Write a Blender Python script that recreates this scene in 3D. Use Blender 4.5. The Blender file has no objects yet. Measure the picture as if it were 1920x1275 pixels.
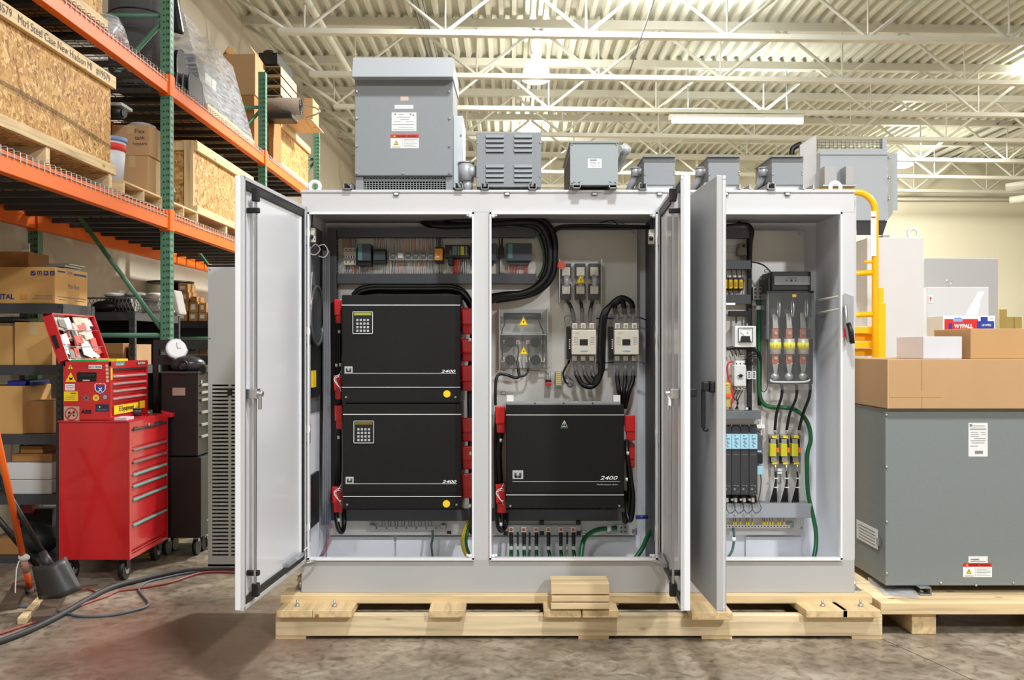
import bpy, bmesh, math, random
from mathutils import Vector, Matrix
random.seed(7)
S = bpy.context.scene
COL = S.collection
# ---------------------------------------------------------------- camera, world, exposure
FPX = 1717.0; CX = 960.0; CY = 650.0; EYE = 1.54
cd = bpy.data.cameras.new('camera'); cam = bpy.data.objects.new('camera', cd); COL.objects.link(cam)
cam.location = (0, 0, EYE); cam.rotation_euler = (math.pi/2, 0, 0)
cd.sensor_width = 36; cd.lens = 36*FPX/1920; cd.shift_y = (650-637.5)/1920
cd.clip_start = .05; cd.clip_end = 100
S.camera = cam
w = bpy.data.worlds.new('world'); S.world = w; w.use_nodes = True
w.node_tree.nodes['Background'].inputs[0].default_value = (1, .98, .93, 1)
w.node_tree.nodes['Background'].inputs[1].default_value = .30
S.view_settings.view_transform = 'Standard'; S.view_settings.look = 'None'
S.view_settings.gamma = 1; S.view_settings.use_curve_mapping = False
S.view_settings.exposure = 0.0
S.cycles.max_bounces = 6; S.cycles.diffuse_bounces = 4; S.cycles.transparent_max_bounces = 12
S.cycles.sample_clamp_indirect = 6

def area(name, loc, sx, sy, watts, col=(1, .97, .9), rot=(0, 0, 0)):
    l = bpy.data.lights.new(name, 'AREA'); l.shape = 'RECTANGLE'; l.size = sx; l.size_y = sy
    l.energy = watts; l.color = col
    o = bpy.data.objects.new(name, l); COL.objects.link(o); o.location = loc; o.rotation_euler = rot
    return o
# high bay lamps behind the camera and over the aisles, plus added back lights
area('bay_and_fill_light', (-2.2, -4.2, 6.2), .7, .7, 190, (.93, .97, 1), (.25, 0, 0))
area('bay_and_fill_light', (4.6, -4.3, 6.2), .5, .5, 720, (.94, .97, 1), (.25, 0, 0))
area('bay_and_fill_light', (.7, 1.9, 6.3), .5, .5, 340, (.95, .98, 1))
area('bay_and_fill_light', (5.2, 1.5, 6.3), .8, .8, 230, (1, .99, .96))
area('bay_and_fill_light', (7.5, 6.0, 6.2), .8, .8, 260, (1, .97, .90))
area('bay_and_fill_light', (10.0, 13.0, 6.2), .8, .8, 450, (1, .94, .84))
area('bay_and_fill_light', (9.5, 20.0, 6.0), .8, .8, 620, (1, .95, .84))  # added light without a fixture, brightens the back wall
area('bay_and_fill_light', (3.0, 21.0, 6.0), .8, .8, 420, (1, .96, .88))  # second unseen light added for the back wall
area('strip_light', (.95, 11.2, 6.35), .7, .25, 950, (.99, 1, .98))
area('uplight_glow', (2.5, 12.9, 6.1), 2.4, .5, 55, (.98, 1, .98), (math.pi, 0, 0))

# ---------------------------------------------------------------- helpers
def lin(c):
    return tuple(((x/255)/12.92 if x/255 <= .04045 else ((x/255+.055)/1.055)**2.4) for x in c)
def P(px, py, d):
    return Vector(((px-CX)*d/FPX, d, EYE-(py-CY)*d/FPX))
def X(px, d): return (px-CX)*d/FPX
def Z(py, d): return EYE-(py-CY)*d/FPX
def s_(d): return d/FPX
_m = {}
def mat(rgb, rough=.5, metal=0, var=.06, ns=6.0, bump=0.0, coat=0.0, emit=0, alpha=1, name='paint', trans=0, stretch=None, spec=.5):
    key = (rgb, rough, metal, var, ns, bump, coat, emit, alpha, name, trans, stretch, spec)
    if key in _m: return _m[key]
    m = bpy.data.materials.new(name); m.use_nodes = True; nt = m.node_tree; n = nt.nodes; L = nt.links
    b = n['Principled BSDF']; c = lin(rgb)
    b.inputs['Roughness'].default_value = rough; b.inputs['Metallic'].default_value = metal
    b.inputs['Coat Weight'].default_value = coat; b.inputs['Coat Roughness'].default_value = .08
    b.inputs['Specular IOR Level'].default_value = spec
    b.inputs['Transmission Weight'].default_value = trans
    b.inputs['Alpha'].default_value = alpha
    tc = n.new('ShaderNodeTexCoord'); mp = n.new('ShaderNodeMapping'); no = n.new('ShaderNodeTexNoise')
    if stretch: mp.inputs['Scale'].default_value = stretch
    no.inputs['Scale'].default_value = ns; no.inputs['Detail'].default_value = 5
    L.new(tc.outputs['Object'], mp.inputs[0]); L.new(mp.outputs[0], no.inputs['Vector'])
    r = n.new('ShaderNodeMix'); r.data_type = 'RGBA'
    r.inputs[6].default_value = (*[x*(1-var) for x in c], 1); r.inputs[7].default_value = (*[min(1, x*(1+var)+var*.01) for x in c], 1)
    L.new(no.outputs[0], r.inputs[0]); L.new(r.outputs[2], b.inputs['Base Color'])
    if bump:
        bp = n.new('ShaderNodeBump'); bp.inputs['Strength'].default_value = bump; bp.inputs['Distance'].default_value = .01
        L.new(no.outputs[0], bp.inputs['Height']); L.new(bp.outputs[0], b.inputs['Normal'])
    if emit:
        b.inputs['Emission Color'].default_value = (*c, 1); b.inputs['Emission Strength'].default_value = emit
    _m[key] = m; return m
def ramp(nt, fac, stops):
    r = nt.nodes.new('ShaderNodeValToRGB'); e = r.color_ramp.elements
    while len(e) < len(stops): e.new(.5)
    for i, (p, c) in enumerate(stops): e[i].position = p; e[i].color = (*lin(c), 1)
    nt.links.new(fac, r.inputs[0]); return r
def osb_mat():
    m = bpy.data.materials.new('osb_board'); m.use_nodes = True; nt = m.node_tree; n = nt.nodes; L = nt.links
    b = n['Principled BSDF']; b.inputs['Roughness'].default_value = .75
    tc = n.new('ShaderNodeTexCoord'); dn = n.new('ShaderNodeTexNoise'); dn.inputs['Scale'].default_value = 5; dn.inputs['Detail'].default_value = 3
    L.new(tc.outputs['Object'], dn.inputs['Vector'])
    outs = []
    for k, (rot, sc) in enumerate((((.6, .1, 0), (14, 14, 42)), ((-.7, .1, 0), (16, 16, 48)), ((1.45, .1, 0), (15, 15, 44)))):
        mx = n.new('ShaderNodeVectorMath'); mx.operation = 'MULTIPLY_ADD'; mx.inputs[1].default_value = (.12,)*3
        L.new(dn.outputs[1], mx.inputs[0]); L.new(tc.outputs['Object'], mx.inputs[2])
        r0 = n.new('ShaderNodeMapping'); r0.inputs['Rotation'].default_value = rot; L.new(mx.outputs[0], r0.inputs[0])
        r1 = n.new('ShaderNodeMapping'); r1.inputs['Scale'].default_value = sc; L.new(r0.outputs[0], r1.inputs[0])
        v = n.new('ShaderNodeTexVoronoi'); v.inputs['Scale'].default_value = 1; L.new(r1.outputs[0], v.inputs['Vector'])
        outs.append(v)
    sel = n.new('ShaderNodeTexNoise'); sel.inputs['Scale'].default_value = 22; L.new(tc.outputs['Object'], sel.inputs['Vector'])
    g1 = n.new('ShaderNodeMath'); g1.operation = 'GREATER_THAN'; g1.inputs[1].default_value = .5; L.new(sel.outputs[0], g1.inputs[0])
    sel2 = n.new('ShaderNodeTexNoise'); sel2.inputs['Scale'].default_value = 15; sel2.noise_dimensions = '3D'
    L.new(dn.outputs[1], sel2.inputs['Vector'])
    g2 = n.new('ShaderNodeMath'); g2.operation = 'GREATER_THAN'; g2.inputs[1].default_value = .54; L.new(sel2.outputs[0], g2.inputs[0])
    m1 = n.new('ShaderNodeMix'); m1.data_type = 'RGBA'; L.new(g1.outputs[0], m1.inputs[0]); L.new(outs[0].outputs['Color'], m1.inputs[6]); L.new(outs[1].outputs['Color'], m1.inputs[7])
    m2 = n.new('ShaderNodeMix'); m2.data_type = 'RGBA'; L.new(g2.outputs[0], m2.inputs[0]); L.new(m1.outputs[2], m2.inputs[6]); L.new(outs[2].outputs['Color'], m2.inputs[7])
    sp = n.new('ShaderNodeSeparateColor'); L.new(m2.outputs[2], sp.inputs[0])
    r = ramp(nt, sp.outputs[0], [(0, (122, 80, 38)), (.15, (168, 120, 64)), (.5, (188, 142, 80)), (.85, (208, 166, 104)), (1, (228, 196, 142))])
    L.new(r.outputs[0], b.inputs['Base Color'])
    bp = n.new('ShaderNodeBump'); bp.inputs['Strength'].default_value = .3; bp.inputs['Distance'].default_value = .004
    L.new(sp.outputs[1], bp.inputs['Height']); L.new(bp.outputs[0], b.inputs['Normal'])
    return m
def wood_mat(rgb, axis=0, name='pine', k=1.0):
    m = bpy.data.materials.new(name); m.use_nodes = True; nt = m.node_tree; n = nt.nodes; L = nt.links
    b = n['Principled BSDF']; b.inputs['Roughness'].default_value = .7
    tc = n.new('ShaderNodeTexCoord'); mp = n.new('ShaderNodeMapping')
    sc = [26, 26, 26]; sc[axis] = 1.6; mp.inputs['Scale'].default_value = sc
    oi = n.new('ShaderNodeObjectInfo'); ad = n.new('ShaderNodeVectorMath'); ad.operation = 'ADD'
    L.new(oi.outputs['Random'], ad.inputs[1]); L.new(tc.outputs['Object'], ad.inputs[0]); L.new(ad.outputs[0], mp.inputs[0])
    no = n.new('ShaderNodeTexNoise'); no.inputs['Scale'].default_value = 1; no.inputs['Detail'].default_value = 6; no.inputs['Distortion'].default_value = .6
    L.new(mp.outputs[0], no.inputs['Vector'])
    mp2 = n.new('ShaderNodeMapping'); s2 = [7, 7, 7]; s2[axis] = 3.4; mp2.inputs['Scale'].default_value = s2; L.new(ad.outputs[0], mp2.inputs[0])
    kn = n.new('ShaderNodeTexVoronoi'); kn.inputs['Scale'].default_value = 1; L.new(mp2.outputs[0], kn.inputs['Vector'])
    c = rgb
    r = ramp(nt, no.outputs[0], [(.25, tuple(x*.80 for x in c)), (.5, c), (.75, tuple(min(255, x*1.07) for x in c))])
    kr = ramp(nt, kn.outputs['Distance'], [(0, (110, 70, 34)), (.06, (150, 104, 58)), (.12, (255, 255, 255))])
    mu = n.new('ShaderNodeMix'); mu.data_type = 'RGBA'; mu.blend_type = 'MULTIPLY'; mu.inputs[0].default_value = .8*k
    L.new(r.outputs[0], mu.inputs[6]); L.new(kr.outputs[0], mu.inputs[7]); L.new(mu.outputs[2], b.inputs['Base Color'])
    bp = n.new('ShaderNodeBump'); bp.inputs['Strength'].default_value = .25; bp.inputs['Distance'].default_value = .004
    L.new(no.outputs[0], bp.inputs['Height']); L.new(bp.outputs[0], b.inputs['Normal'])
    return m
def floor_mat():
    m = bpy.data.materials.new('polished_concrete'); m.use_nodes = True; nt = m.node_tree; n = nt.nodes; L = nt.links
    b = n['Principled BSDF']; tc = n.new('ShaderNodeNewGeometry')
    def noise(s, d=6, dist=0):
        o = n.new('ShaderNodeTexNoise'); o.inputs['Scale'].default_value = s; o.inputs['Detail'].default_value = d; o.inputs['Distortion'].default_value = dist
        L.new(tc.outputs['Position'], o.inputs['Vector']); return o
    a = noise(2.6, 8, .4); r = ramp(nt, a.outputs[0], [(.3, (118, 108, 96)), (.5, (152, 140, 124)), (.72, (182, 172, 156))])
    f = noise(16, 12, .8); rf = ramp(nt, f.outputs[0], [(.30, (150, 146, 140)), (.5, (226, 222, 216)), (.68, (255, 255, 255))])
    mu = n.new('ShaderNodeMix'); mu.data_type = 'RGBA'; mu.blend_type = 'MULTIPLY'; mu.inputs[0].default_value = .9
    L.new(r.outputs[0], mu.inputs[6]); L.new(rf.outputs[0], mu.inputs[7])
    # reddish stain, stays on the slab in front of the left door
    vd = n.new('ShaderNodeVectorMath'); vd.operation = 'DISTANCE'; vd.inputs[1].default_value = (-1.75, 4.75, 0)
    L.new(tc.outputs['Position'], vd.inputs[0])
    st = noise(1.6, 5, 1.2)
    sub = n.new('ShaderNodeMath'); sub.operation = 'MULTIPLY_ADD'; sub.inputs[1].default_value = -1.1; L.new(vd.outputs['Value'], sub.inputs[0]); sub.inputs[2].default_value = .95
    ad = n.new('ShaderNodeMath'); ad.operation = 'ADD'; ad.use_clamp = True; L.new(sub.outputs[0], ad.inputs[0]); L.new(st.outputs[0], ad.inputs[1])
    sm = n.new('ShaderNodeMapRange'); sm.inputs[1].default_value = .3; sm.inputs[2].default_value = 1.0; sm.inputs[4].default_value = .75; L.new(ad.outputs[0], sm.inputs[0])
    mr = n.new('ShaderNodeMix'); mr.data_type = 'RGBA'; L.new(sm.outputs[0], mr.inputs[0]); L.new(mu.outputs[2], mr.inputs[6]); mr.inputs[7].default_value = (*lin((124, 96, 82)), 1)
    # scratches
    mp = n.new('ShaderNodeMapping'); mp.inputs['Rotation'].default_value = (0, 0, .9); mp.inputs['Scale'].default_value = (1.2, 40, 1); L.new(tc.outputs['Position'], mp.inputs[0])
    sc = n.new('ShaderNodeTexNoise'); sc.inputs['Scale'].default_value = 1.3; sc.inputs['Detail'].default_value = 3; L.new(mp.outputs[0], sc.inputs['Vector'])
    sr = n.new('ShaderNodeMapRange'); sr.inputs[1].default_value = .66; sr.inputs[2].default_value = .8; sr.inputs[4].default_value = .5; L.new(sc.outputs[0], sr.inputs[0])
    m3 = n.new('ShaderNodeMix'); m3.data_type = 'RGBA'; L.new(sr.outputs[0], m3.inputs[0]); L.new(mr.outputs[2], m3.inputs[6]); m3.inputs[7].default_value = (*lin((176, 165, 150)), 1)
    L.new(m3.outputs[2], b.inputs['Base Color'])
    rr = n.new('ShaderNodeMapRange'); rr.inputs[3].default_value = .22; rr.inputs[4].default_value = .46; L.new(f.outputs[0], rr.inputs[0]); L.new(rr.outputs[0], b.inputs['Roughness'])
    bp = n.new('ShaderNodeBump'); bp.inputs['Strength'].default_value = .08; bp.inputs['Distance'].default_value = .01; L.new(a.outputs[0], bp.inputs['Height']); L.new(bp.outputs[0], b.inputs['Normal'])
    return m

class MB:
    def __init__(s, M=None): s.bm = bmesh.new(); s.M = M; s.mi = 0; s.mats = []
    def use(s, m):
        if m not in s.mats: s.mats.append(m)
        s.mi = s.mats.index(m); return s
    def v(s, p):
        p = Vector(p); return s.bm.verts.new(s.M @ p if s.M else p)
    def f(s, vs, sm=False):
        try: fc = s.bm.faces.new(vs); fc.material_index = s.mi; fc.smooth = sm
        except ValueError: pass
    def box(s, x0, y0, z0, x1, y1, z1):
        v = [s.v((x, y, z)) for x in (x0, x1) for y in (y0, y1) for z in (z0, z1)]
        for q in ((0, 1, 3, 2), (4, 6, 7, 5), (0, 4, 5, 1), (2, 3, 7, 6), (0, 2, 6, 4), (1, 5, 7, 3)): s.f([v[i] for i in q])
        return s
    def pb(s, x0, y0, x1, y1, d0, d1):          # front face spans those pixels at depth d0, runs straight back to d1
        return s.box(X(x0, d0), d0, Z(y1, d0), X(x1, d0), d1, Z(y0, d0))
    def hexa(s, bot, top):
        v = [s.v(p) for p in bot+top]
        for q in ((0, 3, 2, 1), (4, 5, 6, 7), (0, 1, 5, 4), (1, 2, 6, 5), (2, 3, 7, 6), (3, 0, 4, 7)): s.f([v[i] for i in q])
        return s
    def prism(s, pts, vec):
        a = [s.v(p) for p in pts]; b = [s.v(Vector(p)+Vector(vec)) for p in pts]; n = len(pts)
        s.f(a); s.f(b[::-1])
        for i in range(n): s.f([a[i], b[i], b[(i+1) % n], a[(i+1) % n]])
        return s
    def cyl(s, p0, p1, r, n=12, r2=None, caps=True):
        p0, p1 = Vector(p0), Vector(p1); r2 = r if r2 is None else r2
        t = (p1-p0).normalized(); a = t.orthogonal().normalized(); b = t.cross(a)
        R = [[s.v(p+(a*math.cos(6.28318*i/n)+b*math.sin(6.28318*i/n))*q) for i in range(n)] for p, q in ((p0, r), (p1, r2))]
        for i in range(n): s.f([R[0][i], R[0][(i+1) % n], R[1][(i+1) % n], R[1][i]], True)
        if caps: s.f(R[0][::-1]); s.f(R[1])
        return s
    def tube(s, pts, r, n=8, sub=5, closed=False, caps=True):
        pts = [Vector(p) for p in pts]
        if sub > 1 and len(pts) > 2:
            q = []; N = len(pts)
            g = (lambda i: pts[i % N]) if closed else (lambda i: pts[max(0, min(N-1, i))])
            for i in range(N if closed else N-1):
                a, b, c, d = g(i-1), g(i), g(i+1), g(i+2)
                for k in range(sub):
                    t = k/sub; q.append(.5*((2*b)+(c-a)*t+(2*a-5*b+4*c-d)*t*t+(3*b-a-3*c+d)*t**3))
            if not closed: q.append(pts[-1])
            pts = q
        N = len(pts); up = None; rings = []
        for i, p in enumerate(pts):
            t = (pts[(i+1) % N]-pts[i-1]) if closed else (pts[min(N-1, i+1)]-pts[max(0, i-1)])
            if t.length < 1e-9: t = Vector((0, 0, 1))
            t.normalize()
            if up is None: up = t.orthogonal().normalized()
            a = (up-t*up.dot(t))
            if a.length < 1e-6: a = t.orthogonal()
            a.normalize(); up = a; b = t.cross(a); rr = (lambda q: r[min(int(q), len(r)-1)]*(1-q%1)+r[min(int(q)+1, len(r)-1)]*(q%1))(i*(len(r)-1)/max(1, N-1)) if isinstance(r, list) else r
            rings.append([s.v(p+(a*math.cos(6.28318*j/n)+b*math.sin(6.28318*j/n))*rr) for j in range(n)])
        for i in range(N if closed else N-1):
            A, B = rings[i], rings[(i+1) % N]
            for j in range(n): s.f([A[j], A[(j+1) % n], B[(j+1) % n], B[j]], True)
        if caps and not closed: s.f(rings[0][::-1]); s.f(rings[-1])
        return s
    def ring(s, c, R, r, ax='Y', n=20, m=8, e=1.0):
        c = Vector(c); pts = []
        for i in range(n):
            t = 6.28318*i/n; u, v = R*math.cos(t), R*e*math.sin(t)
            pts.append(c+Vector({'Y': (u, 0, v), 'X': (0, u, v), 'Z': (u, v, 0)}[ax]))
        return s.tube(pts, r, m, 1, True)
    def sph(s, c, r, n=12, m=8, sc=(1, 1, 1), t0=0, t1=math.pi):
        c = Vector(c); R = []
        for i in range(m+1):
            t = t0+(t1-t0)*i/m
            R.append([s.v(c+Vector((math.sin(t)*math.cos(6.28318*j/n)*sc[0], math.sin(t)*math.sin(6.28318*j/n)*sc[1], math.cos(t)*sc[2]))*r) for j in range(n)])
        for i in range(m):
            for j in range(n): s.f([R[i][j], R[i+1][j], R[i+1][(j+1) % n], R[i][(j+1) % n]], True)
        if t1 < math.pi-.01: pass
        return s
    def disc(s, px, py, d, rpx, th=.002, n=16):
        p = P(px, py, d); return s.cyl(p, p-Vector((0, th, 0)), rpx*s_(d), n)
    def to(s, name, m, parent=None, bev=0, label=None, kind=None, seg=2):
        bmesh.ops.remove_doubles(s.bm, verts=s.bm.verts, dist=1e-6) if bev else None
        bmesh.ops.recalc_face_normals(s.bm, faces=s.bm.faces)
        me = bpy.data.meshes.new(name)
        if parent is not None: org = parent['_o'] if '_o' in parent else (0, 0, 0)
        else:
            vs = [v.co for v in s.bm.verts]
            org = ((min(v.x for v in vs)+max(v.x for v in vs))/2, (min(v.y for v in vs)+max(v.y for v in vs))/2, min(v.z for v in vs))
        bmesh.ops.translate(s.bm, verts=s.bm.verts, vec=-Vector(org)); s.bm.to_mesh(me); s.bm.free()
        if s.mats:
            for x in s.mats: me.materials.append(x)
        else: me.materials.append(m)
        o = bpy.data.objects.new(name, me); COL.objects.link(o)
        if parent is not None: o.parent = parent
        else: o.location = org
        o['_o'] = tuple(org)
        if bev:
            md = o.modifiers.new('bevel', 'BEVEL'); md.width = bev; md.segments = seg; md.limit_method = 'ANGLE'
        if label: o['label'] = label
        if kind: o['kind'] = kind
        elif name.endswith(('_print', '_marks', 'screws', '_wires', 'holes', '_seam')): o['kind'] = 'stuff'
        return o
def tag(o, label, cat, group=None):
    o['label'] = label; o['category'] = cat
    if group: o['group'] = group
    return o
def T(name, label, cat, loc, group=None):
    o = bpy.data.objects.new(name, None); COL.objects.link(o); o.location = loc; o['_o'] = tuple(loc); o.empty_display_size = .1
    return tag(o, label, cat, group)
def structure(o): o['kind'] = 'structure'; return o
def group_copy(o, loc, label, group=None):
    r = o.copy(); COL.objects.link(r); r.location = loc; r['label'] = label
    if group: r['group'] = group
    for c in list(o.children):
        k = c.copy(); COL.objects.link(k); k.parent = r
        for g in c.children:
            h = g.copy(); COL.objects.link(h); h.parent = k
    return r
_tc = {}
def text(s, px0, px1, py, d, m, parent, name='lettering', h=None, bold=0, face='Y', sx=None, rot=0, loc=None, width=None, shear=0, lift=.0008, hpx=None):
    """flat print; face 'Y' looks to -Y (pixel span), face 'X' looks to +X (loc, width in metres)"""
    c = bpy.data.curves.new(name, 'FONT'); c.body = s; c.align_x = 'LEFT'; c.align_y = 'BOTTOM_BASELINE' if False else 'CENTER'
    c.size = 1; c.offset = bold; c.shear = shear; c.resolution_u = 2; c.extrude = 0
    t = bpy.data.objects.new(name, c); COL.objects.link(t); dg = bpy.context.evaluated_depsgraph_get(); dg.update()
    me = bpy.data.meshes.new_from_object(t.evaluated_get(dg)); bpy.data.objects.remove(t)
    xs = [v.co.x for v in me.vertices]; ys = [v.co.y for v in me.vertices]
    if not xs: return
    x0, x1, y0, y1 = min(xs), max(xs), min(ys), max(ys)
    wd = width if width else (px1-px0)*s_(d)
    k = wd/(x1-x0); ky = k if not hpx else hpx*s_(d)/(y1-y0)
    cr, sr = math.cos(rot), math.sin(rot)
    if loc is None: o = P((px0+px1)/2, py, d)
    else: o = Vector(loc)
    po = Vector(parent['_o']) if parent is not None else Vector((0, 0, 0))
    for v in me.vertices:
        a, b = (v.co.x-(x0+x1)/2)*k, (v.co.y-(y0+y1)/2)*ky
        a, b = a*cr-b*sr, a*sr+b*cr
        v.co = (o+(Vector((a, -lift, b)) if face == 'Y' else Vector((lift, a, b))))-po
    me.materials.clear(); me.materials.append(m); me.name = name
    ob = bpy.data.objects.new(name, me); COL.objects.link(ob); ob.parent = parent; ob['_o'] = tuple(po)
    return ob

# ---------------------------------------------------------------- materials
LG = mat((196, 196, 197), .42, 0, .02, 3, coat=.15, name='light_grey_powder_coat')
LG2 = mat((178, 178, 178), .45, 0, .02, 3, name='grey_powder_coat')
WHT = mat((236, 237, 240), .3, 0, .015, 3, coat=.3, name='white_gloss_paint')
DOORIN = mat((232, 233, 238), .25, 0, .015, 3, coat=.4, name='white_door_paint')
TG = mat((134, 138, 142), .5, 0, .04, 60, name='transformer_grey', bump=.05)
TG2 = mat((122, 128, 128), .5, 0, .05, 60, name='transformer_dark_grey', bump=.08)
ZN = mat((206, 204, 200), .42, .35, .08, 2.5, name='galvanised_plate')
DUCT = mat((82, 84, 90), .55, 0, .03, 10, name='dark_grey_wire_duct')
DUCTL = mat((158, 160, 164), .55, 0, .03, 10, name='light_grey_wire_duct')
BLK = mat((16, 16, 18), .45, 0, .05, 20, name='black_paint')
DRV = mat((15, 14, 14), .6, 0, .10, 90, spec=.3, name='black_textured_paint', bump=.08)
RUB = mat((17, 17, 18), .5, 0, .05, 20, name='black_rubber')
CAB = mat((9, 9, 10), .42, 0, .05, 20, name='black_cable')
GRN = mat((20, 92, 52), .4, 0, .05, 20, name='green_cable')
REDC = mat((206, 22, 28), .3, 0, .05, 10, coat=.3, name='red_plastic')
TRED = mat((196, 20, 30), .3, 0, .04, 4, coat=.5, name='red_enamel')
CRM = mat((214, 208, 192), .5, 0, .03, 10, name='cream_plastic')
YEL = mat((246, 208, 20), .5, 0, .03, 10, name='yellow_print')
SIL = mat((196, 198, 200), .28, .9, .05, 10, name='bright_steel')
GALV = mat((168, 170, 172), .4, .7, .08, 14, name='zinc_steel')
PRW = mat((238, 238, 236), .6, 0, .01, 10, name='white_print')
PRK = mat((20, 20, 22), .6, 0, .01, 10, name='black_print')
PRB = mat((40, 60, 120), .6, 0, .01, 10, name='blue_print')
PRR = mat((206, 40, 34), .6, 0, .01, 10, name='red_print')
LBL = mat((226, 226, 224), .5, 0, .02, 10, name='white_label')
GRY = mat((128, 128, 130), .6, 0, .02, 10, name='grey_print')
COP = mat((188, 104, 72), .35, .5, .1, 20, name='copper')
ORG = mat((236, 106, 18), .5, 0, .05, 5, name='orange_rack_paint', spec=.3)
RGRN = mat((78, 126, 100), .45, 0, .08, 5, name='green_rack_paint')
GSHELF = mat((60, 61, 66), .45, 0, .05, 5, name='grey_shelf_steel')
BSHELF = mat((26, 26, 29), .5, 0, .05, 5, name='black_shelf_steel')
YPIPE = mat((252, 190, 0), .35, 0, .03, 5, coat=.3, name='yellow_safety_paint')
CBD = mat((186, 148, 106), .8, 0, .06, 5, bump=.05, name='cardboard')
CBD2 = mat((206, 160, 96), .8, 0, .06, 5, bump=.05, name='yellow_cardboard')
CBD3 = mat((164, 116, 66), .8, 0, .08, 5, bump=.05, name='brown_cardboard')
ACR = mat((236, 238, 236), .08, 0, 0, 5, alpha=.035, name='clear_acrylic')
OSB = osb_mat()
PINEX = wood_mat((218, 192, 148), 0); PINEY = wood_mat((216, 188, 142), 1); PINEZ = wood_mat((212, 184, 138), 2)
PINEG = wood_mat((224, 202, 164), 0, 'pine_beam')

# ---------------------------------------------------------------- room
XW, XR, YB, YF = -4.2, 16.0, 24.6, -9.0
def roof(x): return 6.68-.013*(x+4.2)
structure(MB().box(XW, YF, -.1, XR, YB, 0).to('floor', floor_mat()))
WM = mat((196, 186, 170), .8, 0, .05, 1.5, bump=.1, name='wall_paint')
WB = mat((212, 208, 188), .8, 0, .04, .8, bump=.05, name='back_wall_paint')
structure(MB().box(XW-.2, YF, 0, XW, YB, 7.2).to('wall_left', WM))
structure(MB().box(XW-.2, YB, 0, XR, YB+.2, 7.2).to('wall_back', WB))
structure(MB().box(XR, YF, 0, XR+.2, YB, 7.2).to('wall_right', WB))
structure(MB().box(XW-.2, YF-.2, 0, XR, YF, 7.2).to('wall_front', WM))
DECK = mat((206, 206, 192), .5, 0, .04, 2, name='roof_deck_paint')
mb = MB(); x = XW; prof = []
while x < XR:
    prof += [(x, 0), (x+.065, 0), (x+.095, .085), (x+.17, .085), (x+.2, 0)]; x += .2
prof = [(a, roof(a)+b) for i, (a, b) in enumerate(prof) if not (i % 5 == 4)]
A = [mb.v((a, YF, b)) for a, b in prof]; B = [mb.v((a, YB, b)) for a, b in prof]
for i in range(len(prof)-1): mb.f([A[i], A[i+1], B[i+1], B[i]])
structure(mb.to('ceiling', DECK))
JM = mat((210, 209, 198), .5, 0, .03, 3, name='joist_paint')
jy = [8.5, 10.42] + [12.35+1.93*k for k in range(7)]
for i, y in enumerate(jy[1:]):
    names = ['roof joist closest to the camera, just out over the cabinet', 'roof joist whose lower chord crosses above the tallest transformer hood', 'roof joist just in front of the glowing dome lamp',
             'roof joist directly above the fluorescent strip lamp', 'next roof joist behind the fluorescent strip lamp', 'third roof joist out from the back wall', 'second roof joist out from the back wall', 'roof joist closest to the back wall']
    t = T('roof_joist', 'cream painted open-web roof joist: '+names[i].replace('roof joist ', ''), 'roof joist', (6, y, 5.7), 'roof joists')
    def chord(x0, x1, dz0, dz1, wy):
        m_ = MB(); q = []
        for xx in (x0, x1):
            for yy in (y-wy, y+wy): q.append((xx, yy))
        m_.hexa([(x0, y-wy, roof(x0)-dz1), (x1, y-wy, roof(x1)-dz1), (x1, y+wy, roof(x1)-dz1), (x0, y+wy, roof(x0)-dz1)],
                [(x0, y-wy, roof(x0)-dz0), (x1, y-wy, roof(x1)-dz0), (x1, y+wy, roof(x1)-dz0), (x0, y+wy, roof(x0)-dz0)])
        return m_
    chord(XW, XR, .0, .13, .07).to('top_chord', JM, t)
    chord(XW+1.05, XR-1, .84, .91, .06).to('bottom_chord', JM, t)
    xx = XW+1.05; off = (i % 3)*.35
    MB().tube([(XW+.05, y, roof(XW)-.12), (xx+.1, y, roof(xx)-.86)], .028, 6, 1).to('web_bar', JM, t)
    xx += off
    while xx < 15:
        for kind in (0, 1, 2):
            key = kind
            x0, x1 = (xx, xx+.95) if kind == 0 else ((xx+.95, xx+1.9) if kind == 1 else (xx, xx))
            z0, z1 = (.86, .1) if kind == 0 else ((.1, .86) if kind == 1 else (.86, .1))
            rr = .026 if kind < 2 else .014
            MB().tube([(x0, y, roof(x0)-z0), (x1, y, roof(x1)-z1)], rr, 5, 1, caps=False).to('web_bar', JM, t)
        xx += 1.9
# pipes and conduits along the roof
def pipe(name, pts, r, m, label, cat, sub=1, group=None, n=8):
    return tag(MB().tube(pts, r, n, sub).to(name, m), label, cat, group)
pipe('sprinkler_pipe', [(-2.76, 6.5, 6.2), (-2.76, 24.5, 6.2)], .055, JM, 'thick cream sprinkler pipe running towards the back wall under the roof', 'pipe')
for k in range(3):
    pipe('conduit', [(-1.42+k*.07, 6.5, 6.5), (-1.42+k*.07, 24.5, 6.5)], .014, mat((120, 120, 110), .5, .3, name='conduit_grey'), ['left', 'middle', 'right'][k]+' thin grey conduit of the close trio under the roof left of the dome lamp', 'conduit', group='roof conduits')
pipe('conduit', [(-3.4, 6.5, 6.45), (-3.4, 24.5, 6.45)], .03, JM, 'cream conduit along the roof nearest the left wall', 'conduit')
pipe('suspension_cable', [P(1240, -40, 10), P(1180, 135, 10)], .008, GALV, 'thin steel cable slanting down beside the roof joists left of the strip lamp', 'cable')
pipe('duct_pipe', [(12.3, 22.8, 5.50), (15.5, 21.5, 5.9)], .10, JM, 'upper fat cream pipe by the back wall at the right edge', 'pipe', n=14)
pipe('duct_pipe', [(12.5, 23.0, 5.22), (15.5, 21.8, 5.5)], .09, JM, 'lower fat cream pipe by the back wall at the right edge', 'pipe', n=14)
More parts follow.
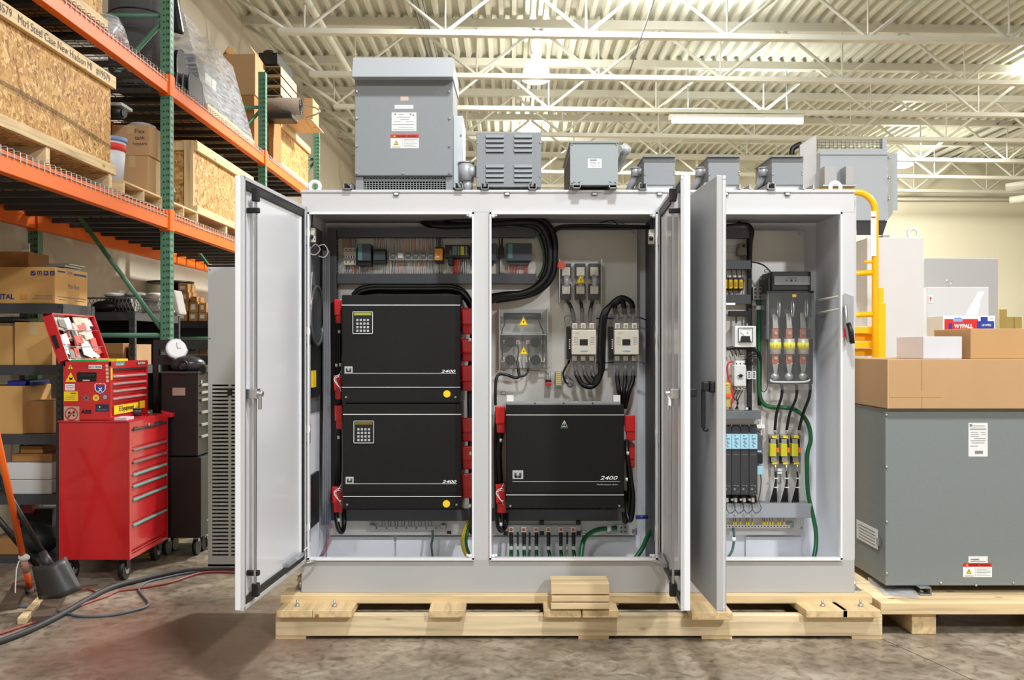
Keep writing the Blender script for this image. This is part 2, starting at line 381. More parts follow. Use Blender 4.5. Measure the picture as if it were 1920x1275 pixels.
for k in range(3):
    pipe('conduit', [(10.6+k*.35, 6, 6.42), (10.6+k*.35, 24, 6.4)], .02, mat((90, 90, 84), .5, .3, name='conduit_dark'), ['left', 'middle', 'right'][k]+' dark conduit of the three under the roof at the far right', 'conduit', group='right roof conduits')
# horizontal bridging + far girts on the back wall
tag(MB().box(XW+.01, YB-.14, 5.45, XR-.01, YB-.02, 5.53).to('wall_girt', JM), 'cream horizontal girt across the back wall', 'beam')
# lamps
EM = mat((255, 252, 240), .5, emit=9, name='lamp_glow'); EMT = mat((250, 255, 252), .5, emit=7, name='tube_glow')
GLS = mat((250, 250, 240), .2, 0, 0, 5, alpha=.4, emit=.1, name='prismatic_dome')
def highbay(x, y, z, label, watt=160):
    t = T('high_bay_lamp', label, 'lamp', (x, y, z), 'high bay lamps')
    MB().cyl((x, y, z+.42), (x, y, z+.70), .10, 14).to('ballast_housing', JM, t, label='cream ballast housing')
    MB().cyl((x, y, z+.7), (x, y, roof(x)-.02), .012, 6).to('hanger_rod', GALV, t)
    m = MB(); n = 20; pr = [(.07, .42), (.10, .36), (.19, .24), (.235, .10), (.24, .02)]
    R = [[m.v((x+r*math.cos(6.28318*j/n), y+r*math.sin(6.28318*j/n), z+h)) for j in range(n)] for r, h in pr]
    for i in range(len(pr)-1):
        for j in range(n): m.f([R[i][j], R[i][(j+1) % n], R[i+1][(j+1) % n], R[i+1][j]], True)
    m.to('dome_shade', GLS, t, label='clear prismatic dome shade')
    MB().sph((x, y, z+.03), .22, 18, 8, (1, 1, .32)).to('glowing_lens', EM, t, label='glowing white lens')
    l = bpy.data.lights.new('high_bay_bulb', 'POINT'); l.energy = watt; l.shadow_soft_size = .2; l.color = (1, .97, .86)
    o = bpy.data.objects.new('high_bay_bulb', l); COL.objects.link(o); o.location = (x, y, z-.12)
    l2 = bpy.data.lights.new('high_bay_uplight', 'POINT'); l2.energy = watt*.28; l2.shadow_soft_size = .1; l2.color = (1, .97, .86)
    o = bpy.data.objects.new('high_bay_uplight', l2); COL.objects.link(o); o.location = (x+.05, y-.15, z+.55)
p = P(1005, 152, 15.2)
highbay(p.x, p.y, p.z, 'glowing dome high bay lamp hanging above the louvered box', 170)
p = P(990, 255, 21.0); highbay(p.x, p.y, p.z, 'far high bay lamp glowing low behind the louvered grey box', 150)
p = P(1692, 312, 22.2); highbay(p.x, p.y, p.z, 'far high bay lamp glowing right of the big grey unit near the back wall', 220)
p = P(1925, 125, 16.2); highbay(p.x, p.y, p.z, 'high bay lamp cut by the right edge of the picture', 150)
d = 16.2
t = T('strip_lamp', 'long glowing fluorescent strip lamp under the roof joists', 'lamp', P(1382, 226, d))
MB().pb(1256, 214, 1508, 221, d-.08, d+.08).to('lamp_housing', JM, t)
MB().cyl(P(1260, 226, d-.06), P(1381, 227, d-.06), .045, 10).to('lamp_tube', EMT, t)
MB().cyl(P(1385, 227, d-.06), P(1505, 228, d-.06), .045, 10).to('lamp_tube', EMT, t)
for xx in (1290, 1475):
    MB().cyl(P(xx, 214, d), (X(xx, d), d, roof(X(xx, d))-.02), .01, 6).to('hanger', GALV, t)
area('strip_glow', P(1382, 236, d), 2.3, .2, 130, (.96, 1, .98)); area('strip_glow_up', P(1382, 205, d), 2.3, .2, 45, (.96, 1, .98), (math.pi, 0, 0))
# ================================================================ main enclosure on its pallet
D = 4.96; DP = 5.44; DB = 5.53
XL, XRr = X(565, D), X(1602, D); ZT, ZB = Z(362, D), Z(1111, D)
E = T('electrical_enclosure', 'large light grey three-door electrical enclosure, doors open, on a wooden pallet', 'electrical cabinet', ((XL+XRr)/2, 5.25, ZB))
oz0, oz1 = Z(1048, D), Z(399, D)
FX = [X(v, D) for v in (565, 578, 889, 918, 1232, 1262, 1577, 1602)]
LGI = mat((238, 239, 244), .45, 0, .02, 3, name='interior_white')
for xx in (XL+.0151, XRr-.0166): MB().box(xx, D+.03, .262, xx+.0015, DB+.01, oz1+.02).to('inner_side', LGI, E)
b = MB()
b.box(XL, D+.005, ZB, XL+.015, DB+.03, ZT); b.to('side_panel', LG, E)
MB().box(XRr-.015, D+.005, ZB, XRr, DB+.03, ZT).to('side_panel', LG, E)
MB().box(XL+.015, DB+.01, .262, XRr-.015, DB+.03, oz1+.03).to('back_sheet', LGI, E)
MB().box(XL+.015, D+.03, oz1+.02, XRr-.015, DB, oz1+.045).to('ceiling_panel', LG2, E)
MB().box(XL+.015, D+.03, .24, XRr-.015, DB+.01, .262).to('floor_panel', WHT, E)
MB().box(XL, D-.005, oz1, XRr, D+.03, ZT).to('lintel', LG, E, bev=.004)
MB().box(XL-.004, D-.012, ZT, XRr+.004, DB+.03, ZT+.016).to('top_cap', LG, E, bev=.004)
MB().box(XL, D-.005, ZB, XRr, D+.03, oz0).to('plinth', LG2, E, bev=.004)
for a, c in ((0, 1), (2, 3), (4, 5), (6, 7)): MB().box(FX[a], D-.0045, oz0-.001, FX[c], D+.03, oz1+.001).to('stile', LG, E)
for a, c in ((1, 2), (3, 4), (5, 6)):
    m = MB(); t_ = .010
    for q in ((FX[a], oz0, FX[a]+t_, oz1), (FX[c]-t_, oz0, FX[c], oz1), (FX[a], oz1-t_, FX[c], oz1), (FX[a], oz0-.004, FX[c], oz0+t_)):
        m.box(q[0], D-.022, q[1], q[2], D+.01, q[3])
    m.to('opening_lip', WHT, E, label='white rolled lip around a door opening')
for a, c in ((2, 0), (3, 1), (4, 0)):
    for zz in (oz1-.018, oz0+.018):
        x = FX[a]+(-.02 if c == 0 else .02); m = MB(); m.sph((x, D-.012, zz), .012, 8, 6); m.sph((x+(.015 if c else -.015), D-.012, zz+.004), .008, 8, 6); m.to('corner_catch', WHT, E)
# mounting plates
MB().box(X(614, DP), DP, Z(1003, DP), X(1195, DP), DP+.004, Z(431, DP)).to('mounting_plate', ZN, E, bev=.002, label='zinc mounting plate behind the drives')
MB().box(X(1250, DP), DP, Z(1003, DP), X(1508, DP), DP+.004, Z(432, DP)).to('mounting_plate', ZN, E, bev=.002, label='zinc mounting plate in the right bay')
m = MB()
for x, y in ((1187, 436), (1187, 995), (1499, 438), (1503, 990), (622, 990)): m.disc(x, y, DP, 2.6, .006, 8)
m.to('plate_bolts', SIL, E, kind='stuff')
MB().box(X(1221, 5.3), 5.18, .262, X(1221, 5.3)+.02, DB, Z(405, DP)).to('divider_post', mat((84, 86, 90), .5, 0, name='divider_grey'), E)  # slim dark grey post, full height
MB().box(X(1232, 5.3), 5.0, .262, X(1232, 5.3)+.02, DB, oz1).to('partition', LGI, E)
for xx in (747, 1075, 1398):       # vertical seam of the bottom back skirt
    pass
m = MB()
for a, c in ((613, 739), (743, 893), (925, 1073), (1077, 1200), (1398, 1502)): m.box(X(a, DB), DB-.008, Z(1046, DB), X(c, DB), DB+.005, Z(1006, DB)); m.to('skirt_panel', LGI, E, bev=.002); m = MB()
# left interior side: dark fan panel
MB().box(XL+.016, 5.02, Z(770, 5.3), XL+.022, 5.40, Z(430, 5.3)).to('upper_shade_sheet', mat((104, 106, 110), .5, 0, name='upper_shade_grey'), E, label='grey upper sheet with painted shade on the left inner side')  # shade of the upper side wall put into this grey
x0 = XL+.022
MB().cyl((x0, 5.16, Z(592, 5.16)), (x0+.02, 5.16, Z(592, 5.16)), .17, 28).to('round_fan_grille', mat((60, 62, 64), .3, .3, name='grille_grey'), E, label='dark round fan grille on the inner side')
MB().ring((x0+.022, 5.16, Z(592, 5.16)), .165, .008, 'X', 28, 6).to('fan_rim', mat((110, 112, 116), .3, .5, name='rim_grey'), E)
MB().box(x0, 5.03, Z(744, 5.1), x0+.012, 5.28, Z(541, 5.1)).to('fan_plate', BLK, E)
MB().box(x0+.001, 5.05, Z(726, 5.1), x0+.02, 5.14, Z(695, 5.1)).to('yellow_label', YEL, E)
MB().box(x0-.004, 5.06, Z(985, 5.15), x0+.01, 5.27, Z(888, 5.15)).to('air_opening', BLK, E, label='black air opening low on the inner side')
# side wiring, door-switches
m = MB()
for k in range(4): m.tube([(XL+.05+.01*k, 5.3, Z(470, 5.3)), (XL+.055+.01*k, 5.3, Z(700, 5.3)), (XL+.045+.012*k, 5.3+.01*k, Z(985, 5.3))], .008, 6, 4)
tag(m.to('wire_harness', mat((120, 122, 126), .4, 0, name='grey_sleeve')), 'grey sleeved wire harness running down the left inner side of the enclosure', 'wire harness')
for cc, dx, lab in ((mat((50, 84, 124), .5, name='blue_wire'), 0, 'blue'), (mat((150, 70, 60), .5, name='red_wire'), .02, 'red')):
    m = MB()
    for k in range(3): m.tube([P(614+k*2+dx*200, 940 if dx == 0 else 978, 5.2), P(612+k*2+dx*150, 1005, 5.2), P(606+k*2+dx*100, 1030, 5.1), P(598+k*3+dx*50, 1045, 5.02)], .0018, 6, 5)
    tag(m.to('wire_harness', cc), lab+' wires dropping to the floor of the left bay', 'wires')
m = MB()
m.tube([P(582, 466, 5.08), P(592, 458, 5.1), P(600, 468, 5.1), P(590, 478, 5.1), P(580, 474, 5.08)], .0035, 6, 6)
m.tube([P(598, 461, 5.15), P(608, 459, 5.15), P(615, 472, 5.15), P(608, 482, 5.15), P(597, 480, 5.15)], .0035, 6, 6)
tag(m.to('wire_loop', LBL), 'two white wire loops at the top of the left bay', 'wire')
pipe('door_wire', [P(585, 510, 5.0), P(581, 600, 5.0), P(580, 700, 5.0), P(582, 800, 5.0)], .0025, mat((214, 190, 190), .5, name='pale_wire'), 'thin pale wire along the left edge of the left bay opening', 'wire', 5)
def limit_switch(px, py, side, lab):
    t = T('door_switch', lab, 'switch', P(px, py+16, 5.02), 'beige door switches')
    MB().pb(px-5, py-13, px+5, py+14, 5.0, 5.04).to('body', CRM, t, bev=.003)
    MB().sph(P(px-1*side, py+4, 4.99), .012, 10, 8).to('roller', BLK, t)
    MB().tube([P(px+1, py-40, 5.03), P(px, py-25, 5.02), P(px, py-13, 5.02)], .004, 6, 4).to('lead', mat((36, 40, 70), .5, name='navy_wire'), t)
    m = MB()
    for dy in (-4, 0, 8): m.sph(P(px-5, py+dy, 5.0), .004, 6, 4); m.sph(P(px+5, py+dy, 5.0), .004, 6, 4)
    m.to('screws', SIL, t)
limit_switch(585, 440, 1, 'beige roller door switch in the upper left corner of the left bay')
limit_switch(1222, 443, 1, 'beige roller door switch in the upper right corner of the middle bay')
MB().ring((X(588, 4.99), 5.02, ZT+.045), .028, .011, 'Y', 22, 8).cyl((X(588, 4.99), 5.02, ZT+.008), (X(588, 4.99), 5.02, ZT+.022), .02, 12).to('lifting_eye', WHT, E, label='white lifting eye bolt on the left top corner')
MB().ring((X(1570, 4.99), 5.02, ZT+.040), .028, .011, 'Y', 22, 8).cyl((X(1570, 4.99), 5.02, ZT+.008), (X(1570, 4.99), 5.02, ZT+.022), .02, 12).to('lifting_eye', WHT, E, label='white lifting eye bolt on the right top corner')
for x in (743, 951, 1115, 1237, 1361, 1477):
    h = MB().pb(x-5, 360, x+5, 366, D-.017, D-.012).to('name_plate', PRK, E); MB().pb(x-4, 361, x+4, 365, D-.0185, D-.016).to('plate_face', LBL, h)
MB().box(XRr, D+.04, Z(600, D), XRr+.025, D+.09, Z(365, D)).to('door_latch_channel', LG, E)
# flange handle (disconnect) on the right stile
t = T('disconnect_handle', 'steel flange disconnect handle with black grip on the right stile', 'handle', P(1592, 650, D-.02))
MB().prism([P(1579, 552, D-.006), P(1584, 549, D-.006), P(1599, 555, D-.006), P(1599, 612, D-.006), P(1590, 640, D-.006), P(1580, 615, D-.006)], (0, -.012, 0)).to('mounting_flange', GALV, t, bev=.002)
MB().tube([P(1585, 572, D-.03), P(1586, 590, D-.045), P(1589, 620, D-.05), P(1593, 642, D-.05)], .010, 8, 4).to('lever', SIL, t)
MB().tube([P(1591, 606, D-.06), P(1596, 622, D-.075), P(1598, 644, D-.075)], [.013]*3, 10, 1).to('grip', BLK, t, label='black grip')
MB().disc(1584, 575, D-.02, 4, .01).to('pivot', SIL, t); MB().pb(1582, 616, 1589, 632, D-.035, D-.03).to('red_tag', PRR, t)
# pen-blue mark in the right bay
m = MB()
for x in (1566.5, 1570.5): m.box(XRr-.0165, 5.02+(1575-x)*.006, Z(710, 5), XRr-.0155, 5.03+(1575-x)*.006, Z(679, 5))
m.box(XRr-.0165, 5.02, Z(698, 5), XRr-.0155, 5.09, Z(692, 5))
m.to('blue_tape_mark', mat((30, 70, 190), .5, name='blue_tape'), E)
for y in (557, 581):
    MB().tube([P(1533, y+6, 5.25), P(1576, y-2, 5.0)], .006, 8, 1).to('handle_rod', CRM, E, label='pale operating rod of the disconnect')
# ---- doors
def door(name, label, H, u, v, Wd, z0, z1, hside):
    u = Vector((u[0], u[1], 0)).normalized(); v = Vector((v[0], v[1], 0)).normalized()
    M = Matrix(((u.x, v.x, 0, H[0]), (u.y, v.y, 0, H[1]), (0, 0, 1, 0), (0, 0, 0, 1)))
    t = E
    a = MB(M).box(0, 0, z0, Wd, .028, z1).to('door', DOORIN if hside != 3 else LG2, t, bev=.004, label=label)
    class N: pass
    m = MB(M)
    for q in ((.0, z0, .02, z1), (Wd-.02, z0, Wd, z1), (0, z0, Wd, z0+.018), (0, z1-.018, Wd, z1)): m.box(q[0], -.014, q[1], q[2], .002, q[3])
    m.to('door_return', LG, a, bev=.002)
    m = MB(M)
    for q in ((.022, z0+.02, .045, z1-.02), (Wd-.036, z0+.02, Wd-.022, z1-.02), (.022, z0+.02, Wd-.022, z0+.05), (.022, z1-.055, Wd-.022, z1-.02)): m.box(q[0], -.010, q[1], q[2], .001, q[3])
    m.to('gasket', RUB, a, label='black door gasket')
    m = MB(M); m.box(.06, -.006, z0+.06, .075, .001, z1-.06); m.box(Wd-.13, -.012, z0+.06, Wd-.11, .001, z1-.06); m.to('stiffener', DOORIN, a, bev=.002)
    zm = Z(738, 4.1)
    if hside == 3: return a, M
    m = MB(M); uu = Wd-.075
    m.box(uu-.007, -.045, zm+.02, uu+.007, -.035, z1-.06); m.to('lock_rod', GALV, a, label='upper lock rod')
    m = MB(M); m.box(uu-.001, -.045, z0+.06, uu+.013, -.035, zm-.02); m.to('lock_rod', GALV, a, label='lower lock rod')
    for zz in (z1-.075, z0+.075):
        MB(M).box(uu-.016, -.055, zz-.03, uu+.016, -.025, zz+.03).to('rod_guide', BLK, a, bev=.004, label='black plastic rod guide')
    for zz in (z1-.145, z0+.15): MB(M).box(uu-.01, -.058, zz-.012, uu+.012, -.0, zz+.012).to('rod_guide', BLK, a, bev=.004, label='black plastic rod guide')
    m = MB(M); m.box(uu-.02, -.055, zm-.022, uu+.03, -.0, zm+.022); m.cyl((uu+.005, -.075, zm), (uu+.005, -.02, zm), .014, 10); m.box(uu+.004, -.07, zm-.07, uu+.016, -.055, zm-.01)
    m.to('latch', SIL, a, bev=.003, label='bright cam latch')
    m = MB(M)
    for zz in (z0+.16, z0+.16+(z1-z0-.32)/3, z0+.16+2*(z1-z0-.32)/3, z1-.16):
        m.box(-.012, -.022, zz-.045, .012, -.002, zz-.003); m.box(-.018, -.022, zz+.003, .006, -.002, zz+.045); m.cyl((-.002, -.028, zz-.05), (-.002, -.028, zz+.05), .008, 8)
    m.to('hinge', SIL, a)
    m = MB(M)
    m.box(.10, -.03, z0+.055, .36, -.008, z0+.075)
    for q in (.13, .22, .33): m.cyl((q, -.032, z0+.065), (q, -.02, z0+.065), .009, 8)
    m.to('stay_bracket', SIL, a)
    return a, M
z0, z1 = .378, 2.294
dl, M1 = door('d', 'left door swung open, white inner face with lock rod', (X(571, D), D-.012), (-.068, -.92), (-.92, .068), .925, z0, z1, 1)
MB().tube([P(572, 1056, 4.9), P(590, 1052, 4.93), P(604, 1046, 5.0)], .006, 6, 3).to('door_stay', SIL, E, label='left door stay arm')
MB().tube([P(563, 1040, 4.9), P(572, 1030, 4.92), P(582, 1024, 4.97), P(580, 1036, 5.0)], .003, 6, 5).to('ground_strap', LBL, E)
dm, M2 = door('d', 'middle door swung open at a right angle, glossy inner face', (X(1239, D), D-.012), (-.050, -.92), (.92, -.050), .925, z0, z1, 2)
MB().tube([P(1200, 1046, 4.98), P(1228, 1053, 4.93), P(1246, 1060, 4.88), P(1254, 1075, 4.7)], .006, 6, 3).to('door_stay', SIL, E, label='middle door stay arm')
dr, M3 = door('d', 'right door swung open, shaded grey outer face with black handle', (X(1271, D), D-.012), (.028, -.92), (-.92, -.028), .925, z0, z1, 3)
def dhandle(M, parent, lab, small=False):
    zm = Z(735, 4.1)
    m = MB(M); uu = .925-(.05 if not small else .075)
    if small: m.box(uu-.028, .028, zm-.02, uu+.028, .064, zm+.018)
    else: m.box(uu-.028, .028, zm+.0, uu+.028, .05, zm+.05); m.box(uu-.02, .05, zm+.005, uu+.02, .08, zm+.048)
    if not small:
        m.box(uu-.016, .066, zm-.16, uu+.012, .083, zm+.02); m.box(uu-.016, .052, zm-.175, uu+.010, .076, zm-.158)
    m.to('door_handle', BLK, parent, bev=.006, label=lab)
dhandle(M3, dr, 'black swing handle hanging down')
dhandle(M2, dm, 'black handle', True)
MB(M2).box(.925-.08, -.062, Z(760, 4.1), .925-.05, -.05, Z(744, 4.1)).to('latch_tag', LBL, dm)
MB().pb(1357, 568, 1379, 572, 4.2, 4.22).to('door_hook', WHT, dr, bev=.002)

# ---------------------------------------------------------------- ducts
def duct(name, x0, y0, x1, y1, df, m, label, horiz=True, n=0):
    t = T('wire_duct', label, 'wire duct', P((x0+x1)/2, y1, df))
    MB().pb(x0, y0, x1, y1, df, df+.006).to('cover', m, t, bev=.002)
    b_ = MB()
    if horiz:
        L_ = X(x1, df)-X(x0, df); k = max(4, int(L_/.014))
        for s0 in (0, 1):
            zz = Z(y0, df)-.004 if s0 == 0 else Z(y1, df)+.001
            for i in range(k):
                xx = X(x0, df)+L_*i/k; b_.box(xx, df+.006, zz, xx+.008, DP-.004, zz+.003)
    else:
        L_ = Z(y0, df)-Z(y1, df); k = max(4, int(L_/.02))
        for s0 in (0, 1):
            xx = X(x0, df)+.001 if s0 == 0 else X(x1, df)-.004
            for i in range(k):
                zz = Z(y1, df)+L_*i/k; b_.box(xx, df+.006, zz, xx+.003, DP-.004, zz+.012)
    b_.to('slotted_side', m, t, kind='stuff')
    MB().box(X(x0, df)+.006, DP-.01, Z(y1, df)+.006, X(x1, df)-.006, DP-.001, Z(y0, df)-.006).to('duct_base', m, t)
duct('', 632, 427, 1005, 445, 5.37, DUCT, 'dark grey wire duct across the top of the left and middle bays')
duct('', 632, 513, 1005, 532, 5.37, DUCT, 'dark grey wire duct right below the row of relays')
duct('', 614, 427, 631, 976, 5.37, DUCT, 'tall dark grey wire duct down the left edge of the left bay', False)
duct('', 640, 955, 893, 977, 5.39, DUCT, 'dark grey wire duct under the stacked drives of the left bay')
duct('', 920, 955, 1166, 977, 5.39, DUCT, 'dark grey wire duct under the middle drive above the square lugs')
duct('', 1345, 427, 1409, 446, 5.37, DUCT, 'topmost dark wire duct in the right bay')
duct('', 1345, 488, 1408, 505, 5.37, DUCT, 'dark wire duct above the yellow fuse holders in the right bay')
duct('', 1345, 552, 1408, 570, 5.37, DUCT, 'dark wire duct below the yellow fuse holders in the right bay')
duct('', 1345, 770, 1427, 786, 5.37, mat((108, 110, 114), .55, name='mid_grey_duct'), 'mid grey wire duct under the motor starter in the right bay')
duct('', 1345, 944, 1522, 971, 5.33, DUCTL, 'light grey wire duct near the bottom of the right bay')
tag(MB().pb(1403, 446, 1410, 770, 5.40, DP-.002).to('wire_duct', RUB), 'narrow black wire duct running down the right bay', 'wire duct')

# ---------------------------------------------------------------- drives
def drive(x0, y0, x1, y1, d, label, kind, sc=1):
    t = T('motor_drive', label, 'motor drive', P((x0+x1)/2, y1, d+.1), 'black motor drives')
    W_ = x1-x0; H_ = y1-y0
    MB().pb(x0, y0, x1, y1, d, DP-.03).to('chassis', DRV, t, bev=.003)
    q = d-.003
    c = MB().pb(x0+1, y0+20*H_/200, x1-1, y1-30*H_/200, q, d+.01).to('front_cover', DRV, t, bev=.002)
    for yy, xa, xb in ((y0+19, x0, x1), (y1-25 if kind == 3 else y1-29 if kind == 1 else y1-23, x0, x1)):
        MB().pb(xa, yy-.55, xb, yy+.55, q-.001, q).to('white_stripe', PRW, t)
    yl = y0+147 if kind == 1 else (y0+149 if kind == 2 else y0+144)
    MB().pb(x0+5 if kind < 3 else x0+12, yl-.35, x1-8, yl+.35, q-.001, q).to('thin_stripe', LBL, t)
    lx = x0+5 if kind < 3 else x0+12; ly = yl-13 if kind < 3 else yl-21; lw = 15 if kind < 3 else 20; lh = 12 if kind < 3 else 16
    lg = MB().pb(lx, ly, lx+lw, ly+lh, q-.002, q).to('logo_plate', mat((178, 178, 176), .6, name='logo_grey'), t)
    m = MB(); e = q-.0028
    m.pb(lx+lw*.16, ly+lh*.28, lx+lw*.38, ly+lh*.85, e, q); m.pb(lx+lw*.62, ly+lh*.28, lx+lw*.84, ly+lh*.85, e, q); m.pb(lx+lw*.25, ly+lh*.62, lx+lw*.75, ly+lh*.88, e, q)
    m.to('logo_letter', mat((70, 70, 72), .6, name='dark_grey_print'), lg)
    text('2400', x1-36 if kind < 3 else x1-45, x1-9 if kind < 3 else x1-12, yl-4 if kind < 3 else yl-7, q-.001, PRW, t, bold=.012, shear=.3, hpx=5.5 if kind < 3 else 7.5)
    if kind == 3:
        text('Performance drive', x1-51, x1-12, yl+5.5, q-.001, LBL, t, shear=.3, hpx=2.6)
        text('!', x0+108.2, x0+109.6, y0+36, q-.0015, PRW, t, bold=.02)
        m = MB(); cx, cy = x0+109, y0+36
        pts = [P(cx, cy-6, q), P(cx+5.5, cy+4.5, q), P(cx-5.5, cy+4.5, q)]
        for i in range(3): m.tube([pts[i]-Vector((0, .001, 0)), pts[(i+1) % 3]-Vector((0, .001, 0))], .0018, 4, 1)
        m.to('warning_triangle', PRW, t)
        MB().pb(cx-7, cy+6, cx+7, cy+8, q-.001, q).to('green_print', mat((40, 120, 60), .6, name='green_print'), t)
        MB().pb(x0+2, y0-6, x1-8, y0, d+.01, d+.06).to('top_flange', GALV, t, bev=.001)
        for xx in (x0+1, x1-20): MB().pb(xx, y0-18, xx+13, y0-1, d+.05, d+.06).to('lifting_tab', LBL, t)
        m = MB()
        for xx in (x0+54, x0+108, x0+162): m.disc(xx, y0-3, d+.01, 1.4, .004, 8)
        m.to('flange_holes', PRK, t)
    if kind < 3:
        kx, ky = x0+20, y0+31; kw, kh = 38, 42
        k = MB().pb(kx, ky, kx+kw, ky+kh, q-.006, q).to('keypad', BLK, t, bev=.002)
        m = MB()
        for r_ in ((kx, ky, kx+kw, ky+.9), (kx, ky+kh-.9, kx+kw, ky+kh), (kx, ky, kx+.9, ky+kh), (kx+kw-.9, ky, kx+kw, ky+kh)): m.pb(*r_, q-.0075, q-.006)
        m.to('keypad_border', PRW, k)
        MB().pb(kx+3, ky+2, kx+kw-3, ky+7.2, q-.009, q-.006).to('display', mat((158, 160, 60) if kind == 1 else (104, 98, 40), .3, name='lcd_olive'), k, label='olive display')
        kk = MB().pb(kx+7, ky+14, kx+11, ky+18, q-.010, q-.006).to('key', mat((176, 178, 180), .4, name='key_grey'), k)
        for r_ in range(4):
            for c_ in range(4):
                if r_ or c_:
                    o = kk.copy(); COL.objects.link(o); o.location = (6.6*c_*s_(q), 0, -6.7*r_*s_(q))
        MB().disc(x1-25+(0 if kind == 1 else -3), y1-16.5+(0 if kind == 1 else 7), q+.001, 6.8, .003, 20).to('yellow_sticker', YEL, t)
    m = MB()
    for xx in (x0+8, x1-9): m.disc(xx, y1-(10.5 if kind == 1 else 8 if kind == 2 else 4.5), d, 2, .004, 10)
    m.to('screws', SIL, t)
    return t
drive(641, 553, 863, 755, 5.14, 'black drive with bright olive display, upper one of the left bay', 1)
drive(643, 758, 865, 954, 5.14, 'black drive with dim olive display, lower one of the left bay', 2)
drive(949, 759, 1170, 953, 5.14, 'black drive without keypad, in the middle bay', 3)
tag(MB().pb(648, 742, 862, 760, 5.18, DP-.02).to('drive_bracket', BLK), 'black bracket between the two stacked drives in the left bay', 'bracket')  # black block filling the gap between the drives
# ---------------------------------------------------------------- red terminal covers and drive cables
def redcap(x0, y0, x1, y1, d, label, dx=0, big=False):
    t = T('terminal_cover', label, 'terminal cover', P((x0+x1)/2, y1, d), 'red rubber terminal covers')
    ym = y0+(y1-y0)*.66
    if big:
        w = X(x1, d)-X(x0, d)
        m = MB(); m.hexa([P(x0+3, ym, d-.03), P(x1, ym, d-.03), P(x1, ym, d+.12), P(x0+3, ym, d+.12)], [P(x0+1, y0+4, d-.02), P(x1, y0+2, d-.02), P(x1, y0+2, d+.12), P(x0+1, y0+4, d+.12)]); m.to('cover_body', REDC, t, bev=.010, seg=3)
        MB().hexa([P(x0+1, ym+2, d-.01), P(x0+9, ym+2, d-.01), P(x0+8, ym+2, d+.12), P(x0+1, ym+2, d+.12)], [P(x0, y0, d+.0), P(x0+6, y0, d+.0), P(x0+6, y0, d+.12), P(x0, y0, d+.12)]).to('cover_flange', REDC, t, bev=.006)
        MB().hexa([P(x0+4, y1, d), P(x1-1, y1, d), P(x1-1, y1, d+.10), P(x0+4, y1, d+.10)], [P(x0+3, ym-1, d-.015), P(x1-1, ym-1, d-.015), P(x1-1, ym-1, d+.11), P(x0+3, ym-1, d+.11)]).to('cover_neck', REDC, t, bev=.006)
    else:
        MB().hexa([P(x0+dx, ym, d), P(x1, ym, d), P(x1, ym, d+.1), P(x0+dx, ym, d+.1)], [P(x0, y0, d), P(x1, y0, d), P(x1, y0, d+.1), P(x0, y0, d+.1)]).to('cover_body', REDC, t, bev=.006)
        MB().hexa([P(x0+4, y1, d+.01), P(x1, y1, d+.01), P(x1, y1, d+.09), P(x0+4, y1, d+.09)], [P(x0+dx+2, ym-1, d+.006), P(x1, ym-1, d+.006), P(x1, ym-1, d+.1), P(x0+dx+2, ym-1, d+.1)]).to('cover_neck', REDC, t, bev=.005)
dC = 5.24
cs = [(626, 561, 640, 607, 'left of the upper drive, at its top'), (625, 703, 640, 749, 'left of the upper drive, at its foot with white wires'),
      (627, 760, 642, 805, 'left of the lower drive, at its top'), (622, 912, 642, 961, 'left of the lower drive, at its foot with white wires')]
for a in cs: redcap(*a[:4], dC, 'red cover '+a[4], 1)
for y0, y1, l in ((575, 627, 'topmost right of the upper drive'), (632, 678, 'middle right of the upper drive'), (682, 733, 'lowest right of the upper drive'),
                  (780, 828, 'topmost right of the lower drive'), (833, 880, 'middle right of the lower drive'), (884, 934, 'lowest right of the lower drive')):
    redcap(863, y0, 890, y1, dC-.02, 'red cover '+l+' in the left bay', 0, True)
redcap(928, 762, 948, 812, dC, 'red cover at the top left of the middle bay drive', 1, False)
redcap(929, 908, 949, 962, dC, 'red cover at the lower left of the middle bay drive', 1)
redcap(1171, 778, 1191, 826, dC, 'upper red cover right of the middle bay drive', 0, False)
redcap(1172, 831, 1190, 877, dC+.04, 'lower red cover right of the middle bay drive', 0, False)
def cable(pts, r, m, label, cat='cable', group=None, name='power_cable', sub=6, n=8):
    return tag(MB().tube([P(*p) for p in pts], r, n, sub).to(name, m), label, cat, group)
def bundle(paths, r, m, label, name='cable_bundle', cat='cable', group=None, sub=6):
    mb = MB()
    for pts in paths: mb.tube([P(*p) for p in pts], r, 8, sub)
    return tag(mb.to(name, m), label, cat, group)
def off(pts, dx, dy, dd=0): return [(a+dx, b_+dy, c+dd) for a, b_, c in pts]
# left side of drives
for (y0, y1, l) in ((607, 703, 'black cables between the red covers left of the upper drive'), (749, 760, 'black cable stub between the two drives at the left'), (805, 912, 'black cables between the red covers left of the lower drive')):
    bundle([[(634+k*4-2, y0-3, dC+.04), (635+k*4-2, (y0+y1)/2, dC+.04), (633+k*4-2, y1+5, dC+.05)] for k in range(2)], .012, CAB, l)
cable([(630, 955, dC+.04), (633, 985, dC+.02), (640, 998, dC+.02), (645, 985, dC+.06), (645, 957, dC+.09)], .014, CAB, 'black cable loop under the lower left red cover')
bundle([off([(886, 560, 5.33), (887, 640, 5.3), (882, 720, 5.28), (884, 850, 5.26), (886, 960, 5.3), (886, 1000, 5.36)], k*4-2, 0) for k in range(2)], .013, CAB, 'black cables running down right of the drives in the left bay')
arch = [(662, 558, 5.36), (675, 546, 5.36), (700, 541, 5.36), (740, 541, 5.36), (800, 541, 5.36), (845, 541, 5.36), (868, 550, 5.36), (882, 570, 5.34), (888, 590, 5.33)]
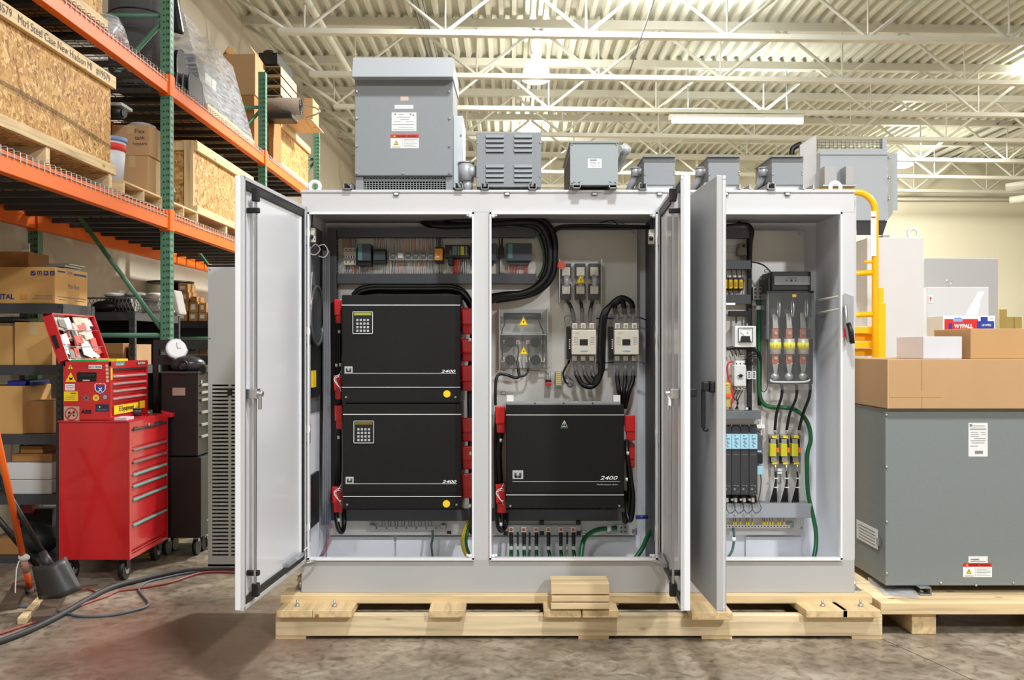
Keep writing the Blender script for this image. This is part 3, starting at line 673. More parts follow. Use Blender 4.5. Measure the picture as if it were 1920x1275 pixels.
bundle([off(arch, 0, -4), off(arch, 2, 1, -.01), off(arch, 0, 5, .01)], .0155, CAB, 'arched black cable bundle over the top of the upper drive')
# white wires around red cups
for (cx, cy, lab) in ((634, 712, 'small white wires curling over the foot cover of the upper drive'), (634, 925, 'small white wires curling over the foot cover of the lower drive'), (938, 925, 'white and blue wires curling over the lower left cover of the middle drive')):
    bundle([[(cx+6, cy-18, 5.2), (cx, cy-6, 5.18), (cx-7, cy-2, 5.18), (cx-3, cy+8, 5.18), (cx+5, cy+16, 5.18)], [(cx+7, cy-4, 5.2), (cx-2, cy-5, 5.18), (cx-4, cy+2, 5.18), (cx+6, cy+22, 5.19)], [(cx+7, cy-8, 5.2), (cx, cy-9, 5.18), (cx-8, cy-1, 5.18), (cx, cy+12, 5.18), (cx+6, cy+14, 5.18)]], .0016, LBL, lab, name='signal_wires', cat='wires')
def marker(x, y, d, lab, w=4, h=6):
    return tag(MB().cyl(P(x, y-h/2, d), P(x, y+h/2, d), w*s_(d)/2*1.25, 10).to('cable_marker', LBL), lab, 'cable marker', 'white cable markers')
for x, y, l in ((636, 622, 'on the cable left of the upper drive, high'), (631, 685, 'left twin low beside the upper drive'), (638, 684, 'right twin low beside the upper drive'), (635, 820, 'on the cable left of the lower drive'), (635, 975, 'on the cable loop under the lower left cover'),
                (881, 637, 'between the upper covers right of the upper drive'), (882, 850, 'right of the lower drive beside its middle cover'), (881, 948, 'under the lowest cover right of the lower drive'), (1177, 850, 'on the cable over the lower right cover of the middle drive'), (1175, 899, 'on the cable beside the middle drive foot'), (939, 826, 'under the top left cover of the middle drive'), (939, 983, 'on the loop below the middle drive')):
    marker(x, y, 5.17 if x > 1100 or x > 860 and x < 900 else 5.26, 'white cable marker '+l)
# middle bay: cables of the drive
bundle([[(940, 812, 5.3), (936, 850, 5.3), (939, 905, 5.32)], [(932, 770, 5.36), (930, 850, 5.36), (932, 960, 5.36)]], .014, CAB, 'black cables left of the middle drive')
bundle([[(935, 960, 5.3), (938, 985, 5.27), (943, 994, 5.27), (946, 985, 5.3), (946, 962, 5.33)], [(931, 960, 5.32), (933, 985, 5.3), (940, 996, 5.29), (949, 985, 5.34), (950, 962, 5.36)]], .011, CAB, 'black cable loops under the lower left cover of the middle drive')
bundle([[(1175, 826, 5.26), (1176, 850, 5.2), (1180, 880, 5.19), (1187, 930, 5.22), (1185, 968, 5.26), (1180, 976, 5.27), (1175, 960, 5.3), (1174, 920, 5.33)],
        [(1178, 872, 5.3), (1180, 920, 5.3), (1178, 960, 5.3), (1172, 980, 5.3), (1170, 960, 5.32)]], .013, CAB, 'black cables looping down right of the middle drive')
# ---------------------------------------------------------------- big bundles
top = [(790, 412, 5.50), (800, 418, 5.42), (830, 424, 5.34), (900, 418, 5.34)]
bundle([[(790, 413, 5.5), (806, 421, 5.40), (850, 424, 5.35), (950, 418, 5.33), (1003, 424, 5.33), (1022, 448, 5.33), (1027, 490, 5.33), (1014, 528, 5.33), (985, 548, 5.33), (940, 553, 5.33), (895, 562, 5.35)],
        [(833, 412, 5.5), (846, 414, 5.38), (900, 414, 5.34), (975, 411, 5.33), (1015, 420, 5.33), (1032, 446, 5.33), (1036, 490, 5.33), (1024, 528, 5.33), (992, 552, 5.33), (940, 559, 5.33), (895, 570, 5.35)],
        [(835, 416, 5.5), (860, 420, 5.38), (930, 419, 5.33), (1000, 417, 5.31), (1025, 440, 5.31), (1032, 480, 5.31), (1024, 520, 5.31), (990, 547, 5.31), (930, 556, 5.33), (895, 565, 5.34)],
        [(840, 410, 5.5), (880, 410, 5.38), (970, 407, 5.33), (1018, 414, 5.33), (1038, 442, 5.32), (1040, 480, 5.32), (1034, 520, 5.33), (1000, 550, 5.34), (930, 563, 5.35)]], .0185, CAB, 'thick black cable bundle sweeping round the upper middle bay', sub=8)
cable([(1010, 440, 5.37), (1020, 470, 5.37), (1020, 500, 5.37), (1010, 522, 5.37)], .010, GRN, 'dark green cable edge inside the thick sweeping bundle', 'cable')
bundle([[(1034, 440, 5.35), (1042, 428, 5.35), (1060, 423, 5.35), (1120, 422, 5.35), (1180, 424, 5.35), (1240, 424, 5.35)], [(1036, 446, 5.36), (1045, 431, 5.36), (1065, 427, 5.36), (1130, 427, 5.36), (1240, 428, 5.36)], [(1036, 460, 5.36), (1038, 440, 5.36), (1048, 426, 5.37), (1080, 424, 5.37)]], .0075, CAB, 'slim black cable bundle along the top of the middle bay')
cable([(1124, 418, 5.37), (1140, 414, 5.4), (1150, 414, 5.4), (1160, 423, 5.37)], .003, CAB, 'small black lead hooked over the slim bundle at the top', 'wire')
bundle([[(1345, 424, 5.36), (1390, 421, 5.36), (1402, 424, 5.36), (1409, 436, 5.36), (1407, 455, 5.37), (1405, 520, 5.39)], [(1383, 416, 5.5), (1390, 419, 5.4), (1404, 421, 5.37), (1412, 434, 5.36), (1409, 455, 5.37), (1407, 500, 5.39)]], .008, CAB, 'black cable bundle turning down at the top of the right bay')
m = MB()
for x, y in ((796, 411), (838, 411), (1145, 415), (1168, 416), (1382, 416)): m.cyl(P(x, y, DB-.02), P(x, y, DB+.012), .024 if x < 900 else .011, 14)
m.to('cable_grommets', RUB, E)

# ---------------------------------------------------------------- top row of DIN devices (left and middle bay)
dd = 5.36
MB().pb(640, 478, 1004, 484, 5.425, DP-.001).to('din_rail', GALV, E); MB().pb(1345, 463, 1398, 473, 5.425, DP-.001).to('din_rail', GALV, E)
t = T('circuit_breaker', 'cream multi-pole circuit breaker block at the left end of the relay row', 'circuit breaker', P(656, 497, dd), None)
MB().pb(644, 464, 668, 497, 5.39, DP-.01).to('body', CRM, t, bev=.002)
MB().pb(644, 472, 668, 486, 5.37, 5.40).to('centre_block', CRM, t, bev=.002)
for k in range(5):
    a = MB().pb(645+k*4.6, 480, 648.6+k*4.6, 484, 5.362, 5.38).to('toggle', PRK, t)
    MB().pb(646.6+k*4.6, 480.4, 648+k*4.6, 483.6, 5.356, 5.364).to('toggle_tip', LBL, a)
m = MB()
for k in range(3):
    for yy in (468, 491): m.disc(649+k*8, yy, 5.39, 1.2, .003, 8)
m.to('terminal_screws', PRK, t)
t = T('power_supply', 'dark grey power supply with a teal strip beside the breakers', 'power supply', P(683, 497, dd))
DM = mat((66, 74, 82), .5, 0, name='slate_plastic'); TEAL = mat((92, 140, 148), .5, name='teal_plastic')
MB().pb(670, 457, 695, 489, dd-.03, DP-.01).to('body', DM, t, bev=.004); MB().pb(671, 458, 679, 488, dd-.032, dd-.025).to('teal_strip', TEAL, t)
MB().pb(670, 489, 696, 498, dd, DP-.01).to('terminal_base', BLK, t, bev=.002)
t = T('din_module', 'small dark module between the power supply and the relays', 'module', P(711, 494, dd))
MB().pb(699, 467, 723, 494, dd, DP-.01).to('body', BLK, t, bev=.002); MB().pb(700, 471, 722, 488, dd-.012, dd+.01).to('front', DM, t, bev=.002)
names = ['leftmost grey relay of the row', 'relay with a flat white cap', 'third grey relay of the row', 'fourth grey relay of the row', 'fifth grey relay of the row', 'rightmost grey relay, beside the orange one']
RG = mat((176, 176, 172), .5, name='relay_grey')
for k in range(6):
    x = 730+k*14.3
    t = T('relay', names[k]+' along the upper left rail', 'relay', P(x+7, 488, dd), 'relays on the upper rail')
    MB().pb(x, 472, x+13.6, 488, dd+.01, DP-.01).to('body', RG, t, bev=.0015)
    MB().pb(x+2, 474, x+11, 484, dd, dd+.02).to('cap', LBL if k == 1 else mat((92, 94, 96), .5, name='cap_grey'), t, bev=.0015)
    if k != 1: text('T■T' if 0 else 'TNT', x+3, x+10, 479, dd-.0005, PRW, t, hpx=3)
    m = MB()
    for q in range(4): m.disc(x+2+q*3.2, 473.2, dd+.01, .7, .002, 6); m.disc(x+2+q*3.2, 486.4, dd+.01, .7, .002, 6)
    m.to('terminal_screws', PRK, t)
t = T('safety_relay', 'orange safety relay on the upper rail', 'relay', P(823, 491, dd))
MB().pb(815.5, 463, 831, 493, dd, DP-.01).to('base', BLK, t, bev=.002); MB().pb(815, 466, 830, 488, dd-.02, dd+.01).to('housing', mat((236, 150, 16), .4, name='orange_plastic'), t, bev=.002)
MB().pb(818, 480, 824, 482.5, dd-.0215, dd-.019).to('label', LBL, t); MB().disc(822, 477, dd-.02, 1.2).to('indicator', PRR, t)
t = T('controller', 'black controller with teal and yellow slots on the upper rail', 'controller', P(857, 497, dd))
MB().pb(834, 459, 880, 483, dd-.01, DP-.01).to('housing', BLK, t, bev=.003); MB().pb(840, 483, 850, 497, dd-.01, DP-.01).to('lower_housing', BLK, t, bev=.003)
for k, c in enumerate(((92, 106, 110), (112, 136, 138), (112, 136, 138), (120, 140, 120), (206, 196, 60), (112, 128, 132))):
    xw = 3.5 if k != 4 else 7; x = [843, 848.5, 853, 858, 863.5, 872.5][k]
    MB().pb(x, 462 if k else 469, x+xw, 478, dd-.012, dd-.009).to('module_face', mat(c, .5, name='slot_face'), t)
for k, (x0_, x1_, l, teal) in enumerate(((882, 931, 'slate module half hidden behind the stile on the upper rail', 0), (949, 997, 'slate module with a teal strip in the middle bay', 1))):
    t = T('power_module', l, 'module', P((x0_+x1_)/2, 496, dd))
    MB().pb(x0_, 456, x1_, 489, dd-.01, DP-.01).to('body', DM, t, bev=.003); MB().pb(x0_+4, 489, x1_-5, 496, dd+.02, DP-.01).to('foot', DM, t)
    MB().pb(x0_+4, 457, x0_+12, 484, dd-.012, dd-.009).to('strip', TEAL if teal else DM, t)
tag(MB().pb(934, 464, 945, 482, dd, DP-.01).to('terminal_block', BLK, bev=.002), 'narrow black terminal block between the two slate modules', 'terminal block')
# thin wires above / below the row
rw = random.Random(3)
WC = {'red': mat((206, 66, 44), .5, name='red_wire2'), 'orange': mat((224, 130, 60), .5, name='orange_wire'), 'grey': mat((110, 112, 112), .5, name='grey_wire'), 'dark': mat((52, 60, 74), .5, name='dark_wire'), 'white': mat((206, 206, 200), .5, name='white_wire')}
def wires(x0, x1, y0, y1, n, cols, label, d=5.41, r=.0014):
    m = MB()
    for i in range(n):
        m.use(WC[rw.choice(cols)]); x = x0+(x1-x0)*(i+.5)/n; a = rw.uniform(-1.5, 1.5)
        m.tube([P(x+a, y0, d), P(x+a*.6+rw.uniform(-1, 1), (y0+y1)/2, d-.008), P(x, y1, d)], r, 5, 3)
    return tag(m.to('control_wires', None), label, 'wires')
wires(640, 668, 446, 466, 12, ['red', 'orange', 'grey', 'dark'], 'red and grey wires above the circuit breakers')
wires(642, 700, 496, 513, 22, ['red', 'white', 'grey', 'dark'], 'mixed wires below the breakers and power supply')
wires(700, 728, 446, 470, 12, ['dark', 'red', 'white', 'grey'], 'mixed wires above the small dark module')
wires(730, 815, 446, 474, 30, ['dark', 'orange', 'red', 'white', 'grey'], 'mixed wires above the row of relays')
wires(706, 728, 492, 513, 7, ['white', 'grey'], 'pale wires below the small dark module')
wires(732, 815, 487, 513, 24, ['dark', 'orange', 'red', 'white'], 'mixed wires below the row of relays')
wires(816, 829, 446, 466, 8, ['dark', 'grey'], 'grey wires above the orange safety relay', r=.002)
wires(817, 829, 491, 513, 8, ['dark', 'white'], 'wires below the orange safety relay')
wires(836, 843, 490, 513, 3, ['red', 'white'], 'red and white wires left of the controller foot')
wires(849, 862, 486, 513, 5, ['red'], 'bright red wires dropping from the controller', r=.004, d=5.38)
wires(864, 880, 484, 513, 5, ['white', 'dark'], 'white and dark wires dropping from the controller', r=.003)
wires(935, 944, 448, 466, 3, ['dark', 'grey'], 'dark wires above the narrow terminal block', r=.003)
wires(936, 946, 480, 513, 5, ['dark', 'white'], 'dark and white wires below the narrow terminal block', r=.003)
wires(952, 974, 494, 513, 7, ['white', 'red'], 'white and red wires below the teal-striped module', r=.0022)
wires(982, 990, 490, 513, 4, ['red', 'white'], 'short red wires at the right end of the upper rail', r=.0022)

# ---------------------------------------------------------------- middle bay power devices
def tri(cx, cy, d, r, parent):
    m = MB(); k = .0012
    m.prism([P(cx, cy-r, d), P(cx+r*.95, cy+r*.75, d), P(cx-r*.95, cy+r*.75, d)], (0, -k, 0)); a = m.to('warning_sign', YEL, parent, label='yellow triangle with black lightning bolt')
    m = MB(); m.prism([P(cx+.18*r, cy-.42*r, d-k), P(cx-.22*r, cy+.15*r, d-k), P(cx+.02*r, cy+.12*r, d-k), P(cx-.1*r, cy+.52*r, d-k), P(cx+.25*r, cy-.02*r, d-k), P(cx+.02*r, cy+0*r, d-k)], (0, -.0006, 0)); m.to('bolt_symbol', PRK, a)
    m = MB(); pts = [P(cx, cy-r*.85, d-k), P(cx+r*.8, cy+r*.66, d-k), P(cx-r*.8, cy+r*.66, d-k)]
    for i in range(3): m.tube([pts[i], pts[(i+1) % 3]], .0012, 4, 1)
    m.to('black_border', PRK, a)
    return a
t = T('fuse_block', 'three-pole fuse block under a clear cover at the top of the middle bay', 'fuse block', P(1088, 567, 5.36))
for k, x in enumerate((1060, 1087, 1113)):
    for y0_, y1_ in ((494, 521), (532, 562)): MB().pb(x-9, y0_, x+11, y1_, 5.39, DP-.001).to('insulator', BLK, t, bev=.002)
    for y0_, y1_ in ((501, 517), (536, 551)):
        c = MB().pb(x-6, y0_, x+9, y1_, 5.365, 5.40).to('clamp', CRM, t, bev=.002)
        m = MB()
        for (a, b_) in ((x-3, y0_+4), (x+6, y0_+4), (x+2, y0_+10)): m.disc(a, b_, 5.365, 1.5, .004, 8)
        m.to('screws', SIL, c)
    MB().cyl(P(x+2, 516, 5.375), P(x+2, 537, 5.375), .018, 14).to('fuse_body', mat((178, 182, 188), .4, .3, name='fuse_silver'), t)
for x in (1049, 1128): MB().pb(x-1, 486, x+1, 568, 5.33, DP).to('side_bracket', GALV, t)
MB().pb(1050, 488, 1127, 566, 5.325, 5.328).to('clear_cover', ACR, t, label='clear plastic cover')
tri(1089, 524, 5.325, 9.5, t)
MB().disc(1053, 497, 5.327, 8, .001).to('red_translucent_disc', mat((236, 92, 60), .4, alpha=.7, name='red_translucent'), t)  # translucent red disc on the clear cover
for k, (x, xb) in enumerate(((1062, 1076), (1088, 1092), (1112, 1106))):
    cable([(x, 562, 5.4), ((x+xb)/2, 572, 5.38), (xb-1, 590, 5.37), (xb, 604, 5.37)], .010, CAB, ['left', 'middle', 'right'][k]+' black lead from the fuse block down to the left contactor')
    tag(MB().cyl(P((x+xb)/2+3-k*1.5, 578, 5.36), P(xb-1, 602, 5.36), .0115, 10).to('cable_sleeve', mat((92, 92, 94), .5, name='grey_shrink')), ['left', 'middle', 'right'][k]+' grey shrink sleeve above the left contactor', 'cable sleeve')
def contactor(x0, label):
    t = T('contactor', label, 'contactor', P(x0+23, 677, 5.36), 'cream contactors')
    MB().pb(x0, 618, x0+46, 665, 5.30, DP-.01).to('housing', CRM, t, bev=.005)
    MB().pb(x0+15, 636, x0+30, 647, 5.297, 5.302).to('window', PRK, t)
    MB().pb(x0+16, 657, x0+30, 659.5, 5.2985, 5.302).to('blue_lettering', mat((130, 170, 190), .5, name='pale_blue_print'), t)
    m = MB()
    for i in range(5):
        m.pb(x0+4, 632+i*3.2, x0+12, 632.8+i*3.2, 5.299, 5.301); m.pb(x0+35, 632+i*3.2, x0+43, 632.8+i*3.2, 5.299, 5.301)
    m.pb(x0+7, 624, x0+14, 625, 5.299, 5.301); m.to('small_print', mat((160, 160, 156), .5, name='faint_print'), t)
    for yy in (605, 666):
        MB().pb(x0, yy, x0+46, yy+12, 5.37, DP-.01).to('terminal_base', mat((140, 134, 118), .5, name='clear_brown'), t)
        for k in range(3):
            c = MB().pb(x0+1+k*16, yy+1, x0+10+k*16, yy+11, 5.335, 5.37).to('terminal', CRM, t, bev=.003)
            MB().disc(x0+5.5+k*16, yy+6, 5.335, 2.6, .004, 10).to('screw', SIL, c)
    MB().pb(x0-2, 578, x0+46, 617, 5.33, 5.332).to('clear_shield', ACR, t, label='clear upper shield'); MB().pb(x0-2, 666, x0+46, 704, 5.33, 5.332).to('clear_shield', ACR, t, label='clear lower shield')
    a = MB().pb(x0-9, 612, x0-2, 674, 5.36, DP-.01).to('auxiliary_contact', BLK, t, bev=.002)
    m = MB()
    for i in range(5): m.pb(x0-5, 636+i*4, x0-2.6, 638+i*4, 5.355, 5.361)
    m.to('contact_labels', LBL, a)
    return t
contactor(1072, 'cream contactor with small dark window, left one'); contactor(1152, 'cream contactor with small dark window, right one beside the cable bend')
GS = mat((96, 96, 98), .5, name='grey_shrink2')
for k in range(3):
    x = 1078+k*15
    tag(MB().cyl(P(x, 678, 5.36), P(x+2, 700, 5.36), .0125, 10).to('cable_sleeve', GS), ['left', 'middle', 'right'][k]+' grey sleeve below the left contactor', 'cable sleeve')
    x = 1157+k*15
    tag(MB().cyl(P(x, 678, 5.36), P(x+1, 700, 5.36), .0125, 10).to('cable_sleeve', GS), ['left', 'middle', 'right'][k]+' grey sleeve below the right contactor', 'cable sleeve')
    tag(MB().cyl(P(x, 584, 5.36), P(x, 604, 5.36), .0115, 10).to('cable_sleeve', GS), ['left', 'middle', 'right'][k]+' grey sleeve above the right contactor', 'cable sleeve')
for k, (xs, xt) in enumerate(((1080, 1155), (1096, 1171), (1110, 1186))):
    o = k*5
    cable([(xs, 698, 5.36), (xs+3, 706, 5.35), (xs+14-k*2, 722-o, 5.34), (1112+k*2, 724-o*1.3, 5.34), (1126+k*2-1, 705-o, 5.33), (1127+k*3-2, 660, 5.32+.01*k), (1126+k*3, 620, 5.32+.01*k), (1130+k*3, 590, 5.32), (1143+k*3, 570-k*3+4, 5.33), (1160+k*3, 566-k*4, 5.33), (xt-2, 572-k*2, 5.34), (xt, 588, 5.36)], .015, CAB,
          'heavy black cable bending from the left contactor to the right one, '+['outermost', 'middle', 'innermost'][k], sub=7)
    cable([(1157+k*15, 698, 5.36), (1158+k*14, 715, 5.35), (1161+k*9, 735, 5.34), (1166+k*3, 765, 5.38)], .0135, CAB, 'heavy black cable from the right contactor down behind the middle drive, '+['left', 'middle', 'right'][k]+' one')
cable([(1068, 676, 5.4), (1062, 686, 5.38), (1056, 700, 5.38), (1060, 716, 5.38), (1066, 720, 5.38)], .006, CAB, 'thin black lead curling below the left contactor', 'wire')
for k in range(3): cable([(1057, 705+k*3, 5.37), (1066, 706+k*2, 5.36), (1075, 716, 5.36), (1071, 724+k, 5.36), (1062, 722, 5.37)], .002, WC['dark'], ['topmost', 'middle', 'lowest'][k]+' thin looped wire by the small terminal strip', 'wire', name='thin_wire')
for (a, b_, l) in ((597, 602, 'thin blue wires behind the upper sleeves going to the right'), (680, 684, 'thin blue wires behind the lower sleeves going to the right')):
    cable([(1118, a, 5.41), (1150, a, 5.41), (1195, a-2, 5.41), (1222, b_+3, 5.4)], .004, mat((40, 38, 110), .4, name='indigo_wire'), l, 'wire', name='thin_wire')
cable([(1060, 610, 5.4), (1059, 595, 5.39), (1066, 592, 5.39), (1076, 596, 5.39)], .0012, CAB, 'hair-thin wire above the left contactor side', 'wire', name='thin_wire')
cable([(1192, 970, 5.38), (1215, 969, 5.38)], .012, mat((50, 50, 130), .4, name='blue_bundle'), 'short blue wire bundle at the right of the middle bay bottom', 'wire', name='thin_wire')
# capacitor assembly
t = T('capacitor_assembly', 'clear-covered assembly of four round capacitors and a black resistor', 'capacitor bank', P(981, 692, 5.36))
MB().pb(936, 580, 1027, 690, 5.425, DP-.001).to('base_plate', mat((170, 168, 162), .5, name='plate_grey'), t)
for x in (936.5, 1027): MB().pb(x-1, 578, x+1, 692, 5.34, DP).to('side_bracket', GALV, t)
MB().pb(937, 626, 1027, 628, 5.34, DP).to('cross_bracket', GALV, t)
MB().cyl(P(944, 593, 5.38), P(1014, 593, 5.38), .020, 14).to('resistor', BLK, t)
for x in (957, 1004):
    for y in (642, 675):
        c = MB().cyl(P(x, y, 5.36), P(x, y, 5.43), .030, 12).to('capacitor', mat((30, 29, 28), .7, name='capacitor_grey', spec=.1), t)
        for q in (-1, 1): MB().pb(x+q*14-3.5, y-4, x+q*14+3.5, y+4, 5.39, 5.43).to('terminal', CRM, c, bev=.002); MB().disc(x+q*14, y, 5.39, 2, .003, 8).to('terminal_screw', COP, c)
m = MB()
for pts in ([(945, 597, 5.37), (946, 608, 5.37), (941, 620, 5.37), (942, 642, 5.38), (942, 674, 5.38)], [(1010, 597, 5.37), (1013, 610, 5.37), (1018, 622, 5.37), (1018, 642, 5.38), (1018, 674, 5.38)], [(970, 645, 5.38), (972, 660, 5.37), (970, 675, 5.38)], [(991, 645, 5.38), (990, 675, 5.38)]):
    m.tube([P(*q) for q in pts], .004, 6, 5)
m.to('jumper_wires', CAB, t)
MB().pb(937, 579, 1026, 625, 5.338, 5.340).to('clear_cover', ACR, t, label='clear upper cover'); MB().pb(937, 628, 1026, 690, 5.338, 5.340).to('clear_cover', ACR, t, label='clear lower cover')
tri(981.5, 603, 5.338, 9.5, t); tri(982, 658, 5.338, 9, t)
m = MB()
for x in (932, 1029):
    for y in (585, 622, 637, 688): m.disc(x, y, DP, 1.6, .004, 8)
m.to('fixing_screws', SIL, t)
cable([(970, 676, 5.39), (972, 695, 5.38), (973, 706, 5.37), (965, 708, 5.37), (950, 703, 5.36), (936, 702, 5.36), (930, 712, 5.35), (929, 735, 5.34), (929, 760, 5.34)], .0085, CAB, 'black cable from the capacitors curving down beside the middle stile', sub=7)
cable([(991, 676, 5.39), (990, 695, 5.38), (984, 704, 5.37), (972, 706, 5.37)], .006, CAB, 'short black lead joining under the capacitors', 'wire')
cable([(980, 625, 5.42), (979, 660, 5.42), (981, 690, 5.42), (1000, 695, 5.41), (1020, 696, 5.41), (1028, 702, 5.41)], .003, mat((120, 104, 120), .5, name='mauve_wire'), 'thin mauve wire from the capacitors to the terminal strip', 'wire', name='thin_wire')
t = T('terminal_strip', 'small beige terminal strip with blue wires and a red plug', 'terminal strip', P(1040, 726, 5.39))
MB().pb(1041, 696, 1054, 725, 5.40, DP-.001).to('rail', GALV, t)
for i in range(7): MB().pb(1042, 697+i*3.7, 1052, 700+i*3.7, 5.385, 5.41).to('terminal', mat((206, 186, 134), .5, name='beige_plastic'), t)
MB().pb(1023, 712, 1034, 717, 5.39, 5.42).to('black_plug', BLK, t, bev=.002); MB().pb(1023, 717, 1034, 723, 5.385, 5.42).to('red_plug', REDC, t, bev=.003)
wires(1024, 1040, 697, 713, 8, ['dark', 'white'], 'thin blue and white wires fanning beside the terminal strip', d=5.40)

# ---------------------------------------------------------------- ground bars, ground cables
t = T('ground_bar', 'long grey ground bar with thin terminals at the bottom of the left bay', 'ground bar', P(765, 994, 5.40))
MB().pb(702, 987, 826, 993.5, 5.40, 5.41).to('bar', GALV, t)
for x in (697, 831): MB().pb(x-5, 984, x+5, 994, 5.395, DP-.001).to('bracket', GALV, t, bev=.002)
for i in range(20): MB().disc(706+i*6.2, 990, 5.40, 1.3, .004, 8).to('screw', SIL if i % 3 else PRK, t)
wires(712, 812, 977, 988, 16, ['dark', 'grey'], 'short dark wires above the left bay ground bar', d=5.41, r=.002)
tag(MB().pb(838, 996, 846, 1001, DP-.003, DP).to('plate_label', PRK), 'tiny framed label right of the left bay ground bar', 'label')
cable([(811, 994, 5.39), (811, 1010, 5.38), (809, 1025, 5.38), (813, 1056, 5.36)], .0065, mat((60, 72, 70), .5, name='grey_green'), 'single grey-green lead below the left bay ground bar', 'cable', name='ground_cable')
bundle([[(878, 975, 5.36), (868, 1000, 5.34), (866, 1025, 5.3), (884, 1066, 5.2)], [(880, 977, 5.37), (871, 1000, 5.35), (870, 1025, 5.3), (888, 1066, 5.2)]], .0055, mat((214, 190, 40), .4, name='yellow_wire'), 'yellow ground wires in the lower right corner of the left bay', cat='cable')
bundle([[(884, 977, 5.37), (876, 1000, 5.35), (875, 1025, 5.3), (892, 1066, 5.2)]], .009, GRN, 'green ground cable in the lower right corner of the left bay', cat='cable')
t = T('ground_bar', 'drilled steel ground bar with six square lugs in the middle bay', 'ground bar', P(1015, 1003, 5.38))
MB().pb(944, 985, 1088, 1002, 5.385, 5.395).to('bar', GALV, t, bev=.001)
for x in (948, 1016, 1085):
    for y in (980, 1000): MB().pb(x-4, y-4, x+4, y+4, 5.38, DP-.001).to('standoff', BLK, t, bev=.002)
ci = 0
onames = ['first', 'second', 'third', 'fourth', 'fifth', 'sixth', 'seventh', 'eighth', 'ninth']
for k, x in enumerate((958.5, 982, 1005, 1028, 1051.5, 1075)):
    l = MB().pb(x-4.5, 988, x+4.5, 998, 5.368, 5.385).to('lug', CRM, t, bev=.001, label='square lug'); MB().disc(x, 993, 5.368, 3, .004, 12).to('lug_screw', COP, l)
for k, (x, big, sw) in enumerate(((958.5, 1, -1), (971, 0, 2), (982.5, 1, 1), (993, 0, -3), (1006, 1, 0), (1028.5, 1, 4), (1051.5, 1, 2), (1063.5, 0, 1), (1075.5, 1, 3))):
    r = .0105 if big else .0055
    tag(MB().tube([P(x, 998, 5.38), P(x, 1010, 5.375), P(x, 1022, 5.37)], r*1.05, 8, 4).to('heat_shrink', RUB), onames[k]+' black shrink tube from the left under the middle bay ground bar', 'heat shrink')
    cable([(x, 1020, 5.37), (x, 1032, 5.36), (x+sw*.5, 1040, 5.33), (x+sw, 1066, 5.28)], r, GRN if k != 7 else mat((170, 180, 60), .4, name='yellow_green'), onames[k]+' green ground cable from the left below the middle bay bar', 'cable', 'green ground cables', 'ground_cable')
    tag(MB().cyl(P(x, 1024, 5.366), P(x, 1031, 5.362), r*1.12, 10).to('cable_marker', LBL), onames[k]+' pale marker from the left on the green ground cables', 'cable marker')
t = T('ground_lug_plate', 'small drilled lug plate at the lower right of the middle bay', 'ground lug', P(1163, 1001, 5.38))
MB().pb(1153, 985, 1175, 1000, 5.385, 5.40).to('plate', GALV, t, bev=.001)
m = MB()
for x in (1165, 1172):
    for y in (989, 997): m.disc(x, y, 5.385, 1.5, .002, 8)
m.to('holes', PRK, t); MB().disc(1158, 992, 5.385, 3, .006).to('bolt', SIL, t)
cable([(1156, 990, 5.37), (1140, 991, 5.36), (1118, 994, 5.34), (1100, 1005, 5.32), (1092, 1022, 5.28), (1087, 1070, 5.2)], .014, GRN, 'thick green cable curving from the lug plate to the cabinet floor', 'cable', None, 'ground_cable', 7)
cable([(1240, 985, 5.4), (1222, 992, 5.36), (1212, 1010, 5.3), (1202, 1032, 5.22), (1176, 1066, 5.16)], .013, GRN, 'thick green cable leaving the right corner of the middle bay', 'cable', None, 'ground_cable', 7)
for x0_, x1_, l in ((1138, 1150, 'pale label wrapped on the curving green cable'),): tag(MB().cyl(P(x0_, 991.5, 5.355), P(x1_-4, 991, 5.357), .0155, 12).to('cable_marker', LBL), l, 'cable marker')
for x, y, l in ((1095, 997, 'tiny framed label left of the curving green cable'), (1141, 997, 'tiny framed label under the curving green cable'), (1438, 508, 'tiny framed label above the fused disconnect'), (944, 737, 'tiny framed label above the left lifting tab of the middle drive'), (1389, 667, 'tiny framed label over the motor starter')):
    o = MB().pb(x-4.5, y-2.6, x+4.5, y+2.6, DP-.002, DP-.0005).to('plate_label', PRK); tag(o, l, 'label'); MB().pb(x-3.6, y-1.8, x+3.6, y+1.8, DP-.003, DP-.002).to('label_face', LBL, o)
# ================================================================ right bay
t = T('rotary_device', 'small grey dial device on the short rail in the right bay', 'switch', P(1392, 478, 5.38))
MB().pb(1384, 465, 1401, 479, 5.38, DP-.01).to('body', mat((120, 118, 112), .5, name='warm_grey'), t, bev=.004); MB().pb(1388, 455, 1398, 466, 5.37, DP-.01).to('head', mat((120, 118, 112), .5, name='warm_grey'), t, bev=.004); MB().disc(1394, 461, 5.37, 3, .006).to('knob', BLK, t)
wires(1387, 1396, 478, 488, 4, ['dark', 'grey'], 'four short wires under the small dial device')
lab4 = ['leftmost', 'second from the left', 'third from the left', 'rightmost']
for k in range(4):
    x = 1357+k*9.7
    t = T('fuse_holder', lab4[k]+' yellow and black fuse holder on the rail in the right bay', 'fuse holder', P(x+4, 544, 5.38), 'yellow fuse holders')
    MB().pb(x-1, 520, x+8.5, 544, 5.40, DP-.01).to('body', BLK, t, bev=.002)
    MB().pb(x+.6, 524, x+7, 541, 5.37, 5.40).to('front', YEL, t, bev=.003); MB().pb(x+2.4, 529, x+5.4, 537, 5.365, 5.372).to('slot', mat((180, 150, 40), .5, name='dark_yellow'), t)
wires(1358, 1396, 505, 521, 4, ['dark'], 'four dark wires feeding the yellow fuse holders from above', r=.003)
wires(1362, 1396, 544, 552, 4, ['dark'], 'four dark wires below the yellow fuse holders', r=.002)
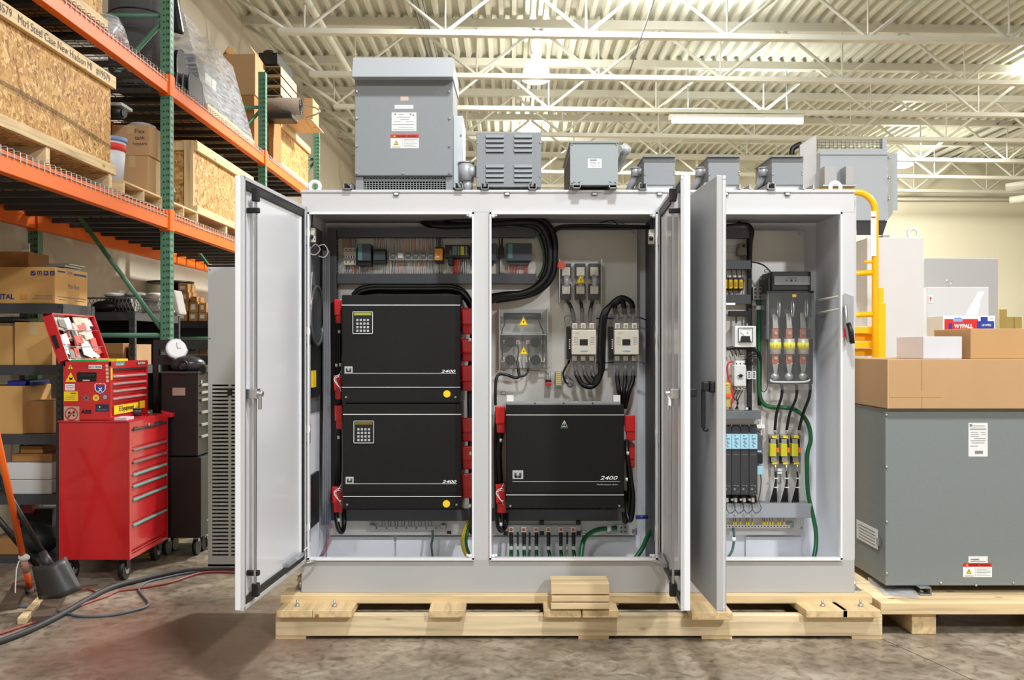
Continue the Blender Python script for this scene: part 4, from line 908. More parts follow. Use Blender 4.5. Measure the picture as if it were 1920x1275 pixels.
t = T('shunt_bar', 'black shunt bar with two legs above the meter', 'shunt', P(1386, 612, 5.38))
MB().pb(1367, 583, 1404, 593, 5.38, 5.41).to('bar', BLK, t, bev=.003); MB().pb(1379, 593, 1382, 606, 5.385, 5.39).to('leg', BLK, t); MB().pb(1400, 593, 1403, 606, 5.385, 5.39).to('leg', BLK, t)
MB().pb(1380, 606, 1382, 611, 5.385, 5.39).to('tip', SIL, t); MB().pb(1400, 606, 1402, 611, 5.385, 5.39).to('tip', SIL, t)
t = T('analog_meter', 'white square analog meter in the right bay', 'meter', P(1398, 651, 5.34))
MB().pb(1378, 611, 1418, 651, 5.345, DP-.01).to('housing', LBL, t, bev=.004)
MB().pb(1385, 615, 1411, 641, 5.335, 5.35).to('dial', PRW, t, bev=.004)
m = MB()
for a, b_, c, e in ((1384.4, 614.4, 1411.6, 615.4), (1384.4, 640.6, 1411.6, 641.6), (1384.4, 614.4, 1385.4, 641.6), (1410.6, 614.4, 1411.6, 641.6)): m.pb(a, b_, c, e, 5.333, 5.336)
m.tube([P(1397, 631, 5.332), P(1388, 622, 5.332)], .001, 4, 1); m.tube([P(1388, 619, 5.334), P(1398, 617, 5.334), P(1408, 619, 5.334)], .0008, 4, 4)
m.to('dial_print', PRK, t)
MB().hexa([P(1388, 641, 5.328), P(1408, 641, 5.328), P(1408, 641, 5.336), P(1388, 641, 5.336)], [P(1390, 630, 5.328), P(1406, 630, 5.328), P(1406, 630, 5.336), P(1390, 630, 5.336)]).to('lower_mask', BLK, t)
text('A', 1400, 1403, 624, 5.333, PRK, t)
cable([(1362, 654, 5.40), (1385, 652, 5.39), (1410, 655, 5.39), (1423, 664, 5.39), (1425, 690, 5.40), (1424, 760, 5.40)], .011, CAB, 'black cable arching under the meter and down', 'cable')
for k in range(3):
    cable([(1364+k*9, 654, 5.39), (1370+k*8, 658, 5.385), (1374+k*7.5, 668, 5.385)], .0028, CAB, ['left', 'middle', 'right'][k]+' short lead hanging under the meter left side', 'wire', name='thin_wire')
    cable([(1398+k*6.5, 684, 5.38), (1399+k*6.5, 674+k*2, 5.375), (1406+k*5, 665+k*4, 5.375), (1418, 664+k*5, 5.38)], .0032, CAB, ['outer', 'middle', 'inner'][k]+' curved lead above the auxiliary contacts', 'wire', name='thin_wire')
t = T('motor_starter', 'cream motor starter with black knob in the right bay', 'motor starter', P(1388, 732, 5.36))
MB().pb(1377, 685, 1399, 724, 5.36, DP-.01).to('housing', mat((214, 214, 210), .5, name='pale_grey_plastic'), t, bev=.003)
MB().pb(1379, 676, 1398, 686, 5.385, DP-.01).to('upper_terminals', LBL, t, bev=.002); MB().pb(1379, 723, 1397, 731, 5.385, DP-.01).to('lower_terminals', LBL, t, bev=.002)
m = MB()
for k in range(3): m.disc(1381+k*7, 682, 5.385, 1.3, .003, 8); m.disc(1381+k*7, 728, 5.385, 1.3, .003, 8)
m.to('terminal_screws', PRK, t)
MB().disc(1388.5, 704.5, 5.36, 3.2, .012, 10).to('knob', BLK, t); MB().pb(1383, 703.6, 1394, 705.4, 5.345, 5.35).to('knob_grip', BLK, t)
for k in range(2):
    t = T('auxiliary_contact', ['left', 'right'][k]+' small cream auxiliary contact beside the motor starter', 'contact', P(1405+k*8, 712, 5.37))
    MB().pb(1401+k*9, 696, 1409+k*9, 711, 5.38, DP-.01).to('body', LBL, t, bev=.002)
    m = MB()
    for i in range(3): m.pb(1403+k*9, 698+i*4, 1407+k*9, 699.6+i*4, 5.378, 5.381)
    m.to('contact_marks', PRK, t)
cable([(1373, 678, 5.38), (1365, 682, 5.37), (1364, 700, 5.37), (1370, 722, 5.37), (1374, 745, 5.37), (1368, 768, 5.38)], .006, mat((200, 50, 40), .4, name='red_wire3'), 'red wires curving down left of the motor starter', 'wires', name='control_wires')
for k in range(3): cable([(1381+k*6, 731, 5.39), (1376+k*5, 745, 5.38), (1384-k*1, 755, 5.38), (1378+k*3, 768, 5.39)], .003, CAB, ['left', 'middle', 'right'][k]+' crossing lead under the motor starter', 'wire', name='thin_wire')
t = T('cube_relay', 'clear cube relay with orange tab at the left of the right bay', 'relay', P(1364, 765, 5.34))
MB().pb(1356, 718, 1370, 764, 5.36, DP-.01).to('case', mat((176, 168, 96), .3, name='olive_case'), t, bev=.004); MB().pb(1362, 738, 1371, 745, 5.35, 5.37).to('orange_tab', mat((240, 90, 40), .4, name='orange_tab'), t); MB().pb(1357, 717, 1366, 721, 5.355, 5.37).to('yellow_top', YEL, t)
MB().pb(1398, 764, 1407, 768, 5.40, 5.41).to('white_tag', LBL, t)
# servo modules
SB = mat((164, 208, 224), .45, name='pale_blue_plastic'); SD = mat((52, 52, 56), .5, name='anthracite_plastic')
for k in range(5):
    x = 1340+k*16.2
    t = T('servo_module', ['half hidden', 'first fully visible', 'second fully visible', 'third fully visible', 'rightmost'][k]+' pale blue and anthracite servo module in the right bay', 'drive module', P(x+8, 928, 5.28), 'servo modules')
    MB().pb(x, 843, x+15.6, 928, 5.28, DP-.01).to('body', SD, t, bev=.002); MB().pb(x, 814, x+15.6, 842, 5.27, DP-.01).to('blue_cap', SB, t, bev=.002)
    MB().hexa([P(x, 814, 5.28), P(x+15.6, 814, 5.28), P(x+15.6, 812, DP-.02), P(x, 812, DP-.02)], [P(x+.5, 812, 5.29), P(x+15, 812, 5.29), P(x+15, 796, DP-.02), P(x+.5, 796, DP-.02)]).to('finned_top', SD, t)
    m = MB()
    for i in range(6): m.pb(x+5+i % 2*2, 822+i*3, x+12-(i*5 % 3)*2, 823.2+i*3, 5.268, 5.2705)
    m.disc(x+6, 817, 5.27, 1.2, .002, 8); m.to('cap_print', mat((60, 110, 140), .5, name='blue_grey_print'), t)
    m = MB(); m.disc(x+5, 917, 5.28, 2.4, .003, 10); m.disc(x+11, 911, 5.28, 1.4, .003, 8); m.pb(x+3, 852, x+13, 853, 5.278, 5.281); m.pb(x+3, 910, x+8, 911, 5.278, 5.281); m.disc(x+11, 922, 5.28, 1.1, .003, 8)
    m.to('front_marks', mat((120, 120, 124), .5, name='mid_grey_print'), t)
    MB().pb(x+5, 934, x+10, 942, 5.31, 5.35).to('connector', CRM, t, bev=.002); MB().pb(x-1, 935, x+4, 939, 5.33, 5.36).to('connector', PRW, t); MB().pb(x, 929, x+14, 944, 5.36, 5.42).to('connector_base', BLK, t)
    cable([(x+7, 942, 5.31), (x+5, 952, 5.295), (x+12, 962, 5.29), (x+20, 958, 5.29), (x+22, 950, 5.30), (x+16, 940, 5.32)], .002, CAB, 'thin loop of wire hanging under servo module, '+lab4[min(k, 3)]+(' end' if k == 4 else ''), 'wire', 'servo loops', 'thin_wire')
for k in range(8):
    x = 1345+k*9
    pass
m = MB()
for k in range(9): m.tube([P(1338+k*9, 798, 5.40), P(1346+k*9, 806, 5.36), P(1354+k*9, 812, 5.33)], .003, 5, 3)
tag(m.to('servo_leads', CAB), 'row of slanting black leads on top of the servo modules', 'wires')
t = T('power_connector', 'black module with pale blue plug right of the servo row', 'module', P(1427, 892, 5.32))
MB().pb(1420, 816, 1430, 870, 5.33, DP-.01).to('body', mat((86, 88, 92), .5, name='grey_side'), t, bev=.003); MB().pb(1420, 874, 1431, 890, 5.31, 5.42).to('blue_plug', SB, t, bev=.002); MB().pb(1420, 845, 1428, 848, 5.32, 5.34).to('blue_tab', SB, t); MB().pb(1420, 852, 1430, 868, 5.32, 5.34).to('dark_plug', BLK, t)
cable([(1426, 890, 5.35), (1427, 905, 5.35), (1424, 930, 5.34), (1418, 942, 5.33), (1408, 944, 5.33)], .003, WC['dark'], 'thin lead curving down from the pale blue plug', 'wire', name='thin_wire')
tag(MB().pb(1419, 796, 1434, 803, 5.39, DP-.001).pb(1427, 786, 1429, 816, 5.41, 5.415).to('cable_clip', PRW), 'small white plastic clip above the servo row', 'clip')
# distribution block
t = T('distribution_block', 'drilled steel distribution block at the top of the green cable', 'terminal block', P(1421, 562, 5.38))
MB().pb(1412, 538, 1429, 562, 5.38, DP-.001).to('block', GALV, t, bev=.001)
m = MB()
for x in (1416, 1425):
    for y in (542, 549, 557): m.disc(x, y, 5.38, 1.8, .002, 10)
m.to('holes', mat((60, 30, 26), .5, name='hole_brown'), t)
cable([(1422, 562, 5.40), (1423, 600, 5.40), (1423, 690, 5.40), (1424, 735, 5.40), (1430, 755, 5.40), (1445, 763, 5.40), (1470, 764, 5.39), (1490, 768, 5.39), (1506, 780, 5.38), (1517, 800, 5.38), (1520, 825, 5.37), (1514, 850, 5.37), (1513, 890, 5.36), (1516, 930, 5.35), (1525, 970, 5.33), (1530, 1000, 5.30), (1529, 1030, 5.26), (1522, 1062, 5.2)], .0125, GRN, 'long thick green cable winding down the right bay', 'cable', None, 'ground_cable', 6)
for x, y, l in ((1423, 577, 'on the green cable under the steel block'),): marker(x, y, 5.385, 'grey cable marker '+l, 9, 8)
tag(MB().pb(1408, 563, 1418, 573, 5.42, DP).to('paper_label', LBL), 'small white label left of the green cable in the right bay', 'label')
# fused disconnect
t = T('fused_disconnect', 'large three-pole fused disconnect switch with black head in the right bay', 'disconnect switch', P(1484, 720, 5.3))
h = MB().pb(1447, 509, 1521, 545, 5.22, DP-.01).to('switch_head', BLK, t, bev=.006)
MB().pb(1452, 518, 1519, 534, 5.213, 5.222).to('grey_plate', mat((122, 122, 124), .5, name='plate_mid_grey'), h)
m = MB(); m.disc(1484, 526, 5.213, 2.6, .002, 4); m.disc(1475, 526, 5.213, 1.2, .002, 8); m.disc(1492, 526, 5.213, 1.2, .002, 8); m.pb(1476, 521, 1494, 521.8, 5.2115, 5.213); m.to('head_print', PRK, h)
MB().pb(1440, 520, 1449, 545, 5.24, DP-.01).to('side_housing', BLK, t, bev=.003)
MB().pb(1438, 545, 1526, 549, 5.22, DP-.02).to('cross_bar', BLK, t)
MB().pb(1442, 549, 1524, 720, 5.40, DP-.005).to('back_plate', mat((52, 52, 54), .4, name='charcoal'), t)
for x in (1439, 1524): MB().pb(x-2, 549, x+3, 636, 5.25, DP-.01).to('side_plate', mat((100, 104, 106), .25, .4, name='steel_side'), t, bev=.002)
MB().pb(1486, 551, 1493, 557, 5.24, 5.25).to('yellow_tag', YEL, t)
for k, x in enumerate((1454, 1480, 1506)):
    MB().hexa([P(x-5, 616, 5.33), P(x+6, 616, 5.33), P(x+6, 616, 5.38), P(x-5, 616, 5.38)], [P(x-6, 590-k*2, 5.33), P(x+3, 586, 5.33), P(x+3, 586, 5.38), P(x-6, 590-k*2, 5.38)]).to('blade_clip', SIL, t, bev=.002)
    MB().ring(P(x+6, 578, 5.30), .022, .006, 'X', 14, 6, 2.2).to('contact_jaw', SIL, t)
    for y0_, y1_ in ((617, 634), (664, 681)):
        c = MB().pb(x-6, y0_, x+6, y1_, 5.31, 5.34).to('copper_tab', COP, t, bev=.002); MB().disc(x, (y0_+y1_)/2-1, 5.31, 3.4, .008, 6).to('bolt_head', SIL, c)
    f = MB().cyl(P(x, 635, 5.32), P(x, 664, 5.32), .030, 18).to('fuse', mat((206, 204, 198), .35, .3, name='fuse_grey'), t)
    MB().cyl(P(x, 642, 5.32), P(x, 655, 5.32), .0325, 18).to('yellow_band', mat((236, 222, 30), .5, name='band_yellow'), f)
    text('1 3', x-4, x+4, 648, 5.286, GRY, f, hpx=4)
    MB().hexa([P(x-3, 700, 5.33), P(x+3, 700, 5.33), P(x+3, 700, 5.36), P(x-3, 700, 5.36)], [P(x-6, 681, 5.32), P(x+6, 681, 5.32), P(x+6, 681, 5.36), P(x-6, 681, 5.36)]).to('lug_blade', SIL, t, bev=.002)
    MB().sph(P(x-1, 706, 5.32), .026, 12, 8, (1, .8, .9)).to('cable_lug', GALV, t)
MB().pb(1440, 549, 1528, 731, 5.20, 5.203).to('clear_shield', ACR, t, label='clear plastic safety shield')
m = MB(); m.tube([P(1445, 712, 5.21), P(1452, 716, 5.2), P(1508, 716, 5.2), P(1518, 712, 5.21)], .006, 6, 3); m.to('shield_rim', mat((220, 224, 226), .15, 0, alpha=.6, name='clear_rim'), t)
for k, pts in enumerate(([(1461, 712, 5.33), (1466, 725, 5.32), (1465, 745, 5.32), (1456, 775, 5.34), (1453, 806, 5.36)], [(1490, 712, 5.33), (1494, 728, 5.32), (1492, 748, 5.32), (1481, 775, 5.34), (1475, 806, 5.36)], [(1506, 700, 5.33), (1514, 706, 5.32), (1519, 722, 5.31), (1517, 745, 5.31), (1506, 775, 5.34), (1498, 806, 5.36)])):
    cable(pts, .0085, CAB, 'black power cable from the disconnect down to the '+['left', 'middle', 'right'][k]+' yellow fuse', 'cable')
    tag(MB().cyl(P(1453+k*22.5, 806, 5.36), P(1453+k*22.5, 814, 5.37), .008, 8).to('ferrule', SIL), 'clear ferrule on top of the '+['left', 'middle', 'right'][k]+' yellow fuse', 'ferrule')
cable([(1406, 491, 5.38), (1420, 493, 5.35), (1434, 499, 5.3), (1447, 512, 5.28)], .004, CAB, 'thin black wire arching from the duct to the disconnect head', 'wire', name='thin_wire')
cable([(1440, 715, 5.39), (1438, 728, 5.38), (1432, 735, 5.38), (1427, 730, 5.39)], .0025, CAB, 'thin wire hook left of the disconnect foot', 'wire', name='thin_wire')
YF_ = mat((214, 206, 52), .3, alpha=.9, name='yellow_translucent')
for k in range(3):
    x = 1443+k*20.4
    t = T('fuse_carrier', ['left', 'middle', 'right'][k]+' yellow fuse carrier low in the right bay', 'fuse carrier', P(x+9, 871, 5.36), 'yellow fuse carriers')
    MB().pb(x, 815, x+18, 871, 5.40, DP-.01).to('base', mat((150, 152, 152), .4, name='clear_grey'), t, bev=.002)
    MB().pb(x+1, 832, x+13, 856, 5.355, 5.40).to('yellow_body', YF_, t, bev=.003); MB().pb(x+5, 817, x+14, 822, 5.37, 5.41).to('yellow_clip', YEL, t, bev=.002); MB().pb(x+5, 867, x+14, 871, 5.37, 5.41).to('yellow_clip', YEL, t, bev=.002)
    MB().pb(x+13.5, 840, x+18, 848, 5.36, 5.39).to('orange_plug', mat((240, 110, 40), .4, name='orange_plug'), t); MB().pb(x+2, 823, x+12, 831, 5.37, 5.40).to('metal_clip', GALV, t); MB().pb(x+3, 857, x+13, 866, 5.37, 5.40).to('metal_clip', GALV, t)
    m = MB(); m.pb(x+.4, 822, x+3, 868, 5.38, 5.40); m.pb(x+13.5, 824, x+16, 838, 5.38, 5.40); m.to('dark_frame', BLK, t)
    xc = x+11
    for q in range(4): cable([(xc, 884, 5.38), (xc+1, 900, 5.375), (xc+1-q*1.5, 920, 5.375), (xc+2-q*4, 944, 5.38)], .005, CAB, ['right', 'inner right', 'inner left', 'left'][q]+' strand of the cable fan under the '+['left', 'middle', 'right'][k]+' yellow fuse', 'cable', name='fan_cable')
    tag(MB().cyl(P(xc, 871, 5.38), P(xc, 883, 5.38), .008, 8).to('ferrule', SIL), 'clear ferrule under the '+['left', 'middle', 'right'][k]+' yellow fuse', 'ferrule')
    for yy, w_ in ((896, 'upper'), (913, 'lower')): tag(MB().cyl(P(xc+1, yy, 5.368), P(xc+1, yy+1.5, 5.368), .0145, 10).to('zip_tie', LBL), w_+' pale tie on the fan of cables under the '+['left', 'middle', 'right'][k]+' yellow fuse', 'cable tie')
tag(MB().pb(1458, 879, 1466, 883, 5.40, DP).pb(1458, 884.5, 1466, 888.5, 5.40, DP).to('paper_label', LBL), 'two-row small label between the left and middle cable fans', 'label')
t = T('ground_bar', 'cream ground bar with yellow tipped wires at the bottom of the right bay', 'ground bar', P(1420, 990, 5.4))
MB().pb(1345, 984, 1482, 990, 5.39, 5.41).to('bar', mat((206, 204, 196), .4, .3, name='pale_bar'), t)
m = MB()
for k in range(22): m.disc(1350+k*6, 987, 5.39, 1.2, .003, 6)
m.to('screws', PRK, t); MB().pb(1479, 979, 1488, 989, 5.40, DP).to('bracket', GALV, t)
for k, a in enumerate((1376, 1380, 1388, 1400, 1404, 1411, 1431, 1434, 1439, 1444, 1449, 1459, 1463, 1470)):
    tag(MB().tube([P(a-1, 971, 5.41), P(a, 978, 5.40)], .002, 5, 1).to('ground_wire', WC['grey']), 'short grey wire, number %s from the left above the right bay ground bar' % ['one', 'two', 'three', 'four', 'five', 'six', 'seven', 'eight', 'nine', 'ten', 'eleven', 'twelve', 'thirteen', 'fourteen'][k], 'wire', 'ground bar wires')
    MB().pb(a-1.2, 978, a+1.2, 984, 5.395, 5.41).to('ferrule', YEL, t)
cable([(1374, 990, 5.39), (1376, 1000, 5.38), (1376, 1015, 5.37), (1372, 1034, 5.35), (1360, 1052, 5.3)], .0075, mat((52, 92, 84), .5, name='teal_green'), 'grey-green lead below the right bay ground bar', 'cable', name='ground_cable')
marker(1376, 1011, 5.365, 'pale cable marker on the grey-green lead in the right bay', 6, 7)

# ================================================================ side air conditioner
dA = 5.15
t = T('side_cooling_unit', 'light grey slotted cooling unit on the left side of the enclosure', 'air conditioner', P(480, 1065, dA+.2))
ax0, ax1 = X(390, dA), XL-.002; az0, az1 = Z(1062, dA), Z(497, dA)
MB().box(ax0, dA+.02, az0, ax0+.012, dA+.42, az1).to('side_shell', LG2, t); MB().box(ax0+.012, dA+.40, az0, ax1, dA+.42, az1).to('back_shell', LG2, t); MB().box(ax0, dA, az1-.01, ax1, dA+.42, az1+.002).to('top_shell', LG2, t); MB().box(ax0, dA, az0-.002, ax1, dA+.42, az0+.012).to('bottom_shell', LG2, t)
m = MB(); s0, s1 = Z(1046, dA), Z(721, dA); n = 46
m.box(ax0, dA, az0, ax1, dA+.012, s0); m.box(ax0, dA, s1, ax1, dA+.012, az1)
xs = [ax0+.024, ax0+.115, ax0+.13, ax0+.235, ax0+.25, ax0+.36]
m.box(ax0, dA, s0, xs[0], dA+.012, s1); m.box(xs[1], dA, s0, xs[2], dA+.012, s1); m.box(xs[3], dA, s0, xs[4], dA+.012, s1); m.box(xs[5], dA, s0, ax1, dA+.012, s1)
m.to('front_panel', LG2, t)
m = MB()
for i in range(n):
    z = s0+(s1-s0)*i/n
    m.box(xs[0], dA+.001, z, xs[5], dA+.011, z+(s1-s0)/n*.52)
m.to('vent_slats', LG2, t, kind='stuff')
MB().box(ax0+.03, dA+.12, az0+.03, ax1-.03, dA+.3, az1-.5).to('coil', mat((58, 58, 62), .5, name='coil_grey'), t)
m = MB()
for y in (505, 634, 774, 905): m.sph(P(393.5, y, dA), .006, 8, 5)
m.to('screws', GALV, t)
MB().pb(426, 728, 434, 742, dA-.01, dA+.001).to('finger_pull', BLK, t, bev=.003)

# ================================================================ equipment on the roof of the enclosure
zt = ZT+.016
def strut(x0, x1, z, y0, y1, parent, py=None):
    m = MB(); w_ = .042; h_ = .036; th = .004
    m.box(x0, y0, z, x0+w_, y1, z+th); m.box(x0, y0, z, x0+th, y1, z+h_); m.box(x0+w_-th, y0, z, x0+w_, y1, z+h_); m.box(x0, y0, z+h_-th, x0+.014, y1, z+h_); m.box(x0+w_-.014, y0, z+h_-th, x0+w_, y1, z+h_)
    return m.to('strut_channel', GALV, parent, label='open steel strut channel')
# transformer
d = 5.0
t = T('dry_transformer', 'tall grey dry-type transformer with a pale hood on the enclosure roof', 'transformer', (X(757, d), d+.25, zt))
tz0 = Z(329, d)
MB().pb(665, 143, 849, 329, d, d+.42).to('case', TG, t, bev=.004)
hz = Z(143, d)
m = MB(); xa, xb = X(664, d), X(851, d)
m.prism([(xa, d-.08, Z(144, d-.08)), (xa, d-.045, Z(112, d)), (xa, d+.45, Z(112, d)), (xa, d+.45, hz)], (xb-xa, 0, 0)); m.to('hood', mat((166, 169, 174), .4, 0, .02, 3, name='pale_hood_paint'), t, bev=.004, label='pale sheet metal hood')
# lower grille: sloped mesh
gz0, gz1 = zt+.002, tz0
MB().box(X(665, d), d+.02, gz0, X(680, d), d+.06, gz1).to('foot_panel', TG, t, bev=.003); MB().box(X(835, d), d+.02, gz0, X(849, d), d+.06, gz1).to('foot_panel', TG, t, bev=.003)
MB().box(X(665, d), d+.37, gz0, X(849, d), d+.42, gz1).to('rear_foot', TG2, t)
m = MB()
x0_, x1_ = X(680, d), X(835, d); n = 28
for i in range(n+1):
    xx = x0_+(x1_-x0_)*i/n; m.box(xx-.002, d+.03, gz0, xx+.002, d+.036, gz1)
for j in range(8):
    zz = gz0+(gz1-gz0)*j/7.5; m.box(x0_, d+.029, zz, x1_, d+.037, zz+(.012 if j == 5 else .003))
m.to('grille', TG, t, kind='stuff')
MB().box(x0_, d+.2, gz0, x1_, d+.3, gz1).to('core', mat((16, 16, 17), .7, name='core_dark'), t)
m = MB()
for x, y in ((669.5, 222), (669.5, 274), (669.5, 325), (842.5, 172), (842.5, 222), (842.5, 274), (842.5, 325), (756, 325), (670, 172)):
    MB().sph(P(x, y, d), .008, 8, 6).cyl(P(x, y, d), P(x, y, d)-Vector((0, .012, 0)), .004, 6).to('cover_bolt', SIL, t)
MB().pb(751, 181, 766, 189, d-.001, d).to('small_plate', mat((206, 176, 164), .5, name='pink_print'), t)
MB().pb(740, 197, 775, 204, d-.001, d).to('paper_strip', PRW, t); text('SUITABLE FOR INDOOR USE ONLY', 743, 772, 200.5, d-.001, GRY, t, hpx=2)
a = MB().pb(734.5, 211, 780.5, 246, d-.001, d).to('rating_plate', PRW, t, label='white rating plate')
m = MB()
for (x0_, y0_, x1_) in ((747, 214, 757), (744, 219, 770), (750, 223, 768), (738, 228, 752), (760, 228, 776), (736, 233, 777), (746, 238, 776), (736, 243, 778)): m.pb(x0_, y0_, x1_, y0_+1.0, d-.0018, d)
m.disc(741, 214, d-.001, 1.8, .001, 10); m.disc(770, 214, d-.001, 1.8, .001, 10); m.disc(775, 216, d-.001, 1.8, .001, 10); m.to('plate_print', GRY, a)
def danger(x0, y0, x1, y1, d, t):
    h_ = (y1-y0)*.26; w_ = x1-x0
    a = MB().pb(x0, y0, x1, y1, d-.001, d).to('danger_label', PRW, t, label='white and red danger label'); MB().pb(x0, y0, x1, y0+h_, d-.0018, d).to('red_header', PRR, a)
    text('DANGER  PELIGRO', x0+w_*.2, x1-w_*.08, y0+h_/2, d-.0018, PRK, t, bold=.02, hpx=h_*.5)
    cx, cy, r = x0+w_*.2, y0+h_+(y1-y0-h_)*.46, (y1-y0)*.2
    tri(cx, cy, d-.001, r, t) if r > 3 else None
    MB().prism([P(x0+w_*.14, y0+h_*.5-1.8, d-.0019), P(x0+w_*.14+2, y0+h_*.5+1.4, d-.0019), P(x0+w_*.14-2, y0+h_*.5+1.4, d-.0019)], (0, -.0005, 0)).to('header_triangle', YEL, a)
    m = MB(); m.pb(x0+w_*.41, y0+h_+1, x0+w_*.42, y1-1, d-.0015, d)
    for i in range(6): m.pb(x0+w_*.46, y0+h_+2+i*(y1-y0-h_-3)/6, x0+w_*(.95-.12*(i % 3 == 1)), y0+h_+2.8+i*(y1-y0-h_-3)/6, d-.0015, d)
    m.pb(x0+w_*.04, y1-4, x0+w_*.36, y1-3.3, d-.0015, d); m.pb(x0+w_*.04, y1-2, x0+w_*.36, y1-1.3, d-.0015, d)
    m.to('fine_print', GRY, a)
danger(732.5, 252, 785, 278, d, t)
for k, (xa_, xb_) in enumerate(((640, 664), (848, 872))): strut(X((xa_+xb_)/2, 4.95)-.02, 0, zt, 4.93, 5.4, t)
t = T('mounting_bracket_box', 'narrow pale grey box behind the tall transformer, on its right', 'junction box', P(861, 355, d+.12))
MB().pb(850, 217, 868, 352, d+.10, d+.40).to('box', mat((198, 204, 206), .4, name='pale_grey_paint'), t, bev=.004); MB().disc(864, 254, d+.1, 2, .004, 8).to('keyhole', GRY, t)
AL = mat((178, 180, 182), .42, .25, .05, 12, name='cast_aluminium')
t = T('conduit_elbow', 'cast aluminium conduit elbow between the transformer and the louvered box', 'conduit fitting', P(876, 358, d+.1))
MB().cyl(P(874, 306, d+.1), P(874, 340, d+.1), .042, 18).to('body', AL, t); MB().cyl(P(876, 338, d+.1), P(876, 359, d+.1), .030, 16).to('lower_neck', AL, t); MB().tube([P(876, 320, d+.1), P(884, 322, d+.09), P(895, 322, d+.09)], [.034, .036, .030], 14, 1).to('side_neck', AL, t); MB().cyl(P(874, 304.5, d+.1), P(874, 307, d+.1), .046, 18).to('cap', AL, t)
# louvered box
d = 5.02
t = T('louvered_box', 'square grey box with four banks of louvers on the enclosure roof', 'resistor box', (X(954, d), d+.2, zt))
MB().pb(893, 248, 1015, 350, d, d+.36).to('case', TG, t, bev=.003)
for (lx) in (910, 963):
    for (ly) in (254, 310):
        for i in range(4):
            y = ly+i*8.9; x0_, x1_ = lx, lx+36
            o = .010
            MB().prism([P(x0_, y-1.5, d), P(x1_, y-1.5, d), P(x1_-1.5, y+4.6, d)-Vector((0, o, 0)), P(x0_+1.5, y+4.6, d)-Vector((0, o, 0))], (0, .012, -.001)).to('louver', TG, t)
            MB().pb(x0_+1.5, y+4.4, x1_-1.5, y+6.0, d-.002, d+.001).to('louver_gap', BLK, t)
m = MB()
for x in (894.5, 1013):
    for y in (268, 331): m.sph(P(x, y, d), .006, 8, 5)
m.to('screws', SIL, t); MB().pb(894, 346, 1014, 350, d-.012, d).to('bottom_lip', TG, t)
for x in (909, 998): strut(X(x, 4.97)-.02, 0, zt, 4.935, 5.4, t)
# third box
d = 4.9
t = T('perforated_box', 'pale grey square box overhanging the roof front, with white label', 'resistor box', (X(1114, d), d+.3, zt))
MB().pb(1069, 268, 1159, 347, d, d+.01).to('front_cover', mat((150, 157, 160), .5, 0, .03, 60, name='light_transformer_grey'), t, bev=.002)
MB().pb(1071, 268, 1157, 347, d+.01, d+.68).to('case', TG, t, bev=.003); MB().pb(1068, 264, 1160, 268.5, d-.006, d+.68).to('lid', TG, t, bev=.002)
m = MB(); xx = X(1071, d+.01)-.001
for i in range(12):
    for j in range(7): m.box(xx-.001, d+.12+i*.045, Z(340, d)+j*.026, xx, d+.14+i*.045, Z(340, d)+j*.026+.014)
m.to('perforations', BLK, t, kind='stuff')
m = MB()
for x in (1072.5, 1155.5):
    for y in (271, 342): m.sph(P(x, y, d), .006, 8, 5)
m.to('screws', SIL, t)
a = MB().pb(1102, 297.5, 1128, 315, d-.001, d).to('name_label', LBL, t, label='white name label'); m = MB()
m.pb(1106, 299, 1119, 301.5, d-.0018, d)
for i in range(4): m.pb(1106+i % 2*2, 304+i*2.6, 1118, 304.6+i*2.6, d-.0018, d); m.pb(1121, 304+i*2.6, 1125, 304.6+i*2.6, d-.0018, d)
m.to('label_print', GRY, a)
for x in (1081, 1149): strut(X(x, 4.92)-.022, 0, zt, 4.895, 5.5, t)
t = T('conduit_elbow', 'aluminium elbow with slanting pipe right of the pale overhanging box', 'conduit fitting', P(1165, 355, 5.2))
MB().sph(P(1172, 281, 5.15), .034, 14, 10).to('round_head', AL, t); MB().cyl(P(1160, 279, 5.1), P(1170, 280, 5.15), .022, 12).to('coupling', AL, t); MB().cyl(P(1171, 285, 5.15), P(1158, 318, 5.4), .022, 12).to('pipe', AL, t)
# three small boxes
d = 5.02
nm = ['left', 'middle', 'right']
for k, x in enumerate((1207, 1328, 1447)):
    t = T('wireway_box', nm[k]+' one of three small grey junction boxes on the roof', 'junction box', (X(x+30, d), d+.2, zt), 'three small roof boxes')
    MB().pb(x, 294, x+59, 347, d, d+.34).to('case', TG, t, bev=.003)
    MB().pb(x-.5, 293, x+59.5, 303, d-.004, d+.001).to('top_lip', mat((118, 122, 124), .5, name='lip_grey'), t); MB().pb(x-.5, 292.4, x+59.5, 294, d-.02, d+.34).to('lid', TG2, t)
    MB().pb(x+1, 347, x+58, 358, d+.01, d+.32).to('underframe', mat((196, 198, 200), .4, name='pale_underframe'), t)
    m = MB(); m.sph(P(x+2, 327, d), .006, 8, 5); m.sph(P(x+57.5, 327, d), .006, 8, 5); m.sph(P(x+57.5, 322, d), .006, 8, 5); m.to('screws', SIL, t)
    strut(X(x-4, 4.97)-.02, 0, zt, 4.935, 5.4, t)
    e = T('conduit_elbow', 'aluminium elbow with slanting pipe left of the '+nm[k]+' small roof box', 'conduit fitting', P(x-20, 358, 5.2), 'elbows of the small roof boxes')
    MB().cyl(P(x-15, 316, 5.14), P(x-15, 331, 5.14), .028, 14).to('elbow_body', AL, e); MB().cyl(P(x-15, 314.5, 5.14), P(x-15, 317, 5.14), .031, 14).to('cap', AL, e); MB().cyl(P(x-11, 321, 5.13), P(x-1, 321, 5.1), .017, 12).to('coupling', AL, e)
    MB().cyl(P(x-15, 329, 5.14), (X(x-36, 5.3), 5.3, zt+.0), .021, 12).to('slanting_pipe', AL, e)
